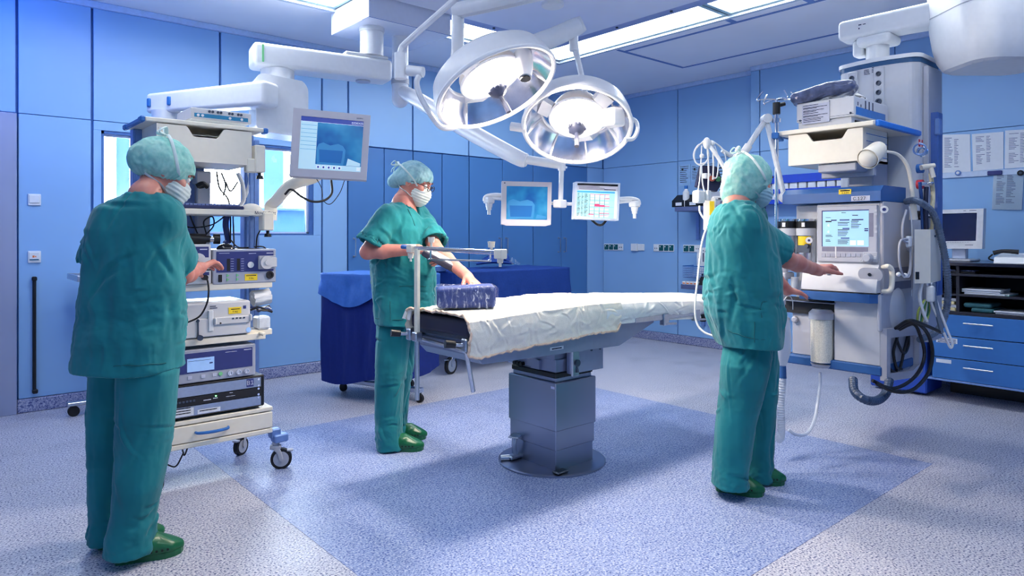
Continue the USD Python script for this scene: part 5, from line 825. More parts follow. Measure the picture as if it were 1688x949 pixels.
# document printer on the shelf
y0, y1 = onx(1408.5, 175, 3.95)[1], onx(1313, 190, 3.95)[1]
pr = Thing('monitor_unit', 'cream flat device with printed notice on top of the right shelf', 'device', (4.15, 1.8, zS)); zt3 = 2.043
pr.part('housing', box(3.95, 4.42, y0, y1, zS+.045, zt3, .004), M_MACH); pr.part('base', box(3.962, 4.35, y0+.02, y1-.006, zS, zS+.046, .003), M_MACH); pr.part('groove', box(3.949, 3.952, y0+.004, y1-.004, zS+.055, zS+.058), M_DKSTEEL)
q = pr.part('notice', pbx(3.948, 1322, 171, 1367, 203, .003), mat('notice_grey', (176, 182, 204), .5), label='printed notice plate'); pr.part('notice_print', bars_x(3.9474, 1324, 173, 1364, 202, 11, .38, 8), M_INK, under=q); pr.part('front_frame', cat(pbx(3.9485, 1366.5, 165, 1368, 197, .003)), M_DKSTEEL)
for u, v in ((1319, 199), (1402, 186)): pr.part('screw', cyl(onx(u, v, 3.951), onx(u, v, 3.945), .006, n=12), M_DKSTEEL)
pr.part('side_slot', box(3.97, 4.38, y0-.001, y0+.004, zS+.055, zS+.10), M_BLUETRIM); pr.part('side_print', cat(*[box(4.09+.05*k, 4.105+.05*k, y0-.001, y0+.001, zt3-.06, zt3-.012) for k in range(3)], box(3.99, 4.0, y0-.001, y0, zt3-.05, zt3-.03), box(4.03, 4.04, y0-.001, y0, zt3-.055, zt3-.04)), M_INK); pr.part('side_feet', box(4.0, 4.33, y0+.012, y0+.05, zS, zS+.03, .006), M_BLACK)
A, B = at(1322, 166, 4.08), at(1394, 160, 3.95); mid = (A+B)/2; prof = m3.Manifold.batch_hull([m3.Manifold.sphere(.035, 16).translate(list(p)) for p in [(-.15, -.05, .035), (-.15, .06, .035), (-.03, .06, .05), (.02, .07, .07), (.13, .06, .075), (.13, -.05, .075), (.02, -.06, .07), (-.05, -.06, .045)]])
bg = man(prof).subdivide_to_size(.02); bg.vertices = bg.vertices + (meshkit.fbm(bg.vertices*25, 3, 2)[:, None]-.5)*.02; bg.vertices[:, 2] = np.maximum(bg.vertices[:, 2], .001); dd = unit((B-A)*[1, 1, 0]); cen = np.array([4.03, mid[1]+.0, zt3])
single('wrapped_cuff', xf(bg, math.atan2(dd[1], dd[0]), cen), mat('wrap_slate', (84, 94, 128), .2, grain=.35, scale=24, bump=.3), 'slate-grey bag in glossy wrap on top of the cream device', 'bag', smooth=50)
c = at(1404, 152, 3.98); c = np.array([c[0]+.05, c[1], zt3]); t = Thing('loose_leads', 'small tangle of white leads beside the slate-grey bag', 'leads', c)
for k in range(4): t.part('lead', tube([c + [0, .03, .012], c + [.03, .01*k-.02, .02+.008*k], c + [.0, -.03, .012+.006*k], c + [-.03+.02*k, -.05, .01]], .008, 7), M_CABW if k != 2 else M_BLACK)
# IV pole with hooks
ivp = at(1280, 330, 4.14); ivt = at(1280, 172, 4.14)
iv = Thing('infusion_pole', 'chrome infusion pole with four hooks beside the right shelf', 'infusion pole', ivp); iv.part('pole', cyl(ivp - [0, 0, .35], ivt, .0115, n=16), M_CHROME); iv.part('pole_clamp', cat(cyl(ivt - [0, 0, .06], ivt + [0, 0, .01], .022, n=16), cyl(ivt + [0, 0, -.01], ivt + cv(.05, 0, .004), .012)), M_BLACK); iv.part('collar', cyl(at(1280, 199, 4.14) + [0, 0, -.012], at(1280, 199, 4.14) + [0, 0, .012], .026, n=20), M_CHROME)
hz_ = ivt + [0, 0, .03]; iv.part('hook_stem', cyl(ivt, hz_, .009), M_CHROME)
for dx_, dy_ in ((-1, -.1), (1, -.05), (-.35, .8), (.3, -.6)):
    d = cv(dx_, dy_, 0); iv.part('hook', tube([hz_, hz_ + d*.06, hz_ + d*.10 + [0, 0, -.004], hz_ + d*.115 + [0, 0, -.012], hz_ + d*.122 + [0, 0, .0], hz_ + d*.10 + [0, 0, .03], hz_ + d*.085 + [0, 0, .045]], .004, 7, 4), M_CHROME)
iv.part('bracket', cat(xf(box(-.03, .14, -.02, .02, -.018, .018, .004), .3, at(1279, 224, 4.12))), M_BLUETRIM)
# ---------------------------------------------------------------- anaesthesia machine
am = Thing('anaesthesia_machine', 'large white and blue anaesthesia machine hanging on the right pendant', 'anaesthesia machine', (4.15, 1.75, .5))
zb0, zb1 = .505, .556
am.part('base_band', box(MX-.01, 4.35, YR-.005, YL+.01, zb0, zb1, .006), M_HOOD, label='blue base band'); 
am.part('body', cat(box(MX+.09, 4.34, YR+.003, YL-.003, zb1, 1.44, .006), box(MX, MX+.1, YR+.003, onx(1375, 500, MX)[1], zb1, .93, .004), box(MX, MX+.1, YR+.003, onx(1346, 400, MX)[1], .93, 1.44, .006)), M_MACH)
am.part('lower_front', box(MX+.04, MX+.1, onx(1375, 500, MX)[1], YL-.005, zb1, .845, .004), M_MGREY); am.part('bolt', cyl(onx(1408, 604, MX), onx(1408, 604, MX-.004), .006, n=10), M_DKSTEEL)
am.part('hood', cat(man(m3.Manifold.batch_hull([toman(box(MX-.03, 4.22, YR-.01, YL+.02, 1.445, 1.50)), toman(box(MX+.01, 4.22, YR-.01, YL+.02, 1.50, 1.53))]))), M_HOOD, label='blue hood')
s = am.part('sticker', pbx(MX-.031, 1382.5, 312, 1403, 320, .004), M_YEL, label='yellow inventory sticker'); am.part('sticker_print', cat(pbx(MX-.0317, 1385, 313, 1401, 315, .001), text('1.129', .010, onx(1393, 317.8, MX-.0316), (0, -1, 0), (0, 0, 1))), M_INKBLK, under=s)
s = am.part('name_plate', pbx(MX-.031, 1403, 322.5, 1434, 331, .004), mat('plate_grey', (180, 186, 206), .45)); am.part('lettering', text('C.127', .017, onx(1416.5, 327, MX-.0314), (0, -1, 0), (0, 0, 1)), M_INKBLK, under=s)
am.part('display_frame', cat(pbx(MX-.014, 1347, 339, 1446, 432, .02, .004)), M_MGREY); x_ = MX-.015
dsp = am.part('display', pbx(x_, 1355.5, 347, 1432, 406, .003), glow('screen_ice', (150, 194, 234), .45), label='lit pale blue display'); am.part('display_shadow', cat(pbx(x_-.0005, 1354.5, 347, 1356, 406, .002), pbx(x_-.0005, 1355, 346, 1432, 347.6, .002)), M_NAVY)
tx = [bars_x(x_-.0008, 1361, 364, 1378, 405, 1, .05, 1)]
for u0, u1, v0, v1, n in ((1361, 1376, 358, 359.5, 1), (1381, 1400, 366, 373, 3), (1381, 1400, 378, 390, 5), (1381, 1400, 395, 403, 4), (1403, 1422, 364, 377, 5), (1361, 1378, 387, 391, 2), (1361, 1373, 395, 399, 2), (1405, 1418, 354, 357, 1), (1387, 1395, 350, 352, 1)): tx.append(bars_x(x_-.0008, u0, v0, u1, v1, n, .4, u0))
am.part('display_print', cat(*tx), M_INK, under=dsp, kind='stuff'); am.part('display_bars', cat(*[pbx(x_-.001, a, b, c, b+1.8, .001) for a, b, c in ((1370, 362, 1379), (1384, 361.5, 1400), (1389, 375.5, 1400), (1386, 391.5, 1400), (1404, 361, 1423), (1425, 376, 1431), (1425, 379, 1431))]), M_NAVY, under=dsp, kind='stuff'); am.part('display_icon', cat(*[cyl(onx(u, v, x_-.0005), onx(u, v, x_-.0015), .008, n=16) for u, v in ((1366, 371.5), (1366, 382))]), G_WHT, under=dsp); am.part('display_box', cat(pbx(x_-.0012, 1401, 396, 1411, 404, .001), pbx(x_-.0012, 1413, 396, 1424, 404, .001)), G_WHT, under=dsp)
am.part('side_strip', pbx(x_, 1432.5, 351, 1439.5, 390, .002), M_STRIP); am.part('lower_strip', pbx(x_, 1355, 407, 1430.5, 414.5, .002), M_STRIP); am.part('cable_slot', pbx(x_-.002, 1376.5, 406, 1378.5, 425, .003), M_WHITE)
for u, v in ((1443.5, 347), (1443.5, 352.5), (1443.5, 373), (1443.5, 382)): am.part('key_button', pbx(x_-.002, u-2.2, v-2, u+2.2, v+2, .003, .001), M_MACH)
for k in range(9): am.part('key_button', pbx(x_-.002, 1354+k*8.3, 417.5, 1360.5+k*8.3, 423.5, .003, .001), mat('key_grey', (164, 168, 188), .45))
am.part('knob_panel', pbx(MX-.019, 1422, 415, 1446.5, 432.5, .008, .003), M_MGREY); kc = onx(1432, 425, MX-.02); am.part('rotary_knob', lathe([(0, .034), (.018, .034), (.022, .028), (.025, 0), (0, 0)], 32, kc, (-1, 0, 0)), M_MGREY); am.part('key_button', pbx(MX-.021, 1440, 422, 1444, 427, .004), M_WHITE)
for u, v in ((1419, 428), (1421, 430)): am.part('led', cyl(onx(u, v, MX-.014), onx(u, v, MX-.018), .003, n=8), M_WHITE)
yA, yB = YR+.003, onx(1328, 455, MX)[1]; zt4 = onx(1400, 435, MX)[2]; zt5 = onx(1400, 479.5, MX)[2]
P_ = [(MX-.02, zt4), (MX+.1, zt4), (MX+.1, zt5), (MX-.055, zt5), (MX-.055, zt5+.015), (MX-.03, zt4-.02)]
am.part('sloping_panel', prism(P_, yA, yB, 'xz'), M_MACH); rc = onx(1436, 452, MX-.042)
oval = prism(rrect(-.065, .06, -.037, .037, .036, 8), 0, .006); nrm_s = unit(np.array([-1, 0, -.22])); v = oval.vertices; oval.vertices = rc + v[:, :1]*np.array([0, -1, 0]) + v[:, 1:2]*np.cross(nrm_s, [0, -1, 0])*1.0 + v[:, 2:]*nrm_s
am.part('oval_recess', oval, M_MGREY); am.part('socket_port', cat(cyl(rc + nrm_s*.004 + [0, .005, 0], rc + nrm_s*.010 + [0, .005, 0], .009, n=14)), M_DKSTEEL); am.part('print', cat(*[xf(box(-.001, .001, -.012, .012, -.002, .002), 0, onx(u, v, MX-.045)) for u, v in ((1366, 452), (1350, 453))]), M_INK, kind='stuff')
am.part('slot', box(MX-.058, MX+.05, yA, yB, zt5-.006, zt5-.001), M_INKBLK)
yLg = onx(1327, 488, MX)[1]; am.part('writing_ledge', man(m3.Manifold.batch_hull([toman(box(MX-.07, MX+.06, yA+.03, yLg, zt5-.055, zt5-.007)), toman(box(MX-.02, MX+.06, yA-.012, yLg, zt5-.055, zt5-.007))])), M_HOOD, label='blue writing ledge')
am.part('dark_bay', cat(box(MX+.02, MX+.1, onx(1379, 500, MX)[1], YL+.03, zt5-.15, zt5-.06)), M_INKBLK, label='black open bay'); am.part('bay_tray', cat(box(MX-.03, MX+.09, onx(1378, 500, MX)[1], YL+.03, zt5-.078, zt5-.072, .002)), M_STEEL)
# absorber canister
cc = onx(1354, 556, MX+.0); cc = np.array([MX+.005, cc[1], 0]); zc0, zc1 = onx(1354, 601, MX)[2], onx(1354, 524, MX)[2]
q = am.part('absorber_canister', lathe([(0, zc0), (.062, zc0), (.064, zc0+.02), (.066, zc1), (0, zc1)], 36, cc), M_LGLASS, label='clear canister'); am.part('granules', lathe([(0, zc0+.018), (.059, zc0+.018), (.061, zc1-.006), (0, zc1-.006)], 36, cc), mat('granules', (240, 234, 216), .8, grain=.14, scale=160, bump=.1), under=q, label='white absorber granules'); am.part('canister_lid', lathe([(0, zc1-.004), (.07, zc1-.004), (.07, zc1+.03), (.05, zc1+.05), (0, zc1+.05)], 32, cc), M_MGREY, under=q); am.part('canister_base', lathe([(0, zc0-.012), (.05, zc0-.012), (.06, zc0+.006), (0, zc0+.006)], 32, cc), M_GREY, under=q)
am.part('round_port', cat(*[lathe([(0, 0), (r, 0), (r, .02), (r*.6, .025), (0, .025)], 20, onx(u, v, MX+.04), (-1, 0, 0)) for u, v, r in ((1299, 526, .013), (1312, 526, .018))]), M_GREY)
# vaporizers
for k, (u, c) in enumerate(((1293.5, 0), (1322.5, 1))):
    o = onx(u, 372, MX+.02)*[1, 1, 0] + [.045, .0, 0]; zc = lambda v: onx(u, v, MX+.05)[2]
    t = Thing('vaporizer', ['vaporizer with black dial nearest the nurse on the anaesthesia machine', 'vaporizer with yellow label next to the lit display'][k], 'vaporizer', (o[0], o[1], zc(445)))
    t.part('dial', cat(cyl((o[0], o[1], zc(376)), (o[0], o[1], zc(365)), .055, n=32), cyl((o[0], o[1], zc(365)), (o[0], o[1], zc(362)), .042, n=28)), M_BLACK); t.part('cap', cyl((o[0], o[1], zc(364.5)), (o[0], o[1], zc(361)), .05, n=28), M_CHROME); t.part('collar', cyl((o[0], o[1], zc(388)), (o[0], o[1], zc(376)), .054, n=32), M_MACH)
    t.part('tank', cyl((o[0], o[1], zc(446)), (o[0], o[1], zc(388)), .044, n=28), M_STEEL); t.part('back_block', box(o[0]+.0, o[0]+.085, o[1]-.05, o[1]+.05, zc(440), zc(382), .004), M_MACH)
    t.part('filling_port', cat(cyl((o[0]-.035, o[1]-.03, zc(405)), (o[0]-.06, o[1]-.03, zc(405)), .012), box(o[0]-.05, o[0]-.03, o[1]-.045, o[1]+.03, zc(416), zc(404))), M_BLACK if k == 0 else M_DKSTEEL)
    if k: t.part('label_tag', cat(*[arc([(.0456, zc(409)), (.0456, zc(389)), (.0464, zc(389)), (.0464, zc(409))], 2.4, 4.2, 8, np.array([o[0], o[1], 0]), np.array([1., 0, 0]), np.array([0, 1., 0]), np.array([0, 0, 1.]))]), M_YEL, label='yellow label'); t.part('scale_tag', box(o[0]-.058, o[0]-.053, o[1]-.02, o[1]-.002, zc(374), zc(367)), M_WHITE)
    else: t.part('scale_tag', box(o[0]-.058, o[0]-.053, o[1]-.01, o[1]+.01, zc(374), zc(367)), M_WHITE)
am.part('agent_badge', cat(cyl(onx(1333.5, 396, MX+.02), onx(1333.5, 396, MX+.01), .019, n=24)), M_WHITE); am.part('agent_badge_dot', cyl(onx(1333.5, 396, MX+.01), onx(1333.5, 396, MX+.008), .007, n=14), M_NAVY)
am.part('flow_tubes', cat(*[cyl(onx(u, 430, MX+.06), onx(u, 392, MX+.06), .008, n=10) for u in (1318, 1338)]), M_CHROME); am.part('side_jar', cat(cyl(onx(1310, 478, MX+.03), onx(1310, 456, MX+.03), .022, n=20)), mat('jar_clear', (196, 204, 216), .1, trans=.4)); am.part('suction_jar', cat(cyl(onx(1290, 478, MX+.03), onx(1290, 440, MX+.03), .03, n=20), rbox(MX-.02, MX+.09, 2.01, 2.08, 1.0, 1.04, .01)), M_GREY)
# side of the machine (faces the camera's right): logo, grip, recess, hose bay
sy = YR
am.part('side_panel', box(MX, 4.33, sy-.012, sy+.01, .93, 1.445, .006), mat('machine_beige', (186, 184, 192), .45, grain=.02)); am.part('badge', cyl(ony(1457.5, 345, sy-.011), ony(1457.5, 345, sy-.016), .02, n=24), M_WHITE, label='round white badge'); am.part('badge_dot', cyl(ony(1457.5, 345, sy-.015), ony(1457.5, 345, sy-.017), .009, n=16), M_NAVY)
am.part('grip_handle', tube([ony(1455, 440, sy-.01), ony(1464, 439, sy-.045), ony(1470, 446, sy-.05), ony(1470, 470, sy-.05), ony(1466, 479, sy-.045), ony(1455, 480, sy-.01)], [.011, .013, .014, .014, .013, .011], 12, 6), M_CREAM, label='cream grip handle')
am.part('side_recess', cat(pby(sy-.014, 1474, 440, 1502, 476, .01)), M_STRIP); am.part('recess_bar', cat(pby(sy-.03, 1474, 453, 1502, 463, .02, .004)), M_GREY); am.part('lower_side', cat(pby(sy-.012, 1452, 482, 1505, 541, .02, .006)), M_MGREY); bowl = sphere(ony(1478, 512, sy-.008), 1, sub=3); c0_ = ony(1478, 512, sy-.008); bowl.vertices = c0_ + (bowl.vertices-c0_)*[.11, .03, .13]; am.part('curved_recess', bowl, M_MACH)
fr_o = [tuple(ony(u, v, sy)[[0, 2]]) for u, v in ((1452, 541), (1508, 537), (1512, 546), (1512, 610), (1504, 620), (1452, 627))]; fr_i = [tuple(ony(u, v, sy)[[0, 2]]) for u, v in ((1458, 556), (1500, 551), (1506, 558), (1506, 600), (1496, 609), (1458, 614))]
am.part('hose_bay', prism(fr_o, sy-.03, sy+.0, 'xz', holes=[fr_i]), M_GREY, label='grey frame of the hose bay'); am.part('bay_back', prism(fr_o, sy+.0005, sy+.004, 'xz'), M_MGREY)
def hose(lab, pts, r, m, corr=False, y=None, sm=10):
    p = [np.asarray(q) for q in pts]
    if corr:
        s = spline(p, 60); L_ = np.r_[0, np.cumsum(np.linalg.norm(np.diff(s, axis=0), axis=1))]; n_ = int(L_[-1]/.004); d = np.linspace(0, L_[-1], n_); s = np.stack([np.interp(d, L_, s[:, k]) for k in range(3)], 1)
        return am.part('corrugated_hose', tube(s, r*(1 + .07*np.sin(np.arange(n_)*1.6)), 10, 0), m, label=lab)
    return am.part('hose', tube(p, r, 9, sm), m, label=lab)
M_TEALH = mat('hose_slate', (100, 116, 138), .4)
Y5 = lambda u, v, y=1.40: ony(u, v, y)
hose('thick corrugated slate hose arching to the right', [Y5(1494, 332, 1.46), Y5(1512, 331, 1.38), Y5(1538, 352, 1.34), Y5(1553, 400, 1.33), Y5(1562, 460, 1.33), Y5(1560, 510, 1.36), Y5(1545, 545, 1.38), Y5(1515, 560, 1.42)], .018, M_TEALH, True)
hose('thick slate hose loop under the machine', [Y5(1406, 625, 1.56), Y5(1409, 645, 1.52), Y5(1425, 658, 1.46), Y5(1445, 660, 1.44), Y5(1460, 648, 1.44), Y5(1466, 626, 1.45)], .022, mat('hose_slate_dark', (52, 72, 104), .4), True)
for k, pts in enumerate(([(1466, 552), (1461, 580), (1466, 606), (1476, 614)], [(1480, 553), (1473, 580), (1478, 606), (1486, 608)], [(1497, 552), (1490, 580), (1484, 606), (1478, 611)], [(1478, 552), (1480, 565), (1490, 582), (1497, 570), (1498, 553)])): hose(None, [Y5(u, v, 1.47) for u, v in pts], .008, M_BLACK)
hose('black hose loop hanging from the bay', [Y5(1480, 541, 1.45), Y5(1505, 530, 1.36), Y5(1528, 548, 1.33), Y5(1537, 580, 1.33), Y5(1530, 615, 1.33), Y5(1505, 642, 1.34), Y5(1475, 645, 1.38), Y5(1445, 632, 1.44)], .0095, M_BLACK)
hose('black hose loop hanging from the bay', [Y5(1482, 543, 1.45), Y5(1506, 534, 1.38), Y5(1518, 556, 1.36), Y5(1524, 582, 1.36), Y5(1518, 606, 1.36), Y5(1500, 628, 1.36), Y5(1470, 640, 1.40), Y5(1438, 627, 1.46)], .009, M_BLACK)
hose('black hose loop hanging from the bay', [Y5(1476, 541, 1.45), Y5(1500, 528, 1.36), Y5(1530, 538, 1.32), Y5(1552, 548, 1.30)], .009, M_BLACK)
hose('curled grey lead on the machine side', [Y5(1494, 346), Y5(1488, 370), Y5(1489, 395), Y5(1499, 400), Y5(1495, 394), Y5(1484, 398), Y5(1482, 425), Y5(1487, 450), Y5(1497, 452), Y5(1501, 430), Y5(1500, 395)], .006, M_GREY); hose('white lead', [Y5(1499, 340), Y5(1503, 370), Y5(1503, 420), Y5(1499, 455), Y5(1484, 452)], .004, M_CABW)
am.part('lead_clip', cat(rbox(*(lambda c: (c[0]-.02, c[0]+.02, c[1]-.012, c[1]+.012, c[2]-.03, c[2]+.03))(Y5(1498, 398)), .008), sphere(Y5(1492, 454), .014), sphere(Y5(1481, 452), .012)), M_CABW, kind='stuff')
# gooseneck lamp on the pendant
g0, g1 = at(1430, 262, 3.62), at(1456, 238, 3.72); gl = Thing('gooseneck_lamp', 'cream cone-shaped gooseneck lamp in front of the right drawer', 'lamp', g0); gd = unit(g1-g0)
gl.part('shade', lathe([(.052, 0), (.056, .0), (.053, .03), (.045, .125), (.038, .145), (0, .15), (0, .14), (.036, .138), (.05, .03), (.052, 0)], 32, g0, gd), M_CREAM); gl.part('shade_tip', cat(sphere(g0 + gd*.015, .05, (1, 1, 1))), M_CREAM)
gl.part('neck', tube([g0 + gd*.10 + cv(.03, 0, -.0), at(1464, 250, 3.70), at(1482, 256, 3.74), at(1496, 275, 3.76), at(1503, 310, 3.78), at(1505, 352, 3.78)], [.006, .007, .009, .010, .011, .011], 10, 8), M_CREAM); gl.part('base_block', cat(cyl(at(1505, 336, 3.78), at(1506, 362, 3.78), .016, .022, n=16)), M_CREAM)
# white box on the right rail with its cables
bx = Thing('wall_box', 'tall cream faceted box hanging right of the anaesthesia machine', 'device', at(1528, 465, 3.75)); zB1, zB0 = at(1528, 378, 3.75)[2], at(1528, 466, 3.75)[2]
pa, pb, pc = at(1507.5, 420, 3.70)[:2], at(1534, 420, 3.72)[:2], at(1551, 420, 3.95)[:2]; bx.part('housing', prism([tuple(pa), tuple(pb), tuple(pc), tuple(pc + (pa-pb)*1.2)], zB0, zB1), M_CREAM); nB = cv(0, -1, 0)
bx.part('slot', xf(box(-.01, .01, -.004, .004, -.02, .02), math.atan2(*(pb-pa)[::-1]), at(1511.5, 454, 3.705) + nB*.001), M_BLACK); bx.part('screw', cyl(at(1541, 389, 3.80), at(1541, 389, 3.80) + cv(.5, -.87, 0)*.004, .006, n=10), M_DKSTEEL)
for pts, m, r in (([(1520, 466), (1516, 490), (1522, 515), (1528, 530)], M_CABW, .009), ([(1535, 466), (1545, 500), (1562, 545), (1570, 566), (1566, 572), (1556, 548)], M_CABW, .007), ([(1528, 466), (1536, 500), (1548, 530), (1560, 560)], M_CABW, .006), ([(1538, 466), (1540, 488), (1546, 520), (1552, 548)], M_TEALH, .012), ([(1512, 466), (1507, 480), (1508, 492), (1516, 497)], M_FILM, .014)): bx.part('cable', tube([at(u, v, 3.74) for u, v in pts], r, 8, 8), m)
bx.part('connector', cat(rbox(*(lambda c: (c[0]-.02, c[0]+.02, c[1]-.02, c[1]+.02, c[2]-.045, c[2]+.045))(at(1534, 484, 3.74)), .012)), M_CABW); yg = mat('cable_yellow_green', (170, 186, 90), .45)
for k in range(7): bx.part('cable', tube([at(1524+k, 494, 3.76), at(1514+3*k, 512+2*(k % 3), 3.74+.01*k), at(1512+2.5*k, 530, 3.76)], .006, 7, 6), [yg, M_CABW, mat('cable_green', (60, 130, 90), .45)][k % 3])
bx.part('mount', cat(cyl(at(1507, 410, 3.8), at(1500, 410, 3.85), .02), cyl(at(1530, 376, 3.85), at(1530, 360, 3.85), .012)), M_MGREY)
# breathing bag and tubing at the left of the machine
bgc = at(1290, 500, 3.9); P2 = [(0, 0), (.012, 0), (.018, -.03), (.045, -.10), (.056, -.20), (.05, -.28), (.028, -.345), (.014, -.36), (0, -.36)]
M_BAG = usdkit.material(stage, '/World/Looks/bag_translucent', {'t': ('transparent_bsdf', {}), 'p': ('principled_bsdf', {'base_color': S(206, 216, 232), 'roughness': .3}), 'm': ('mix_closure', {'fac': .62})}, [('t.BSDF', 'm.closure1'), ('p.BSDF', 'm.closure2')], 'm.closure')
br = Thing('breathing_bag', 'translucent breathing bag with corrugated hose beside the right nurse', 'breathing bag', bgc); m = lathe(P2, 36, bgc, (0, 0, 1)); m.vertices[:, 1] = bgc[1] + (m.vertices[:, 1]-bgc[1])*.8; br.part('bag', m, M_BAG, smooth=60)
br.part('collar', cyl(bgc + [0, 0, -.355], bgc + [0, 0, -.425], .019, .022, n=20), M_HOOD, label='blue connector'); s0 = bgc + [0, 0, -.42]; s = spline([s0, s0 + cv(-.01, 0, -.15), s0 + cv(-.015, -.02, -.28), s0 + cv(-.04, -.06, -.335), s0 + cv(-.075, -.05, -.28), s0 + cv(-.08, 0, -.12)], 30); br.part('corrugated_hose', tube(s, .021*(1+.08*np.sin(np.arange(len(s))*2.1)), 12, 0), M_BAG)
br.part('sample_tube', tube([at(1352, 614, 3.95), at(1351, 640, 3.9), at(1343, 690, 3.8), at(1330, 714, 3.74), at(1312, 716, 3.7), at(1300, 708, 3.7)], .009, 8, 10), M_BAG, label='clear thin tube'); br.part('bag_elbow', cat(cyl(bgc + [0, 0, -.005], bgc + [0, 0, .05], .018), rbox(bgc[0]-.03, bgc[0]+.06, bgc[1]-.03, bgc[1]+.03, bgc[2]+.045, bgc[2]+.085, .012)), M_CABW)
br.part('lead', tube([at(1286, 505, 3.86), at(1298, 488, 3.86), at(1306, 494, 3.88), at(1307, 510, 3.9)], .003, 6), M_CABW)
# hose support arm with patient leads, behind the right nurse
ha = Thing('hose_arm', 'white articulated hose arm bent above the right nurse\'s head', 'support arm', at(1293, 330, 4.12)); J0, J1, J2 = at(1293, 325, 4.12), at(1263, 196, 4.16), at(1226, 252, 4.10)
ha.part('link', tube([J0, J1], .0155, 12, 0), M_CABW); ha.part('link', tube([J1, J2], .0165, 12, 0), M_CABW); ha.part('joint', cat(cyl(J1 - cv(.0, .03, 0), J1 + cv(0, .03, 0), .028, n=20), sphere(J1, .03)), M_CABW); ha.part('joint', sphere(J0, .034), M_CABW)
ha.part('joint', cat(cyl(J2 + cv(-.015, 0, -.02), J2 + cv(.03, 0, .045), .024, n=16)), M_CABW); ha.part('guide_tube', tube([J1 + cv(-.055, 0, -.06), at(1243, 222, 4.12), at(1235, 240, 4.1)], .006, 7), M_CABW)
ha.part('rod', tube([J2, at(1208, 257, 4.06), at(1190, 248, 4.04)], [.013, .013, .012], 10, 4), M_CABW); ha.part('rod', tube([at(1170, 240, 4.02), at(1190, 270, 4.0), at(1210, 310, 3.95)], .0115, 10, 3), M_CABW); ha.part('hose_clip', cat(sphere(at(1165, 236, 4.02), .022, (1, 1, 1.6)), sphere(at(1174, 236, 4.02), .016)), M_CABW)
ld = Thing('patient_leads', 'tangle of white patient leads hanging with a small module behind the right nurse', 'leads', at(1160, 330, 4.03))
for pts, r in (([(1160, 232), (1146, 248), (1146, 266), (1158, 272), (1168, 258), (1165, 238)], .0045), ([(1163, 235), (1150, 240), (1143, 256), (1150, 270), (1163, 268)], .004), ([(1165, 235), (1172, 232), (1185, 240), (1193, 248)], .005), ([(1157, 240), (1154, 290), (1150, 318)], .004), ([(1166, 240), (1168, 280), (1167, 318)], .005), ([(1175, 240), (1176, 270), (1175, 296)], .0045), ([(1156, 270), (1158, 300), (1161, 316)], .0045), ([(1194, 250), (1197, 270), (1193, 292), (1196, 300)], .004), ([(1178, 240), (1184, 262), (1182, 290), (1176, 294)], .004)): ld.part('lead', tube([at(u, v, 4.03) for u, v in pts], r, 7, 8), M_CABW)
mdl = at(1153, 325, 4.03); ld.part('module', rbox(mdl[0]-.035, mdl[0]+.035, mdl[1]-.02, mdl[1]+.03, mdl[2]-.035, mdl[2]+.04, .012), M_CABW, label='white connector module'); ld.part('connector', cat(rbox(*(lambda c: (c[0]-.018, c[0]+.018, c[1]-.014, c[1]+.014, c[2]-.03, c[2]+.03))(at(1167, 322, 4.04)), .008)), M_CABW); ld.part('connector', sphere(at(1157, 257, 4.03), .014), M_CABW)
ld.part('tube', tube([mdl + [0, 0, -.05], at(1154, 350, 4.02), at(1162, 362, 4.0), at(1168, 366, 3.98), at(1166, 372, 3.96), at(1157, 400, 3.9), at(1151, 450, 3.85), at(1146, 500, 3.8), at(1148, 530, 3.78), at(1160, 547, 3.75), at(1184, 556, 3.7)], .006, 8, 8), M_CABW, label='long white tube'); ld.part('tube', tube([at(1180, 478, 3.7), at(1166, 490, 3.7), at(1163, 505, 3.7), at(1172, 525, 3.7)], .006, 8, 8), M_CABW)
cf = Thing('pressure_cuff', 'dark navy blood pressure cuff hanging among the white leads', 'pressure cuff', at(1170, 296, 4.07)); pl = [at(u, v, 4.07) for u, v in ((1157, 274), (1180, 276), (1184, 283), (1189, 300), (1181, 314), (1168, 311), (1150, 306))]; rr_, ww_ = cv(1, 0, 0), np.array([0, 0, 1.]); o_ = pl[0]
m = trimesh.creation.extrude_polygon(sg.Polygon([((p-o_) @ rr_, (p-o_) @ ww_) for p in pl]).buffer(.006), .05, engine='earcut'); v = m.vertices; m.vertices = o_ + v[:, :1]*rr_ + v[:, 1:2]*ww_ + v[:, 2:]*cv(0, 1, 0); cf.part('cuff', m, mat('cuff_navy', (22, 26, 66), .6, grain=.2, scale=60)); c = at(1167, 290, 4.06); cf.part('tab', rbox(c[0]-.03, c[0]+.02, c[1]-.01, c[1]+.02, c[2]-.016, c[2]+.016, .005), M_WHITE); cf.part('clip', sphere(at(1174, 294, 4.05), .018), mat('clip_orange', (190, 90, 70), .5), label='orange clip'); cf.part('clip', sphere(at(1184, 295, 4.05), .016), mat('cable_green', (60, 130, 90), .45), label='green clip')
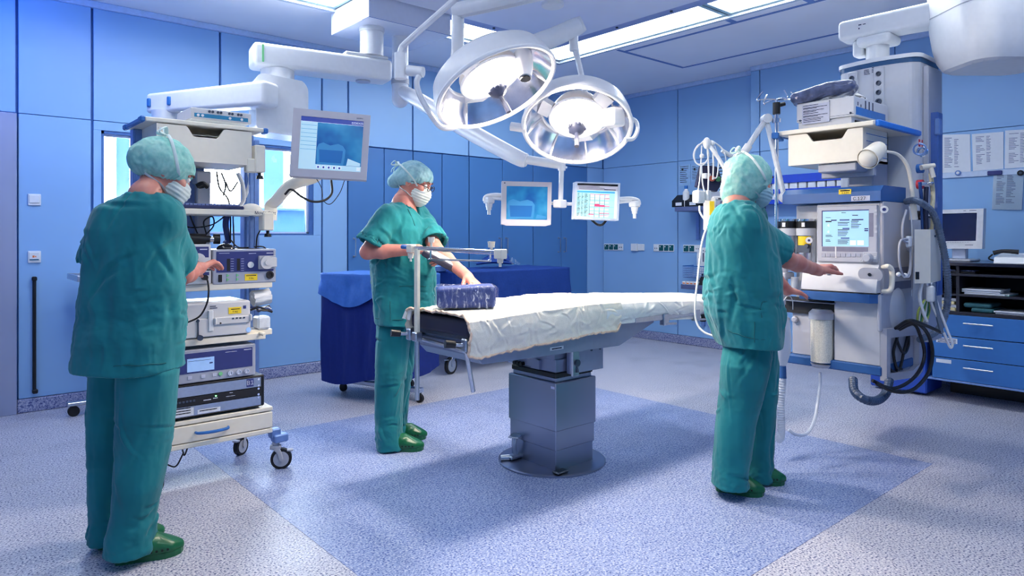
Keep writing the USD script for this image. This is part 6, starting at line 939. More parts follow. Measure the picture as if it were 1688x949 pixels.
# ================================================================ bin rack and shelves on the right wall
ordn = lambda i: 'first second third fourth fifth sixth seventh eighth ninth tenth eleventh'.split()[i]
rk = Thing('bin_rack', 'blue wall rack that carries the small white bins', 'rack', (WRN-.1, 3.1, 1.55)); M_RACK = mat('rack_blue', (24, 70, 200), .4); ry0, ry1 = onx(1412, 300, WRN-.12)[1], STEP-.12
for k, v in enumerate((291, 308.5, 326)): 
    z = onx(1330, v, WRN-.13)[2]; rk.part('shelf_rail', box(WRN-.14, WRN-.001, ry0, ry1, z-.045, z-.03, .003), M_RACK); rk.part('shelf_lip', box(WRN-.15, WRN-.14, ry0, ry1, z-.05, z-.005 if k else z+.03, .003), M_RACK)
    if k == 0: continue
    n_ = 11; wdt = (ry1-ry0)/n_
    for i in range(n_):
        a = ry0 + i*wdt + .008; c_ = np.array([a + wdt/2 - .008, 0])
        if not (k == 1 and i == 0): 
            cp_ = bin0.copy((WRN-.085, a + (wdt-.016)/2, z-.03), None, 0, None); cdata(cp_.prim, label=ordn(n_-1-i) + (' white bin from the left in the upper row of the wall rack' if k == 1 else ' white bin from the left in the lower row of the wall rack'), group='white bins in the upper row' if k == 1 else 'white bins in the lower row')
        else:
            bin0 = Thing('storage_bin', ordn(n_-1) + ' white bin from the left in the upper row of the wall rack', 'storage bin', (WRN-.085, a + (wdt-.016)/2, z-.03), 'white bins in the upper row'); hw = (wdt-.016)/2; X_ = WRN-.085; Yc = a + hw
            bin0.part('body', cat(box(X_-.045, X_+.05, Yc-hw, Yc-hw+.005, z-.03, z+.085), box(X_-.045, X_+.05, Yc+hw-.005, Yc+hw, z-.03, z+.085), box(X_-.05, X_-.045, Yc-hw, Yc+hw, z-.03, z+.065, .002), box(X_+.045, X_+.05, Yc-hw, Yc+hw, z-.03, z+.085), box(X_-.045, X_+.045, Yc-hw, Yc+hw, z-.03, z-.025)), M_WHITE); bin0.part('label_strip', box(X_-.0515, X_-.05, Yc-hw*.6, Yc+hw*.6, z+.0, z+.03), M_PAPER)
ws = Thing('wall_shelf', 'grey metal wall shelf behind the right nurse', 'shelf', onx(1150, 360, WR)); zw = onx(1115, 341, 6.32)[2]; wy1 = onx(1112, 345, 6.32)[1]; wy0 = wy1-.95
ws.part('board', box(6.32, WR-.001, wy0, wy1, zw-.05, zw, .004), mat('shelf_grey', (98, 110, 150), .4, .3)); ws.part('bracket', box(WR-.03, WR-.001, onx(1152, 380, WR)[1]-.02, onx(1152, 380, WR)[1]+.02, onx(1152, 395, WR)[2], zw-.05, .003), M_ALU)
for k, (u, w_, h, m, nm, lab, ct) in enumerate(((1121, .16, .14, M_BLACK, 'storage_box', 'black box at the left end of the grey wall shelf', 'box'), (1131, .07, .24, M_CABW, 'bottle', 'white bottle between the two black boxes on the wall shelf', 'bottle'), (1144, .18, .13, M_BLACK, 'storage_box', 'black box right of the white bottle on the wall shelf', 'box'), (1177, .2, .16, M_GREY, 'storage_box', 'grey box behind the white module on the wall shelf', 'box'))):
    y = onx(u, 335, 6.4)[1]; t = Thing(nm, lab, ct, (6.42, y, zw))
    if nm == 'bottle': t.part('body', lathe([(0, zw), (.035, zw), (.037, zw+.16), (.02, zw+.185), (.018, zw+.2), (0, zw+.2)], 20, (6.4, y, 0)), m); t.part('cap', cyl((6.4, y, zw+.2), (6.4, y, zw+.235), .02, n=16), M_BLUETRIM)
    else: t.part('body', prism([(6.36, zw+.001), (6.56, zw+.001), (6.56, zw+h), (6.46, zw+h), (6.36, zw+h*.5)], y-w_/2, y+w_/2, 'xz'), m); t.part('label_strip', box(6.358, 6.3595, y-.05, y+.03, zw+.015, zw+.05), M_PAPER)
t = Thing('charger', 'white charger with a yellow sticker beside the right nurse\'s shoulder', 'charger', at(1174, 380, 4.2)); t.part('body', cat(xf(rbox(-.03, .03, -.02, .05, -.20, 0, .006), .7, at(1174, 326, 4.2))), M_WHITE); t.part('arm', xf(box(.0, .30, -.0, .03, -.03, 0, .004), -.715, at(1176, 323, 4.21)), M_WHITE); t.part('sticker', xf(box(-.014, .014, -.003, .001, -.105, -.02), -.715, at(1173.5, 326, 4.16)), M_YEL); t.part('lettering', xf(box(.03, .16, -.002, .001, -.021, -.012), -.715, at(1176, 323, 4.205)), M_INK)
for i, (u0, v0, u1, v1, lab) in enumerate(((1119, 271, 1138, 306, 'pale blue notice sheet at the left end above the wall shelf'), (1139, 271, 1153, 300, 'pale blue notice sheet behind the hanging navy cuff'), (1156, 267, 1180, 300, 'pale blue notice sheet partly hidden behind the navy cuff and leads'), (1183, 268, 1200, 320, 'pale blue notice sheet behind the right nurse\'s head'))):
    t = Thing('notice', lab, 'notice', onx((u0+u1)/2, v1, WR)); t.part('sheet', pbx(WR-.004, u0, v0, u1, v1, .0035), mat('notice_blue', (150, 188, 226), .6, grain=.1, scale=25)); t.part('print', bars_x(WR-.0048, u0+2, v0+3, u1-2, v1-3, 9, .3, i), M_INK, kind='stuff'); t.part('pin', cyl(onx(u0+6, v0+8, WR-.003), onx(u0+6, v0+8, WR-.012), .012, n=10), M_INKBLK)
# wire basket, rounded dispenser, ledge with small boxes, rail
wb = Thing('wire_basket', 'blue wire basket on the wall under the green sockets', 'basket', onx(1148, 458, 6.55)); a0, a1 = onx(1126, 447, 6.5)[1], onx(1172, 447, 6.5)[1]; z0, z1 = onx(1126, 457, 6.5)[2], onx(1126, 438, 6.5)[2]; wr = []
for z in np.linspace(z0, z1, 6): wr += [tube([(6.5, a0, z), (6.5, a1, z)], .003, 5, 0), tube([(6.5, a0, z), (WR, a0, z)], .003, 5, 0)]
for y in np.linspace(a0, a1, 16): wr.append(tube([(WR, y, z0), (6.5, y, z0), (6.5, y, z1)], .0025, 5, 0))
wb.part('wires', cat(*wr), M_ALU, kind='stuff'); wb.part('top_rim', cat(tube([(WR, a0, z1), (6.5, a0, z1), (6.5, a1, z1), (WR, a1, z1)], .006, 6, 0)), M_BLUETRIM)
wb.part('contents', cat(*[rbox(6.53, 6.66, a0-.07-.09*k, a0-.01-.09*k, z0+.005, z0+.05+.02*(k % 3), .01) for k in range(4)]), M_FILM, kind='stuff')
dp = prism([(y, z) for y, z in rrect(-.085, .085, -.19, .19, .084, 8)], 6.60, 6.68, 'yz'); yc = onx(1159.5, 430, 6.6)[1]; zc_ = onx(1159.5, 436, 6.6)[2]
t = Thing('dispenser', 'white round-topped dispenser standing in the wire basket', 'dispenser', (6.64, yc, zc_-.2)); t.part('body', xf(dp, 0, (0, yc, zc_)), M_WHITE); t.part('slot', box(6.596, 6.601, yc-.008, yc+.008, zc_+.03, zc_+.13, .002), M_INK); t.part('holes', cat(*[cyl((6.601, yc+.055*math.cos(a), zc_+.08+.075*math.sin(a)), (6.596, yc+.055*math.cos(a), zc_+.08+.075*math.sin(a)), .006, n=8) for a in np.linspace(-.6, 3.7, 9)]), M_INK, kind='stuff')
lg = Thing('wall_ledge', 'dark grey ledge on the wall just above the operating table', 'shelf', onx(1148, 475, 6.45)); la0, la1 = onx(1122, 470, 6.4)[1], onx(1122, 470, 6.4)[1]-.8; lz = onx(1140, 469.5, 6.4)[2]; lg.part('board', box(6.4, WR-.001, la1, la0, lz-.05, lz, .004), LOOK['shelf_grey']); lg.part('bracket', box(WR-.03, WR, la0-.12, la0-.08, onx(1186, 540, WR)[2], lz-.05, .003), M_ALU); lg.part('bracket', box(WR-.03, WR-.001, la1+.2, la1+.24, .3, lz-.05, .003), M_ALU)
for k, u in enumerate((1128, 1134.5, 1140.5, 1146.5)):
    y = onx(u, 466, 6.42)[1]; t = Thing('small_box', ['first', 'second', 'third', 'fourth'][k] + ' small white box from the left on the dark ledge under the basket', 'box', (6.44, y, lz)); t.part('body', box(6.41, 6.47, y-.022, y+.022, lz, lz+.035, .003), M_WHITE); t.part('label_strip', box(6.4085, 6.41, y-.015, y+.015, lz+.008, lz+.02), mat('orange_print', (222, 120, 60), .5))
t = Thing('storage_box', 'black case on the dark ledge beside the small white boxes', 'box', (6.5, onx(1162, 465, 6.45)[1], lz)); t.part('body', prism([(6.44, lz), (6.64, lz), (6.64, lz+.12), (6.52, lz+.12)], onx(1180, 465, 6.45)[1], onx(1151, 465, 6.45)[1], 'xz'), M_BLACK); t.part('rim', box(6.52, 6.64, onx(1180, 465, 6.45)[1], onx(1151, 465, 6.45)[1], lz+.12, lz+.125), M_DKSTEEL)
# ================================================================ sheets, board rail and counter on the right
for i, (q, lab) in enumerate((([(1551, 222), (1599, 221), (1600, 283), (1551, 285)], 'printed list on the wall, directly right of the supply column'), ([(1602, 221), (1654, 217), (1654, 278), (1604, 282)], 'printed list on the wall, middle of the three upper sheets'), ([(1657, 215), (1712, 212), (1712, 274), (1656, 278)], 'printed list on the wall cut by the picture edge'), ([(1638, 284), (1688, 283), (1684, 346), (1635, 345)], 'printed list in a clear sleeve hanging below the rail'))):
    c = [onx(u, v, WRN-.004 - (.006 if i == 3 else 0)) for u, v in (q[3], q[2], q[1], q[0])]; t = Thing('wall_list', lab, 'notice', (c[0]+c[1])/2); t.part('sheet', quadbox(c, .003), M_PAPER)
    L_ = lambda a, b: lerp4(c, a, b) + [-.0006, 0, 0]; r_ = random.Random(i); pr_ = []
    for col_, wd in ((.12, .3), (.46, .16 if i != 3 else .3)):
        for k in range(20):
            if r_.random() < .12: continue
            b = .90 - k*.04; w_ = wd*r_.uniform(.45, 1); pr_.append(quadbox([L_(col_, b), L_(col_+w_, b), L_(col_+w_, b+.016), L_(col_, b+.016)], .0006))
    t.part('print', cat(*pr_), mat('print_grey', (120, 126, 156), .7), kind='stuff')
    if i == 3: t.part('sleeve', quadbox([p + [-.003, 0, 0] for p in c], .001), M_PANE)
rl = Thing('magnet_rail', 'white magnet rail across the right wall below the printed lists', 'magnet rail', onx(1600, 292, WRN)); z0, z1 = onx(1600, 291.5, WRN-.01)[2], onx(1600, 282.5, WRN-.01)[2]; rl.part('rail', box(WRN-.014, WRN-.001, .2, onx(1520, 290, WRN)[1], z0, z1, .002), mat('rail_pale', (196, 212, 236), .4))
for u, m, lab, nm in ((1579.5, M_ALU, 'round grey magnet on the rail', 0), (1682.5, M_BLACK, 'round black magnet on the rail', 0), (1640, M_NAVY, 'blue bar magnet holding the sleeve', 1)):
    c = onx(u, 285, WRN-.014); t = Thing('magnet', lab, 'magnet', c)
    if nm: t.part('bar', box(WRN-.026, WRN-.014, c[1]-.05, c[1]+.05, c[2]-.018, c[2]+.018, .004), m)
    else: t.part('disc', lathe([(0, .012), (.018, .012), (.022, .008), (.022, 0), (0, 0)], 20, c, (-1, 0, 0)), m); t.part('top', lathe([(0, .014), (.010, .014), (.012, .012), (0, .012)], 16, c, (-1, 0, 0)), M_WHITE if m is M_ALU else M_DKSTEEL)
# counter
DX, DY0, DY1 = 5.87, .35, 2.45; M_CTOP = mat('counter_black', (30, 34, 52), .18, grain=.05); M_CARC = mat('carcass_dark', (26, 28, 44), .5); M_DRW = mat('drawer_blue', (52, 112, 182), .4, grain=.03)
dk = Thing('counter', 'long counter with black open shelves and three rows of blue drawers', 'counter', (6.2, 1.4, 0)); ZT = 1.058
dk.part('worktop', box(DX-.02, WRN-.002, DY0, DY1, ZT-.025, ZT, .004), M_CTOP); yd = onx(1536, 560, DX)[1]; yv = onx(1578, 480, DX)[1]
zA, zBm, zC, zD = .975, .822, .69, .174
dk.part('back_board', box(WRN-.03, WRN-.013, DY0, DY1, .18, ZT-.025), M_CARC)
for y in (DY0, yv-.01, DY1-.02): dk.part('upright', box(DX+.01, WRN-.03, y, y+.02, .67, ZT-.025), M_CARC)
dk.part('shelf', box(DX+.005, WRN-.03, DY0+.02, DY1-.02, zA-.018, zA, .002), M_CARC); dk.part('shelf', box(DX+.005, WRN-.03, DY0+.02, DY1-.02, zBm-.016, zBm, .002), M_CARC); dk.part('shelf', box(DX+.005, WRN-.03, DY0+.02, DY1-.02, zC-.025, zC, .002), M_CARC)
dk.part('drawer_carcass', box(DX+.02, WRN-.03, DY0, yd, .18, zC-.026), M_CARC); dk.part('bottom_edge', box(DX-.002, WRN-.03, DY0, yd+.03, .158, .172, .002), M_ALU); dk.part('plinth', box(DX+.42, WRN-.03, DY0, yd, .0, .158), M_BLACK)
hy0, hy1 = onx(1639, 545, DX)[1], onx(1590, 545, DX)[1]
for c_ in range(2):
    off = -c_*(yd-.72)
    for k in range(3):
        z1_, z0_ = .664-.165*k, .664-.165*(k+1)+.006; q = dk.part('drawer', box(DX, DX+.02, max(DY0, .72-.0+off) if c_ == 0 else DY0, yd-.003 if c_ == 0 else .714, z0_, z1_, .002), M_DRW)
        if c_ == 0: zh = z1_-.055; dk.part('handle', cat(cyl((DX-.03, hy0, zh), (DX-.03, hy1, zh), .006, n=12), *[cyl((DX-.03, y, zh), (DX+.002, y, zh), .004, n=8) for y in (hy0+.03, hy1-.03)]), M_STEEL, under=q, label='steel bar handle')
        if c_ == 0 and k: yl_ = onx(1546, 560, DX)[1]; dk.part('label_strip', box(DX-.001, DX+.002, yl_-.13 if k == 1 else yl_-.09, yl_+.012, z1_-.052 if k == 1 else z1_-.04, z1_-.012), M_PAPER, under=q, label='white paper label'); 
        if c_ == 0 and k == 1: dk.part('label_print', cat(*[box(DX-.0016, DX-.0009, yl_-.12, yl_, z1_-.048+.011*j, z1_-.043+.011*j) for j in range(3)]), M_INK, under=q)
# computer monitor, keyboard, phone, papers on the counter
mc = [onx(u, v, 6.12) for u, v in ((1538, 410), (1619.5, 410), (1622, 343.5), (1541, 346))]
t = monitor('monitor', 'switched-off cream computer monitor on the black counter', mc, (.05, .13, .20, .10), .05, mat('monitor_cream', (214, 214, 220), .42), mat('screen_off', (18, 30, 74), .12)); t.part('base', box(6.05, 6.3, mc[1][1]+.06, mc[0][1]-.05, ZT, ZT+.02, .006), M_GREY); t.part('stand', box(6.16, 6.22, mc[1][1]+.12, mc[0][1]-.12, ZT+.02, mc[0][2]+.05, .006), mat('stand_pale', (190, 200, 224), .4)); t.part('lettering', cat(*[quadbox([t.L(a, b, .0066), t.L(a+w_, b, .0066), t.L(a+w_, b+.012, .0066), t.L(a, b+.012, .0066)], .0006) for a, b, w_ in ((.66, .09, .16), (.72, .955, .14), (.60, .952, .05))]), M_INK)
t.part('button_row', cat(*[quadbox([t.L(.3+.05*k, .16, .008), t.L(.33+.05*k, .16, .008), t.L(.33+.05*k, .175, .008), t.L(.3+.05*k, .175, .008)], .002) for k in range(9)]), M_GREY, kind='stuff')
ky = onx(1568, 446, DX+.04)[1]; t = Thing('keyboard', 'dark keyboard in the slot under the black counter top', 'keyboard', (DX+.12, ky, zA)); t.part('case', box(DX+.03, DX+.19, ky-.16, ky+.26, zA, zA+.018, .004), M_BLACK); t.part('keys', cat(*[cbox((DX+.05+.021*j, ky-.14+.0195*i, zA+.02), (.017, .016, .008), .002) for j in range(6) for i in range(20)]), mat('key_blue', (96, 110, 168), .5), kind='stuff')
pc_ = onx(1662, 430, 6.05); t = Thing('telephone', 'white telephone base with black handset on the counter', 'telephone', (6.12, pc_[1], ZT)); t.part('base', cat(prism([(6.03, ZT), (6.25, ZT), (6.25, ZT+.07), (6.05, ZT+.04)], onx(1700, 425, 6.05)[1], onx(1639, 425, 6.05)[1], 'xz')), M_WHITE); t.part('handset', cat(tube([(6.10, onx(1634, 420, 6.05)[1], ZT+.07), (6.11, onx(1650, 420, 6.05)[1], ZT+.085), (6.12, onx(1675, 420, 6.05)[1], ZT+.08)], [.018, .014, .018], 10)), M_BLACK); t.part('cord', tube([(6.08, onx(1634, 420, 6.05)[1], ZT+.06), (6.05, onx(1630, 425, 6.05)[1], ZT+.03), (6.08, onx(1640, 430, 6.05)[1], ZT+.012)], .006, 6), M_BLACK)
def stack(label, u0, u1, z, n, mats, seed, yoff=0, d=.26, h=.008):
    r_ = random.Random(seed); a, b = onx(u1, 470, DX+.03)[1], onx(u0, 470, DX+.03)[1]
    for k in range(n):
        e = r_.uniform(-.02, .02); t = Thing('document', label[k], 'documents', (DX+.16, (a+b)/2, z+h*k))
        q = np.array(rrect(DX+.03+abs(e), DX+.03+d, a+e, b+e*.6, .004, 2)); t.part('sheets', prism([tuple(p) for p in q], z+h*k+.0005, z+h*(k+1)-.001), mats[k % len(mats)]); t.part('edge', box(DX+.029+abs(e), DX+.033+abs(e), a+e+.01, b+e*.6-.01, z+h*k+.002, z+h*k+.0045), M_GREY)
M_FOLD = mat('folder_yellow', (226, 212, 160), .7); M_GRN = mat('cloth_green', (40, 92, 100), .8, grain=.1, scale=80); M_GRL = mat('paper_green', (150, 214, 206), .6)
stack(['lowest white document in the upper shelf compartment', 'second white document in the upper shelf compartment', 'top white document in the upper shelf compartment'], 1586, 1652, zBm, 3, [M_PAPER], 1, h=.014); stack(['pale green folder beside the white documents on the upper shelf', 'mint sheet on the pale green folder on the upper shelf'], 1637, 1668, zBm, 2, [M_GRL, M_PAPER], 2, h=.007)
stack(['white document pile on the lower shelf at the picture edge', 'upper white document on the lower shelf pile at the picture edge'], 1638, 1720, zC, 2, [M_PAPER], 3, h=.012)
stack(['yellow folder at the bottom of the left compartment', 'second yellow folder from the bottom in the left compartment', 'third yellow folder from the bottom in the left compartment', 'top yellow folder in the left compartment'], 1500, 1572, zC, 4, [M_FOLD, M_PAPER], 4, h=.024)
a, b = onx(1640, 500, DX+.04)[1], onx(1588, 500, DX+.04)[1]
for k in range(2):
    m = rbox(DX+.03, DX+.3, a+.02*k, b-.05*(1-k), zC+.034*k+.001, zC+.034*k+.034, .015).subdivide_to_size(.03); m.vertices = m.vertices + (meshkit.fbm(m.vertices*14, 2, k)[:, None]-.5)*.012*np.array([1, 1, .6]); m.vertices[:, 2] = np.maximum(m.vertices[:, 2], zC+.0005+.03*k)
    single('folded_cloth', m, M_GRN, ['lower dark green folded cloth on the bottom shelf', 'upper dark green folded cloth on the bottom shelf'][k], 'cloth')
c = ony(1515, 595, 1.75); t = Thing('waste_box', 'blue box with white print standing behind the hose loops', 'box', (6.1, 2.05, 0)); t.part('body', box(5.95, 6.3, 1.93, 2.35, 0.02, .50, .01), mat('box_blue', (34, 76, 176), .5)); t.part('rim', box(5.94, 6.31, 1.92, 2.36, .50, .53, .006), M_CARC); t.part('print', cat(text('B', .06, (5.9495, 2.05, .36), (0, -1, 0), (0, 0, 1))), M_PAPER)
# ================================================================ the three nurses
def P3(u, v, Y): return np.array([(u-U0)/FPX*Y, Y, EYE-(v-V0)/FPX*Y])   # camera-right, ahead, up
def toroom(m): v = m.vertices; m.vertices = np.c_[v[:, 0]*CA + v[:, 1]*SA, -v[:, 0]*SA + v[:, 1]*CA, v[:, 2]]; return m
class Field:                                              # distance field on a grid; shapes blend where they meet
    def __init__(s, lo, hi, h):
        s.lo, s.h = np.asarray(lo, float), h; s.n = np.ceil((np.asarray(hi)-s.lo)/h).astype(int) + 1; s.F = np.full(s.n, 1.0, np.float32)
        s.ax = [s.lo[i] + h*np.arange(s.n[i]) for i in range(3)]
    def sub(s, lo, hi):
        a = np.maximum(np.floor((np.asarray(lo)-s.lo)/s.h).astype(int), 0); b = np.minimum(np.ceil((np.asarray(hi)-s.lo)/s.h).astype(int)+1, s.n); sl = tuple(slice(x, max(y, x)) for x, y in zip(a, b))
        return sl, np.meshgrid(*[s.ax[i][sl[i]] for i in range(3)], indexing='ij', sparse=True)
    def put(s, sl, d, k, op='+'):
        f = s.F[sl]; d = d.astype(np.float32)
        if op == '-': s.F[sl] = np.maximum(f, -d) if k <= 0 else -s.smin(-f, d, k); return
        s.F[sl] = s.smin(f, d, k)
    @staticmethod
    def smin(a, b, k):
        if k <= 0: return np.minimum(a, b)
        h = np.maximum(k - np.abs(a-b), 0)/k; return np.minimum(a, b) - h*h*k*.25
    def cone(s, a, b, ra, rb, k=.02, op='+', pad=.05):
        a, b = np.asarray(a, float), np.asarray(b, float); r = max(ra, rb) + pad; sl, (x, y, z) = s.sub(np.minimum(a, b)-r, np.maximum(a, b)+r); ba = b-a; l2 = max(ba @ ba, 1e-9)
        t = np.clip(((x-a[0])*ba[0] + (y-a[1])*ba[1] + (z-a[2])*ba[2])/l2, 0, 1); d = np.sqrt((x-a[0]-t*ba[0])**2 + (y-a[1]-t*ba[1])**2 + (z-a[2]-t*ba[2])**2) - (ra + (rb-ra)*t); s.put(sl, d, k, op)
    def ell(s, c, R, axes, k=.02, op='+', pad=.04):      # ellipsoid; rows of axes are its directions
        c, R, A = np.asarray(c, float), np.asarray(R, float), np.asarray(axes, float); r = R.max() + pad; sl, (x, y, z) = s.sub(c-r, c+r)
        q = [((x-c[0])*A[i][0] + (y-c[1])*A[i][1] + (z-c[2])*A[i][2])/R[i] for i in range(3)]; n = np.sqrt(q[0]**2+q[1]**2+q[2]**2); s.put(sl, (n-1)*R.min()*1.1, k, op)
    def loft(s, rows, k=.02, p=2.2, pad=.05, op='+', cap=0.0):  # rows: (centre, rx, ry) stacked along z
        rows = sorted(rows, key=lambda r: r[0][2]); Z = np.array([r[0][2] for r in rows]); C = np.array([r[0] for r in rows]); rx = np.array([r[1] for r in rows]); ry = np.array([r[2] for r in rows])
        m = max(rx.max(), ry.max()) + pad; sl, (x, y, z) = s.sub([C[:, 0].min()-m, C[:, 1].min()-m, Z[0]-pad], [C[:, 0].max()+m, C[:, 1].max()+m, Z[-1]+pad]); zz = z.ravel()
        f = lambda a: np.interp(zz, Z, a)[None, None, :]
        q = ((np.abs(x-f(C[:, 0]))/f(rx))**p + (np.abs(y-f(C[:, 1]))/f(ry))**p)**(1/p); d = (q-1)*np.minimum(f(rx), f(ry))
        s.put(sl, np.maximum(d, np.maximum(Z[0]-z, z-Z[-1]) + 0*d), k, op)
    def plane(s, n, c): X, Y, Z = np.meshgrid(*s.ax, indexing='ij', sparse=True); s.F = np.maximum(s.F, (X*n[0]+Y*n[1]+Z*n[2]-c).astype(np.float32))   # keeps n.p < c
    def mesh(s, it=4):
        m = sdf_mesh(s.F, s.lo, s.h); return taubin(m, it) if it else m
def wrinkle(m, amp, sc, seed, ridge=.5, mask=None):
    V = m.vertices; n = m.vertex_normals; q = V*np.asarray(sc)
    a = meshkit.fbm(q, 3, seed) - .5; b = .5 - np.abs(meshkit.fbm(q*1.5 + 17.3, 3, seed+9) - .5)*4; d = amp*(a*2 + ridge*np.clip(b, -1, 1)*.5)
    if mask is not None: d = d*mask(V)
    m.vertices = V + n*d[:, None]; return m
def hand(F, w, d, nrm, curl, side, sc=1.0, thumb=(.6, .3), spread=.12):
    # w wrist, d direction of the fingers, nrm out of the BACK of the hand, side +1/-1: which side the thumb is on
    d = unit(d); nrm = unit(nrm - d*(np.asarray(nrm) @ d)); a = np.cross(d, nrm)*side
    for o in (-.026, -.009, .009, .026): F.cone(w + a*o*.7*sc + d*.005, w + d*.088*sc + a*o*sc, .0145*sc, .0125*sc, .012)
    L = [(.030, .041, .024, .019), (.010, .046, .028, .021), (-.010, .042, .026, .020), (-.029, .033, .020, .017)]
    for i, (o, l1, l2, l3) in enumerate(L):
        p = w + d*(.088 - abs(o)*.25)*sc + a*o*sc; ang = 0; c = curl[i] if np.ndim(curl) else curl; dr = unit(d + a*o*spread*10*.35)
        for j, (l, r0, r1) in enumerate(((l1, .0098, .0088), (l2, .0088, .0080), (l3, .0080, .0070))):
            ang += c*(1, 1.1, .7)[j]; q = p + (dr*math.cos(ang) - nrm*math.sin(ang))*l*sc; F.cone(p, q, r0*sc, r1*sc, .003); p = q
    p = w + d*.018*sc + a*.022*sc - nrm*.004
    for l, r0, r1, f in ((.042, .0155, .0125, .0), (.034, .0115, .0100, .25), (.027, .0100, .0078, .5)):
        q = p + unit(d*(thumb[0]+f*.6) + a*(1-thumb[0]) - nrm*(thumb[1]+f*.3))*l*sc; F.cone(p, q, r0*sc, r1*sc, .005); p = q
M_SCRUB = usdkit.material(stage, '/World/Looks/scrub_green', {'g': ('geometry', {}), 'nz': ('noise_texture', {'scale': 420.0, 'detail': 1.0}), 'n2': ('noise_texture', {'scale': 5.0, 'detail': 3.0}), 'r': ('rgb_ramp', {'ramp': [(.3, S(12, 108, 117)), (.7, S(24, 128, 134))]}), 'bp': ('bump', {'strength': .12, 'distance': .001}), 'p': ('principled_bsdf', {'roughness': .8, 'specular_ior_level': .25, 'sheen_weight': .15})},
    [('g.position', 'nz.vector'), ('g.position', 'n2.vector'), ('n2.fac', 'r.fac'), ('r.color', 'p.base_color'), ('nz.fac', 'bp.height'), ('bp.normal', 'p.normal')], 'p.BSDF')
M_SKIN = usdkit.material(stage, '/World/Looks/skin', {'g': ('geometry', {}), 'nz': ('noise_texture', {'scale': 16.0, 'detail': 4.0}), 'r': ('rgb_ramp', {'ramp': [(.3, S(190, 118, 108)), (.7, S(208, 146, 130))]}), 'p': ('principled_bsdf', {'roughness': .48, 'subsurface_weight': .12, 'subsurface_scale': .01, 'specular_ior_level': .4})}, [('g.position', 'nz.vector'), ('nz.fac', 'r.fac'), ('r.color', 'p.base_color')], 'p.BSDF')
def nonwoven(name, c0, c1, rough=.75):
    n = {'g': ('geometry', {}), 'nz': ('noise_texture', {'scale': 55.0, 'detail': 3.0}), 'n2': ('noise_texture', {'scale': 11.0, 'detail': 4.0, 'distortion': 1.2}), 'm': ('mix', {'mix_type': 'mix', 'fac': .35}), 'r': ('rgb_ramp', {'ramp': [(.36, S(*c0)), (.64, S(*c1))]}), 'bp': ('bump', {'strength': .35, 'distance': .003}), 'p': ('principled_bsdf', {'roughness': rough, 'specular_ior_level': .3}), 't': ('translucent_bsdf', {}), 'mx': ('mix_closure', {'fac': .18})}
    return usdkit.material(stage, '/World/Looks/' + name, n, [('g.position', 'nz.vector'), ('g.position', 'n2.vector'), ('n2.color', 'm.color1'), ('nz.color', 'm.color2'), ('m.color', 'r.fac'), ('r.color', 'p.base_color'), ('r.color', 't.color'), ('n2.fac', 'bp.height'), ('bp.normal', 'p.normal'), ('p.BSDF', 'mx.closure1'), ('t.BSDF', 'mx.closure2')], 'mx.closure')
M_CAP = nonwoven('cap_turquoise', (116, 196, 190), (190, 232, 222)); M_CAPB = nonwoven('cap_blue', (110, 170, 188), (172, 210, 218)); M_MASK = nonwoven('mask_white', (206, 222, 222), (234, 242, 238)); M_MASKB = nonwoven('mask_blue', (156, 200, 216), (196, 224, 232)); M_TIE = mat('mask_tie', (214, 230, 228), .7)
M_SEAM = mat('scrub_seam', (12, 94, 98), .85); M_CLOG = mat('clog_green', (14, 98, 60), .32, grain=.05); M_CLOGD = mat('clog_hole', (6, 38, 26), .7); M_SOCK = mat('sock_white', (226, 226, 222), .8)
M_EYE = mat('eye_white', (226, 222, 218), .25); M_IRIS = mat('iris_dark', (52, 40, 36), .25); M_BROW = mat('brow_brown', (92, 62, 48), .8)
def clog(heel, toe, w=.05):                               # camera frame, z up from the floor
    d = (toe-heel)*[1, 1, 0]; L = np.linalg.norm(d); d = d/L; s = np.array([-d[1], d[0], 0]); o = heel*[1, 1, 0]
    def S_(x, y, z, r, zs=1.0): return m3.Manifold.sphere(r, 24).scale([1, 1, zs]).translate(list(o + d*x*L + s*y + np.array([0, 0, z])))
    hull = m3.Manifold.batch_hull; up = hull([S_(.12, .0, .042, .036), S_(.12, .0, .02, .034, .6), S_(.34, 0, .035, .038), S_(.34, 0, .07, .034), S_(.52, .012, .05, .042), S_(.52, -.012, .05, .042)]) + hull([S_(.48, .012, .045, .043), S_(.48, -.012, .045, .043), S_(.52, 0, .058, .04), S_(.76, .016, .032, .038, .85), S_(.76, -.014, .032, .038, .85), S_(.87, .004, .026, .034, .8)])
    m = man(up.refine_to_length(.009)); taubin(m, 14); m.vertices[:, 2] = np.maximum(m.vertices[:, 2], .016)
    ol = [(.0, 0), (.03, .026), (.10, .036), (.3, .037), (.5, .046), (.72, .054), (.86, .045), (.95, .026), (.985, 0)]; ring = np.array(ol + [(a, -b*.95) for a, b in ol[-2:0:-1]])
    poly = sg.Polygon([tuple((o + d*a*L + s*b)[:2]) for a, b in ring]).buffer(.006).buffer(-.004); sole = trimesh.creation.extrude_polygon(poly, .022, engine='earcut')
    holes = [cyl(o + d*L*x + sg_*s*(wd) + [0, 0, .036], o + d*L*x + sg_*s*(wd+.004) + [0, 0, .036], .0045, n=10) for x, wd in ((.52, .0515), (.60, .0525), (.68, .0525), (.76, .051)) for sg_ in (-1, 1)]
    return m, sole, cat(*holes)
def head_frame(f, roll=0.0):
    f = unit(f); s = unit(np.cross(f, [0, 0, 1])); u = np.cross(s, f); return f, s, u     # forward, right, up
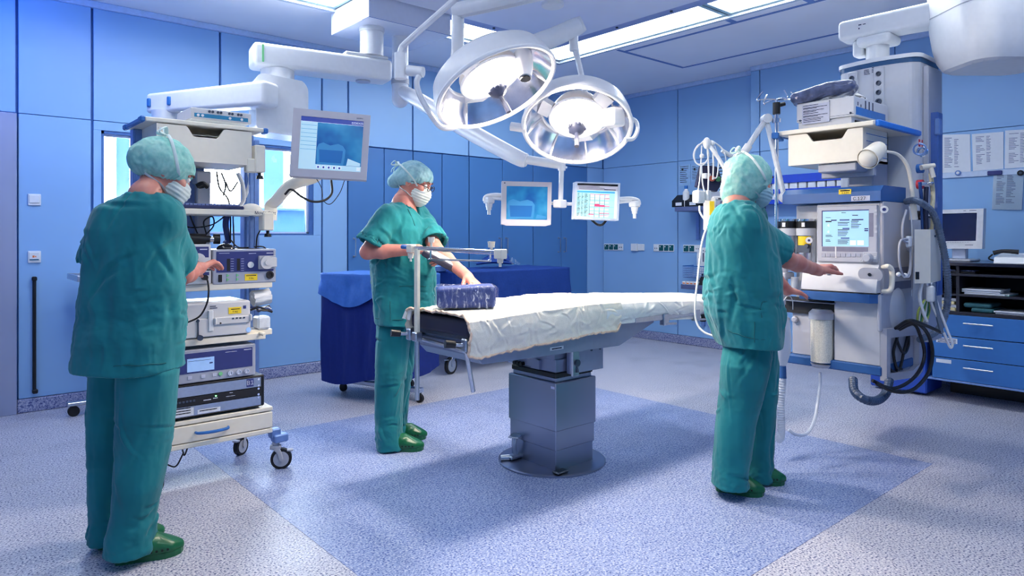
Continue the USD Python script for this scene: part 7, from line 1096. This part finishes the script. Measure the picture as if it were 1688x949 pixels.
def nurse(label, q):
    Ys = [r[3] for r in q['torso']]; ctr = np.mean([q['near'][0], q['far'][0]], axis=0)*[1, 1, 0]
    base = toroom(trimesh.Trimesh(vertices=[ctr], faces=np.zeros((0, 3), int), process=False)).vertices[0]
    t = Thing('person', label, 'person', base); allp = np.vstack([q['near'], q['far'], q['head'][None], *[np.vstack(a[:3]) for a in q["arms"]]])
    lo = np.minimum(allp.min(0), allp.min(0)) - [.26, .26, .02]; hi = allp.max(0) + [.24, .26, .2]; lo[2] = .0
    # --- skin: one continuous body
    F = Field(lo, hi, .0045); f, s, u = head_frame(q['look']); hc = q['head']; A = np.array([f, s, u])
    F.ell(hc + u*.013 - f*.012, (.093, .074, .092), A, .02); F.ell(hc + f*.018 - u*.045, (.072, .060, .072), A, .03); F.cone(hc + f*.062 - u*.088, hc + f*.045 - u*.088, .022, .03, .03)
    F.cone(hc + f*.082 + u*.012, hc + f*.106 - u*.034, .008, .013, .012); F.cone(hc + f*.098 - u*.040 - s*.011, hc + f*.098 - u*.040 + s*.011, .008, .008, .008)
    for k in (-1, 1):
        F.cone(hc + f*.086 + s*k*.012 + u*.026, hc + f*.072 + s*k*.048 + u*.022, .009, .008, .012); F.ell(hc + f*.094 + s*k*.032 + u*.006, (.012, .014, .009), A, .01, '-'); F.ell(hc + f*.062 + s*k*.045 - u*.025, (.022, .018, .02), A, .02)
        F.ell(hc - f*.012 + s*k*.078 - u*.012, (.017, .007, .030), A, .008)
    F.cone(hc + f*.082 - u*.062 - s*.018, hc + f*.082 - u*.062 + s*.018, .009, .009, .008)
    nb = q['neck']; nr = q.get('nr', 1.0); F.cone(hc - f*.022 - u*.055, nb, .048*nr, .053*nr, .03); F.cone(nb, nb + [0, 0, -.10], .06*nr, .085, .04); tc = np.array(q['torso'][len(q['torso'])//2]); chest = nb + [0, 0, -.22]; pel = np.mean([q['legs'][0][0][0], q['legs'][1][0][0]], axis=0) + [0, 0, .06]
    F.cone(nb + [0, 0, -.10], chest, .085, .10, .05); F.cone(chest, pel, .10, .10, .05)
    for i, (sh_, el, wr, *hd) in enumerate(q['arms']):
        F.cone(nb + [0, 0, -.09], sh_, .055, .05, .04); F.cone(sh_, el, .047, .042, .02); m1 = el + (wr-el)*.3; F.cone(el, m1, .041, .042, .02); F.cone(m1, wr, .042, .026, .02); F.cone(el + (wr-el)*.8, wr, .029, .026, .015)
        hand(F, wr, *hd)
    for leg, (hl, to) in zip(q['legs'], (q['near'], q['far'])):
        pts = [r[0] for r in leg]; hip = pts[0]; F.cone(pel, hip, .09, .085, .05); F.cone(hip, pts[2], .075, .05, .03); an = hl + (to-hl)*.22 + [0, 0, .09]; F.cone(pts[2], an, .05, .034, .03); F.cone(an, hl + (to-hl)*.6 + [0, 0, .035], .033, .025, .02)
    m = toroom(F.mesh(3)); body = t.part('body', m, M_SKIN, smooth=True)
    # --- face details
    R = lambda p: np.array([p[0]*CA + p[1]*SA, -p[0]*SA + p[1]*CA, p[2]])
    for k in (-1, 1):
        ec = hc + f*.079 + s*k*.032 + u*.005; e = t.part('eye', sphere(R(ec), .0125), M_EYE); t.part('iris', sphere(R(ec + f*.0085), .0062), M_IRIS, under=e); t.part('eyebrow', tube([R(hc + f*.095 + s*k*.014 + u*.027), R(hc + f*.092 + s*k*.034 + u*.032), R(hc + f*.078 + s*k*.052 + u*.026)], [.003, .0045, .002], 7), M_BROW)
    if q.get('glasses'):
        for k in (-1, 1): gl_ = t.part('glasses', cat(torus(R(hc + f*.108 + s*k*.032 + u*.001), .021, .0019, R(f)-0, 28, 6, (1.15, .8)), tube([R(hc + f*.104 + s*k*.056 + u*.006), R(hc + f*.06 + s*k*.079 + u*.006), R(hc - f*.01 + s*k*.086 + u*.0)], .0018, 6, 3)), M_INKBLK, label='dark thin-rimmed glasses')
        t.part('glasses_bridge', tube([R(hc + f*.108 - s*.010 + u*.004), R(hc + f*.113 + u*.007), R(hc + f*.108 + s*.010 + u*.004)], .0016, 6, 3), M_INKBLK)
    # --- cap: bouffant, gathered at its rim
    C = Field(hc - .21, hc + .21, .0045); co, cr, crim = q['cap']; cc = hc + f*co[0] + u*co[1]; C.ell(cc, cr, A, 0)
    for p_, r_ in q.get('puffs', []): C.cone(hc + f*p_[0] + s*p_[1] + u*p_[2], hc + f*(p_[0]+.001) + s*p_[1] + u*p_[2], r_, r_, .05)
    mv = unit(u*crim[0] - f*crim[1]); off = hc @ mv + crim[2]; X_, Y_, Z_ = np.meshgrid(*C.ax, indexing='ij', sparse=True); hgt = X_*mv[0] + Y_*mv[1] + Z_*mv[2] - off
    C.F = (C.F + .016*np.exp(-np.maximum(hgt, 0)/.016)).astype(np.float32); C.F = C.smin(C.F*-1, (hgt).astype(np.float32), .012)*-1
    m = C.mesh(2); V = m.vertices; hv = (V @ mv) - off; ang = np.arctan2((V-hc) @ s, (V-hc) @ f); n = m.vertex_normals
    pk = np.sin(ang*26 + 3*np.sin(ang*5))*.0022*np.exp(-np.maximum(hv, 0)/.03); cre = (meshkit.fbm(np.c_[V*[26, 26, 14]], 3, q['seed'])-.5)*.016*np.clip(hv/.03, .2, 1) - np.abs(meshkit.fbm(V*19+5, 3, q['seed']+2)-.5)*.014
    m.vertices = V + n*(pk + cre + .002)[:, None]; cp_ = t.part('surgical_cap', toroom(m), q['capm'], label=q['caplab'], smooth=True)
    # --- mask
    K = Field(hc - .2, hc + .2, .004); mc = hc + f*.050 - u*.052; K.ell(mc, (.060, .069, .062), A, 0); K.cone(hc + f*.10 - u*.030, hc + f*.106 - u*.045, .017, .019, .03); K.cone(hc + f*.07 - u*.098, hc + f*.08 - u*.085, .03, .03, .04)
    X_, Y_, Z_ = np.meshgrid(*K.ax, indexing='ij', sparse=True); K.F = np.maximum(K.F, -(((X_-hc[0])*f[0] + (Y_-hc[1])*f[1] + (Z_-hc[2])*f[2]) - .012 + .0*X_)).astype(np.float32); K.F = np.maximum(K.F, ((X_-hc[0])*u[0] + (Y_-hc[1])*u[1] + (Z_-hc[2])*u[2]) + .006 - .10*np.maximum(((X_-hc[0])*f[0] + (Y_-hc[1])*f[1] + (Z_-hc[2])*f[2]) - .05, 0)).astype(np.float32)
    m = K.mesh(2); V = m.vertices; hu = (V-hc) @ u; m.vertices = V + m.vertex_normals*((np.abs(((hu*62) % 1)-.5)-.25)*.006*(np.abs(hu+.055) < .045) + .001)[:, None]; mk = t.part('surgical_mask', toroom(m), q['maskm'], label=q['masklab'], smooth=True)
    rr = np.array(cr) + .004
    def onh(a, b, e=0.0):                                  # a point on the cap/head surface in direction (forward, side, up)
        w_ = unit(np.array(a)); L = 1/math.sqrt((w_[0]/rr[0])**2 + (w_[1]/rr[1])**2 + (w_[2]/rr[2])**2); return cc + (f*w_[0] + s*w_[1] + u*w_[2])*(L + e)
    bw = np.array(q['bow'])
    for k in (-1, 1):
        top = hc + f*.045 + s*k*.068 - u*.012; lowc = hc + f*.035 + s*k*.060 - u*.085
        t.part('mask_tie', tube([R(p) for p in (top, onh((.28, k*.9, .02), 0, .006), onh(np.array([.0, k*.95, .25])*.6 + bw*.35, 0, .007), onh(np.array([-.1, k*.7, .3])*.4 + bw*.7, 0, .007), onh(bw + [0, k*.1, 0], 0, .007))], .0042, 6, 8, flat=(1.5, .5)), M_TIE)
        t.part('mask_tie', tube([R(p) for p in (lowc, hc - f*.0 + s*k*.078 - u*.07, hc - f*.055 + s*k*.062 - u*.062, hc - f*.088 + s*k*.018 - u*.052)], .0042, 6, 8, flat=(1.5, .5)), M_TIE)
    kn = onh(bw, 0, .010); t.part('tie_bow', cat(*[tube([R(kn), R(kn - f*.02 + s*k*.025 + u*.018), R(kn - f*.03 + s*k*.03 - u*.01), R(kn)], .005, 6, 5, flat=(1.6, .6)) for k in (-1, 1)], *[tube([R(kn), R(kn - f*.02 + s*k*.012 - u*.03), R(kn - f*.015 + s*k*.02 - u*.055)], .004, 6, 5, flat=(1.6, .5)) for k in (-1, 1)]), M_TIE)
    # --- scrub top
    rows = [(P3((a+b)/2, v, Y), (b-a)/2/FPX*Y, d) for v, a, b, Y, d in q['torso']]
    B = Field(lo, hi, .006); zh = min(r[0][2] for r in rows); B.loft(rows, .0, 2.25)
    for (sh_, el, *_), (fr, r0, r1) in zip(q['arms'], q['sleeve']):
        e = sh_ + (el-sh_)*fr; B.cone(nb + [0, 0, -.065], sh_ + [0, 0, -.005], .07, .066, .05); E = Field(lo, hi, .006); d = unit(el-sh_); E.cone(sh_ - d*.02, e + d*.06, r0, r1 + .01, 0)
        E.plane(d, e @ d); B.F = B.smin(B.F, E.F, .016); nn = B.F[tuple(np.clip(((e-lo)/.006).astype(int), 0, B.n-1))]
        H = Field(lo, hi, .006); H.cone(e - d*.035, e + d*.1, r1-.010, r1-.006, 0); H.plane(-d, -(e - d*.035) @ d); near = np.minimum(H.F, 1); B.F = np.maximum(B.F, -near)
        X_, Y_, Z_ = np.meshgrid(*B.ax, indexing='ij', sparse=True)
    up_n = unit(nb - chest + (f*[1, 1, 0])*.0); N = Field(lo, hi, .006); N.cone(nb + [0, 0, -.035] + q['open']*.02, nb + [0, 0, .12], .066, .085, 0); 
    if q.get('vneck'): N.cone(nb + q['open']*.075 + [0, 0, .0], nb + q['open']*.125 + [0, 0, -.085], .045, .008, .02)
    B.F = np.maximum(B.F, -N.F); B.plane(np.array([0, 0, -1.]), -(zh+.004))
    m = B.mesh(3); zt_ = q['torso'][0]
    hemw = lambda V: np.clip((V[:, 2]-zh)/.02, .25, 1)
    wrinkle(m, .012, (8, 8, 2.2), q['seed'], 1.5, hemw); wrinkle(m, .006, (9, 9, 17), q['seed']+4, .9, lambda V: np.exp(-((V[:, 2]-q['waist'])/.13)**2)*hemw(V)); wrinkle(m, .003, (17, 17, 9), q['seed']+8, .9, hemw)
    creases(m, 46, q['seed'], .0062, .011, (.07, .24), (-.9, .9), (zh+.05, 1.42), .15); creases(m, 16, q['seed']+1, .005, .008, (.05, .12), (-.5, .5), (q['waist']-.12, q['waist']+.12), 1.0)
    V = m.vertices; m.vertices[:, 2] += np.where(V[:, 2] < zh+.012, (meshkit.noise(np.c_[V[:, :2]*9, V[:, :1]*0])-.5)*.012, 0)
    top = t.part('scrub_top', toroom(m), M_SCRUB, smooth=True)
    from scipy.spatial import cKDTree
    kd = cKDTree(m.vertices)
    for pts in q.get('seams', []):
        s_ = np.array([R(p) for p in spline(pts, 14)]) if len(pts) > 2 else np.array([R(p) for p in np.linspace(pts[0], pts[1], 24)]); s_ = m.vertices[kd.query(s_)[1]]; s_ = s_[::2]
        for _ in range(5): s_[1:-1] = (s_[:-2] + s_[1:-1]*2 + s_[2:])/4
        t.part('seam', tube(s_, .0026, 6, 3), M_SEAM, under=top)
    # --- scrub trousers
    G = Field(lo, hi, .006); hip = np.mean([q['legs'][0][0][0], q['legs'][1][0][0]], axis=0)
    for leg in q['legs']: G.loft(leg, .008, 2.1)
    a0, a1 = q['legs'][0][0], q['legs'][1][0]; G.cone(a0[0], a1[0], a0[1]*.7, a1[1]*.7, .02)
    m = G.mesh(3); zhem = [l[-1][0][2] for l in q['legs']]
    creases(m, 26, q['seed']+40, .006, .011, (.08, .3), (-.5, .5), (.2, .8), .12); creases(m, 14, q['seed']+41, .006, .009, (.05, .12), (-.5, .5), (.04, .22), .8); creases(m, 8, q['seed']+42, .005, .010, (.05, .12), (-.5, .5), (.38, .55), .8)
    wrinkle(m, .007, (10, 10, 1.5), q['seed']+20, 1.2); wrinkle(m, .0085, (14, 14, 16), q['seed']+23, .9, lambda V: np.exp(-np.maximum(V[:, 2]-.10, 0)/.10)*.9 + .35*np.exp(-((V[:, 2]-.45)/.08)**2)); wrinkle(m, .0015, (22, 22, 12), q['seed']+25, .8)
    tr = t.part('scrub_trousers', toroom(m), M_SCRUB, smooth=True)
    for hl, to in (q['near'], q['far']):
        a, b, c = clog(hl, to); cl = t.part('clog', toroom(a), M_CLOG, label='green rubber clog', smooth=True); t.part('sole', toroom(b), M_CLOG, under=cl); t.part('vent_holes', toroom(c), M_CLOGD, under=cl, kind='stuff')
    return t
def G3(u, v): Y = EYE*FPX/(v-V0); return np.array([(u-U0)/FPX*Y, Y, 0.])
def leg_(rows): return [(P3(u, v, Y), hw/FPX*Y, hw/FPX*Y*dr) for v, u, hw, Y, dr in rows]
Z_ = np.array([0, 0, 1.])
# left nurse, seen from behind, working at the cart
n1h, n1t = G3(188, 928), G3(303, 906); f1h = G3(160, 903); f1t = f1h + (n1t-n1h)
hc1 = P3(275, 282, 2.80)
nurse('person in green scrubs and turquoise cap seen from behind, working at the video cart', dict(seed=11, nr=.86, near=(n1h, n1t), far=(f1h, f1t), head=hc1, look=np.array([.70, .52, -.52]), neck=P3(238, 322, 2.70), open=np.array([.4, .9, 0]), waist=.95,
    bow=(-.45, 0, .9), puffs=[((-.10, .0, -.01), .048)], cap=((-.024, .020), (.122, .102, .104), (.90, .40, -.042)), capm=M_CAP, caplab='turquoise bouffant cap', maskm=M_MASK, masklab='pale surgical mask',
    torso=[(322, 208, 278, 2.70, .07), (333, 180, 292, 2.70, .10), (345, 163, 296, 2.70, .115), (380, 152, 296, 2.70, .135), (420, 147, 297, 2.70, .145), (470, 143, 299, 2.70, .15), (520, 138, 299, 2.71, .155), (560, 135, 298, 2.71, .18), (609, 132, 297, 2.71, .185)],
    arms=[(P3(272, 360, 2.68), P3(300, 452, 2.88), P3(329, 442, 3.165), np.array([.06, .95, .20]), np.array([-.35, -.2, .85]), [.28, .32, .38, .45], -1, 1.0), (P3(176, 364, 2.76), P3(158, 446, 2.84), P3(216, 452, 3.06), np.array([.3, .9, .05]), np.array([-.3, 0, .95]), .4, 1, 1.0)],
    sleeve=[(.80, .058, .074), (.80, .056, .074)],
    seams=[[P3(150, 602, 2.6), P3(200, 605, 2.5), P3(250, 604, 2.5), P3(290, 600, 2.6)]],
    legs=[leg_([(575, 244, 40, 2.70, .9), (612, 243, 46, 2.68, 1.05), (680, 240, 43, 2.68, 1.1), (740, 236, 40, 2.68, 1.1), (800, 228, 36, 2.67, 1.1), (850, 221, 33, 2.67, 1.15), (885, 217, 35, 2.66, 1.2), (906, 219, 37, 2.66, 1.2)]), leg_([(575, 196, 36, 2.80, .9), (612, 194, 40, 2.81, 1.05), (680, 188, 37, 2.82, 1.08), (740, 185, 34, 2.82, 1.12), (800, 183, 31, 2.81, 1.15), (850, 183, 30, 2.80, 1.2), (886, 184, 32, 2.79, 1.25)])]))
# middle nurse at the head of the table
n2h, n2t = G3(629, 741), G3(699, 741); f2h, f2t = G3(645, 724), G3(703, 722)
hc2 = P3(685, 300, 4.13)
nurse('person in green scrubs, pale blue cap and glasses behind the end of the operating table', dict(seed=29, near=(n2h, n2t), far=(f2h, f2t), head=hc2, look=np.array([.90, -.2, -.42]), neck=P3(664, 335, 4.11), open=np.array([.93, -.3, 0]), waist=1.0, vneck=True, glasses=True,
    bow=(-.95, 0, .22), cap=((-.016, .018), (.120, .096, .104), (.86, .5, -.020)), puffs=[((-.115, 0, -.055), .052)], capm=M_CAPB, caplab='pale blue bouffant cap', maskm=M_MASK, masklab='white pleated surgical mask',
    torso=[(338, 648, 684, 4.12, .08), (346, 637, 690, 4.12, .13), (358, 629, 696, 4.12, .165), (378, 622, 704, 4.12, .185), (400, 615, 709, 4.12, .19), (430, 612, 715, 4.12, .19), (470, 614, 719, 4.12, .195), (500, 618, 720, 4.12, .215), (533, 621, 719, 4.12, .225)],
    arms=[(P3(637, 361, 3.98), P3(606, 415, 3.93), P3(690, 411, 3.86), np.array([.95, .05, -.22]), np.array([.12, -.25, .95]), [.75, .8, .85, .9], -1, 1.0), (P3(690, 356, 4.22), P3(722, 416, 4.0), P3(771, 456, 3.77), np.array([.45, -.75, -.36]), np.array([.25, -.1, .9]), [.18, .15, .15, .2], 1, 1.0)],
    sleeve=[(.80, .066, .098), (.78, .064, .085)],
    seams=[[P3(640, 496, 3.89), P3(641, 531, 3.89)], [P3(655, 472, 3.9), P3(683, 471, 3.9), P3(715, 471, 4.0)], [P3(700, 377, 4.0), P3(708, 376, 4.05)], [P3(672, 343, 4.0), P3(681, 360, 3.98), P3(684, 371, 3.98)], [P3(622, 524, 4.0), P3(645, 527, 3.88), P3(680, 527, 3.88)]],
    legs=[leg_([(512, 652, 26, 4.09, .9), (540, 650, 29, 4.06, 1.0), (590, 646, 27, 4.05, 1.1), (640, 642, 23.5, 4.05, 1.15), (680, 640.5, 21.5, 4.05, 1.2), (715, 642, 21, 4.04, 1.25), (737, 645, 22, 4.04, 1.3)]), leg_([(512, 662, 25, 4.18, .9), (560, 661, 22, 4.23, 1.0), (610, 659, 21, 4.24, 1.1), (645, 656, 19, 4.24, 1.15), (690, 653, 17, 4.24, 1.2), (720, 657, 18, 4.24, 1.25)])]))
rc = at(727, 427, 3.85); dv = unit(at(755, 441, 3.86) - at(700, 411, 3.83)); dr_ = unit(np.cross(dv, cv(-.25, -.35, .9))); nv = np.cross(dr_, dv)
if nv[2] < 0: nv, dr_ = -nv, -dr_
Mx = np.stack([dv, np.cross(nv, dv), nv], 1)
ct = Thing('hand_controller', 'dark grey hand controller with a pale face held by the middle nurse', 'controller', rc); ct.part('case', xf(rbox(-.11, .115, -.034, .034, -.026, .012, .010), 0, rc, Mx), mat('controller_dark', (62, 58, 78), .45)); ct.part('face_plate', xf(rbox(-.105, .088, -.029, .029, .010, .017, .003), 0, rc, Mx), mat('controller_face', (196, 196, 200), .45)); ct.part('keys', cat(*[xf(cbox((-.07+.022*i, -.014+.028*j, .0175), (.014, .018, .003), .001), 0, rc, Mx) for i in range(7) for j in range(2)]), M_GREY, kind='stuff')
# right nurse at the anaesthesia machine
n3h, n3t = G3(1180, 806), G3(1260, 817); f3h, f3t = G3(1226, 793), G3(1294, 797)
hc3 = P3(1238, 296, 3.42)
nurse('person in green scrubs and turquoise cap seen from the side, working at the anaesthesia machine', dict(seed=47, near=(n3h, n3t), far=(f3h, f3t), head=hc3, look=np.array([.95, .12, -.22]), neck=P3(1213, 340, 3.38), open=np.array([.8, .6, 0]), waist=.98,
    bow=(-.5, 0, .85), puffs=[((-.075, 0, -.085), .062), ((-.02, 0, -.095), .065)], cap=((-.026, .012), (.122, .102, .112), (.82, .57, -.112)), capm=M_CAP, caplab='turquoise bouffant cap covering the neck', maskm=M_MASKB, masklab='pale blue surgical mask',
    torso=[(334, 1196, 1236, 3.38, .08), (343, 1183, 1248, 3.38, .13), (355, 1176, 1256, 3.38, .165), (375, 1171, 1264, 3.38, .185), (400, 1168, 1274, 3.38, .19), (440, 1166, 1282, 3.38, .19), (490, 1163, 1285, 3.38, .195), (520, 1168, 1285, 3.38, .215), (568, 1186, 1281, 3.38, .225)],
    arms=[(P3(1230, 366, 3.28), P3(1298, 428, 3.42), P3(1350, 446, 3.66), np.array([.72, .66, .22]), np.array([-.25, -.15, .95]), [.36, .38, .40, .46], 1, 1.05), (P3(1240, 358, 3.54), P3(1262, 440, 3.68), P3(1297, 478, 3.80), np.array([.72, .42, -.12]), np.array([.1, -.25, .95]), [.12, .1, .12, .2], -1, 1.02)],
    sleeve=[(.80, .064, .080), (.72, .062, .078)],
    seams=[[P3(1243, 530, 3.16), P3(1244, 566, 3.16)], [P3(1252, 497, 3.2), P3(1282, 495, 3.3)], [P3(1252, 497, 3.2), P3(1250, 528, 3.2)], [P3(1178, 556, 3.2), P3(1200, 559, 3.14), P3(1240, 560, 3.14), P3(1276, 559, 3.2)]],
    legs=[leg_([(548, 1233, 32, 3.36, .9), (570, 1234, 39, 3.34, 1.0), (600, 1230, 39, 3.32, 1.1), (650, 1222, 34, 3.32, 1.1), (700, 1212.5, 31, 3.32, 1.15), (750, 1207, 30, 3.32, 1.15), (780, 1203, 28, 3.32, 1.2), (799, 1203, 29, 3.32, 1.25)]), leg_([(548, 1246, 30, 3.46, .9), (600, 1252, 29, 3.52, 1.0), (650, 1251, 29, 3.52, 1.1), (700, 1248, 28, 3.52, 1.15), (750, 1246, 26, 3.52, 1.15), (787, 1247, 26, 3.52, 1.2)])]))
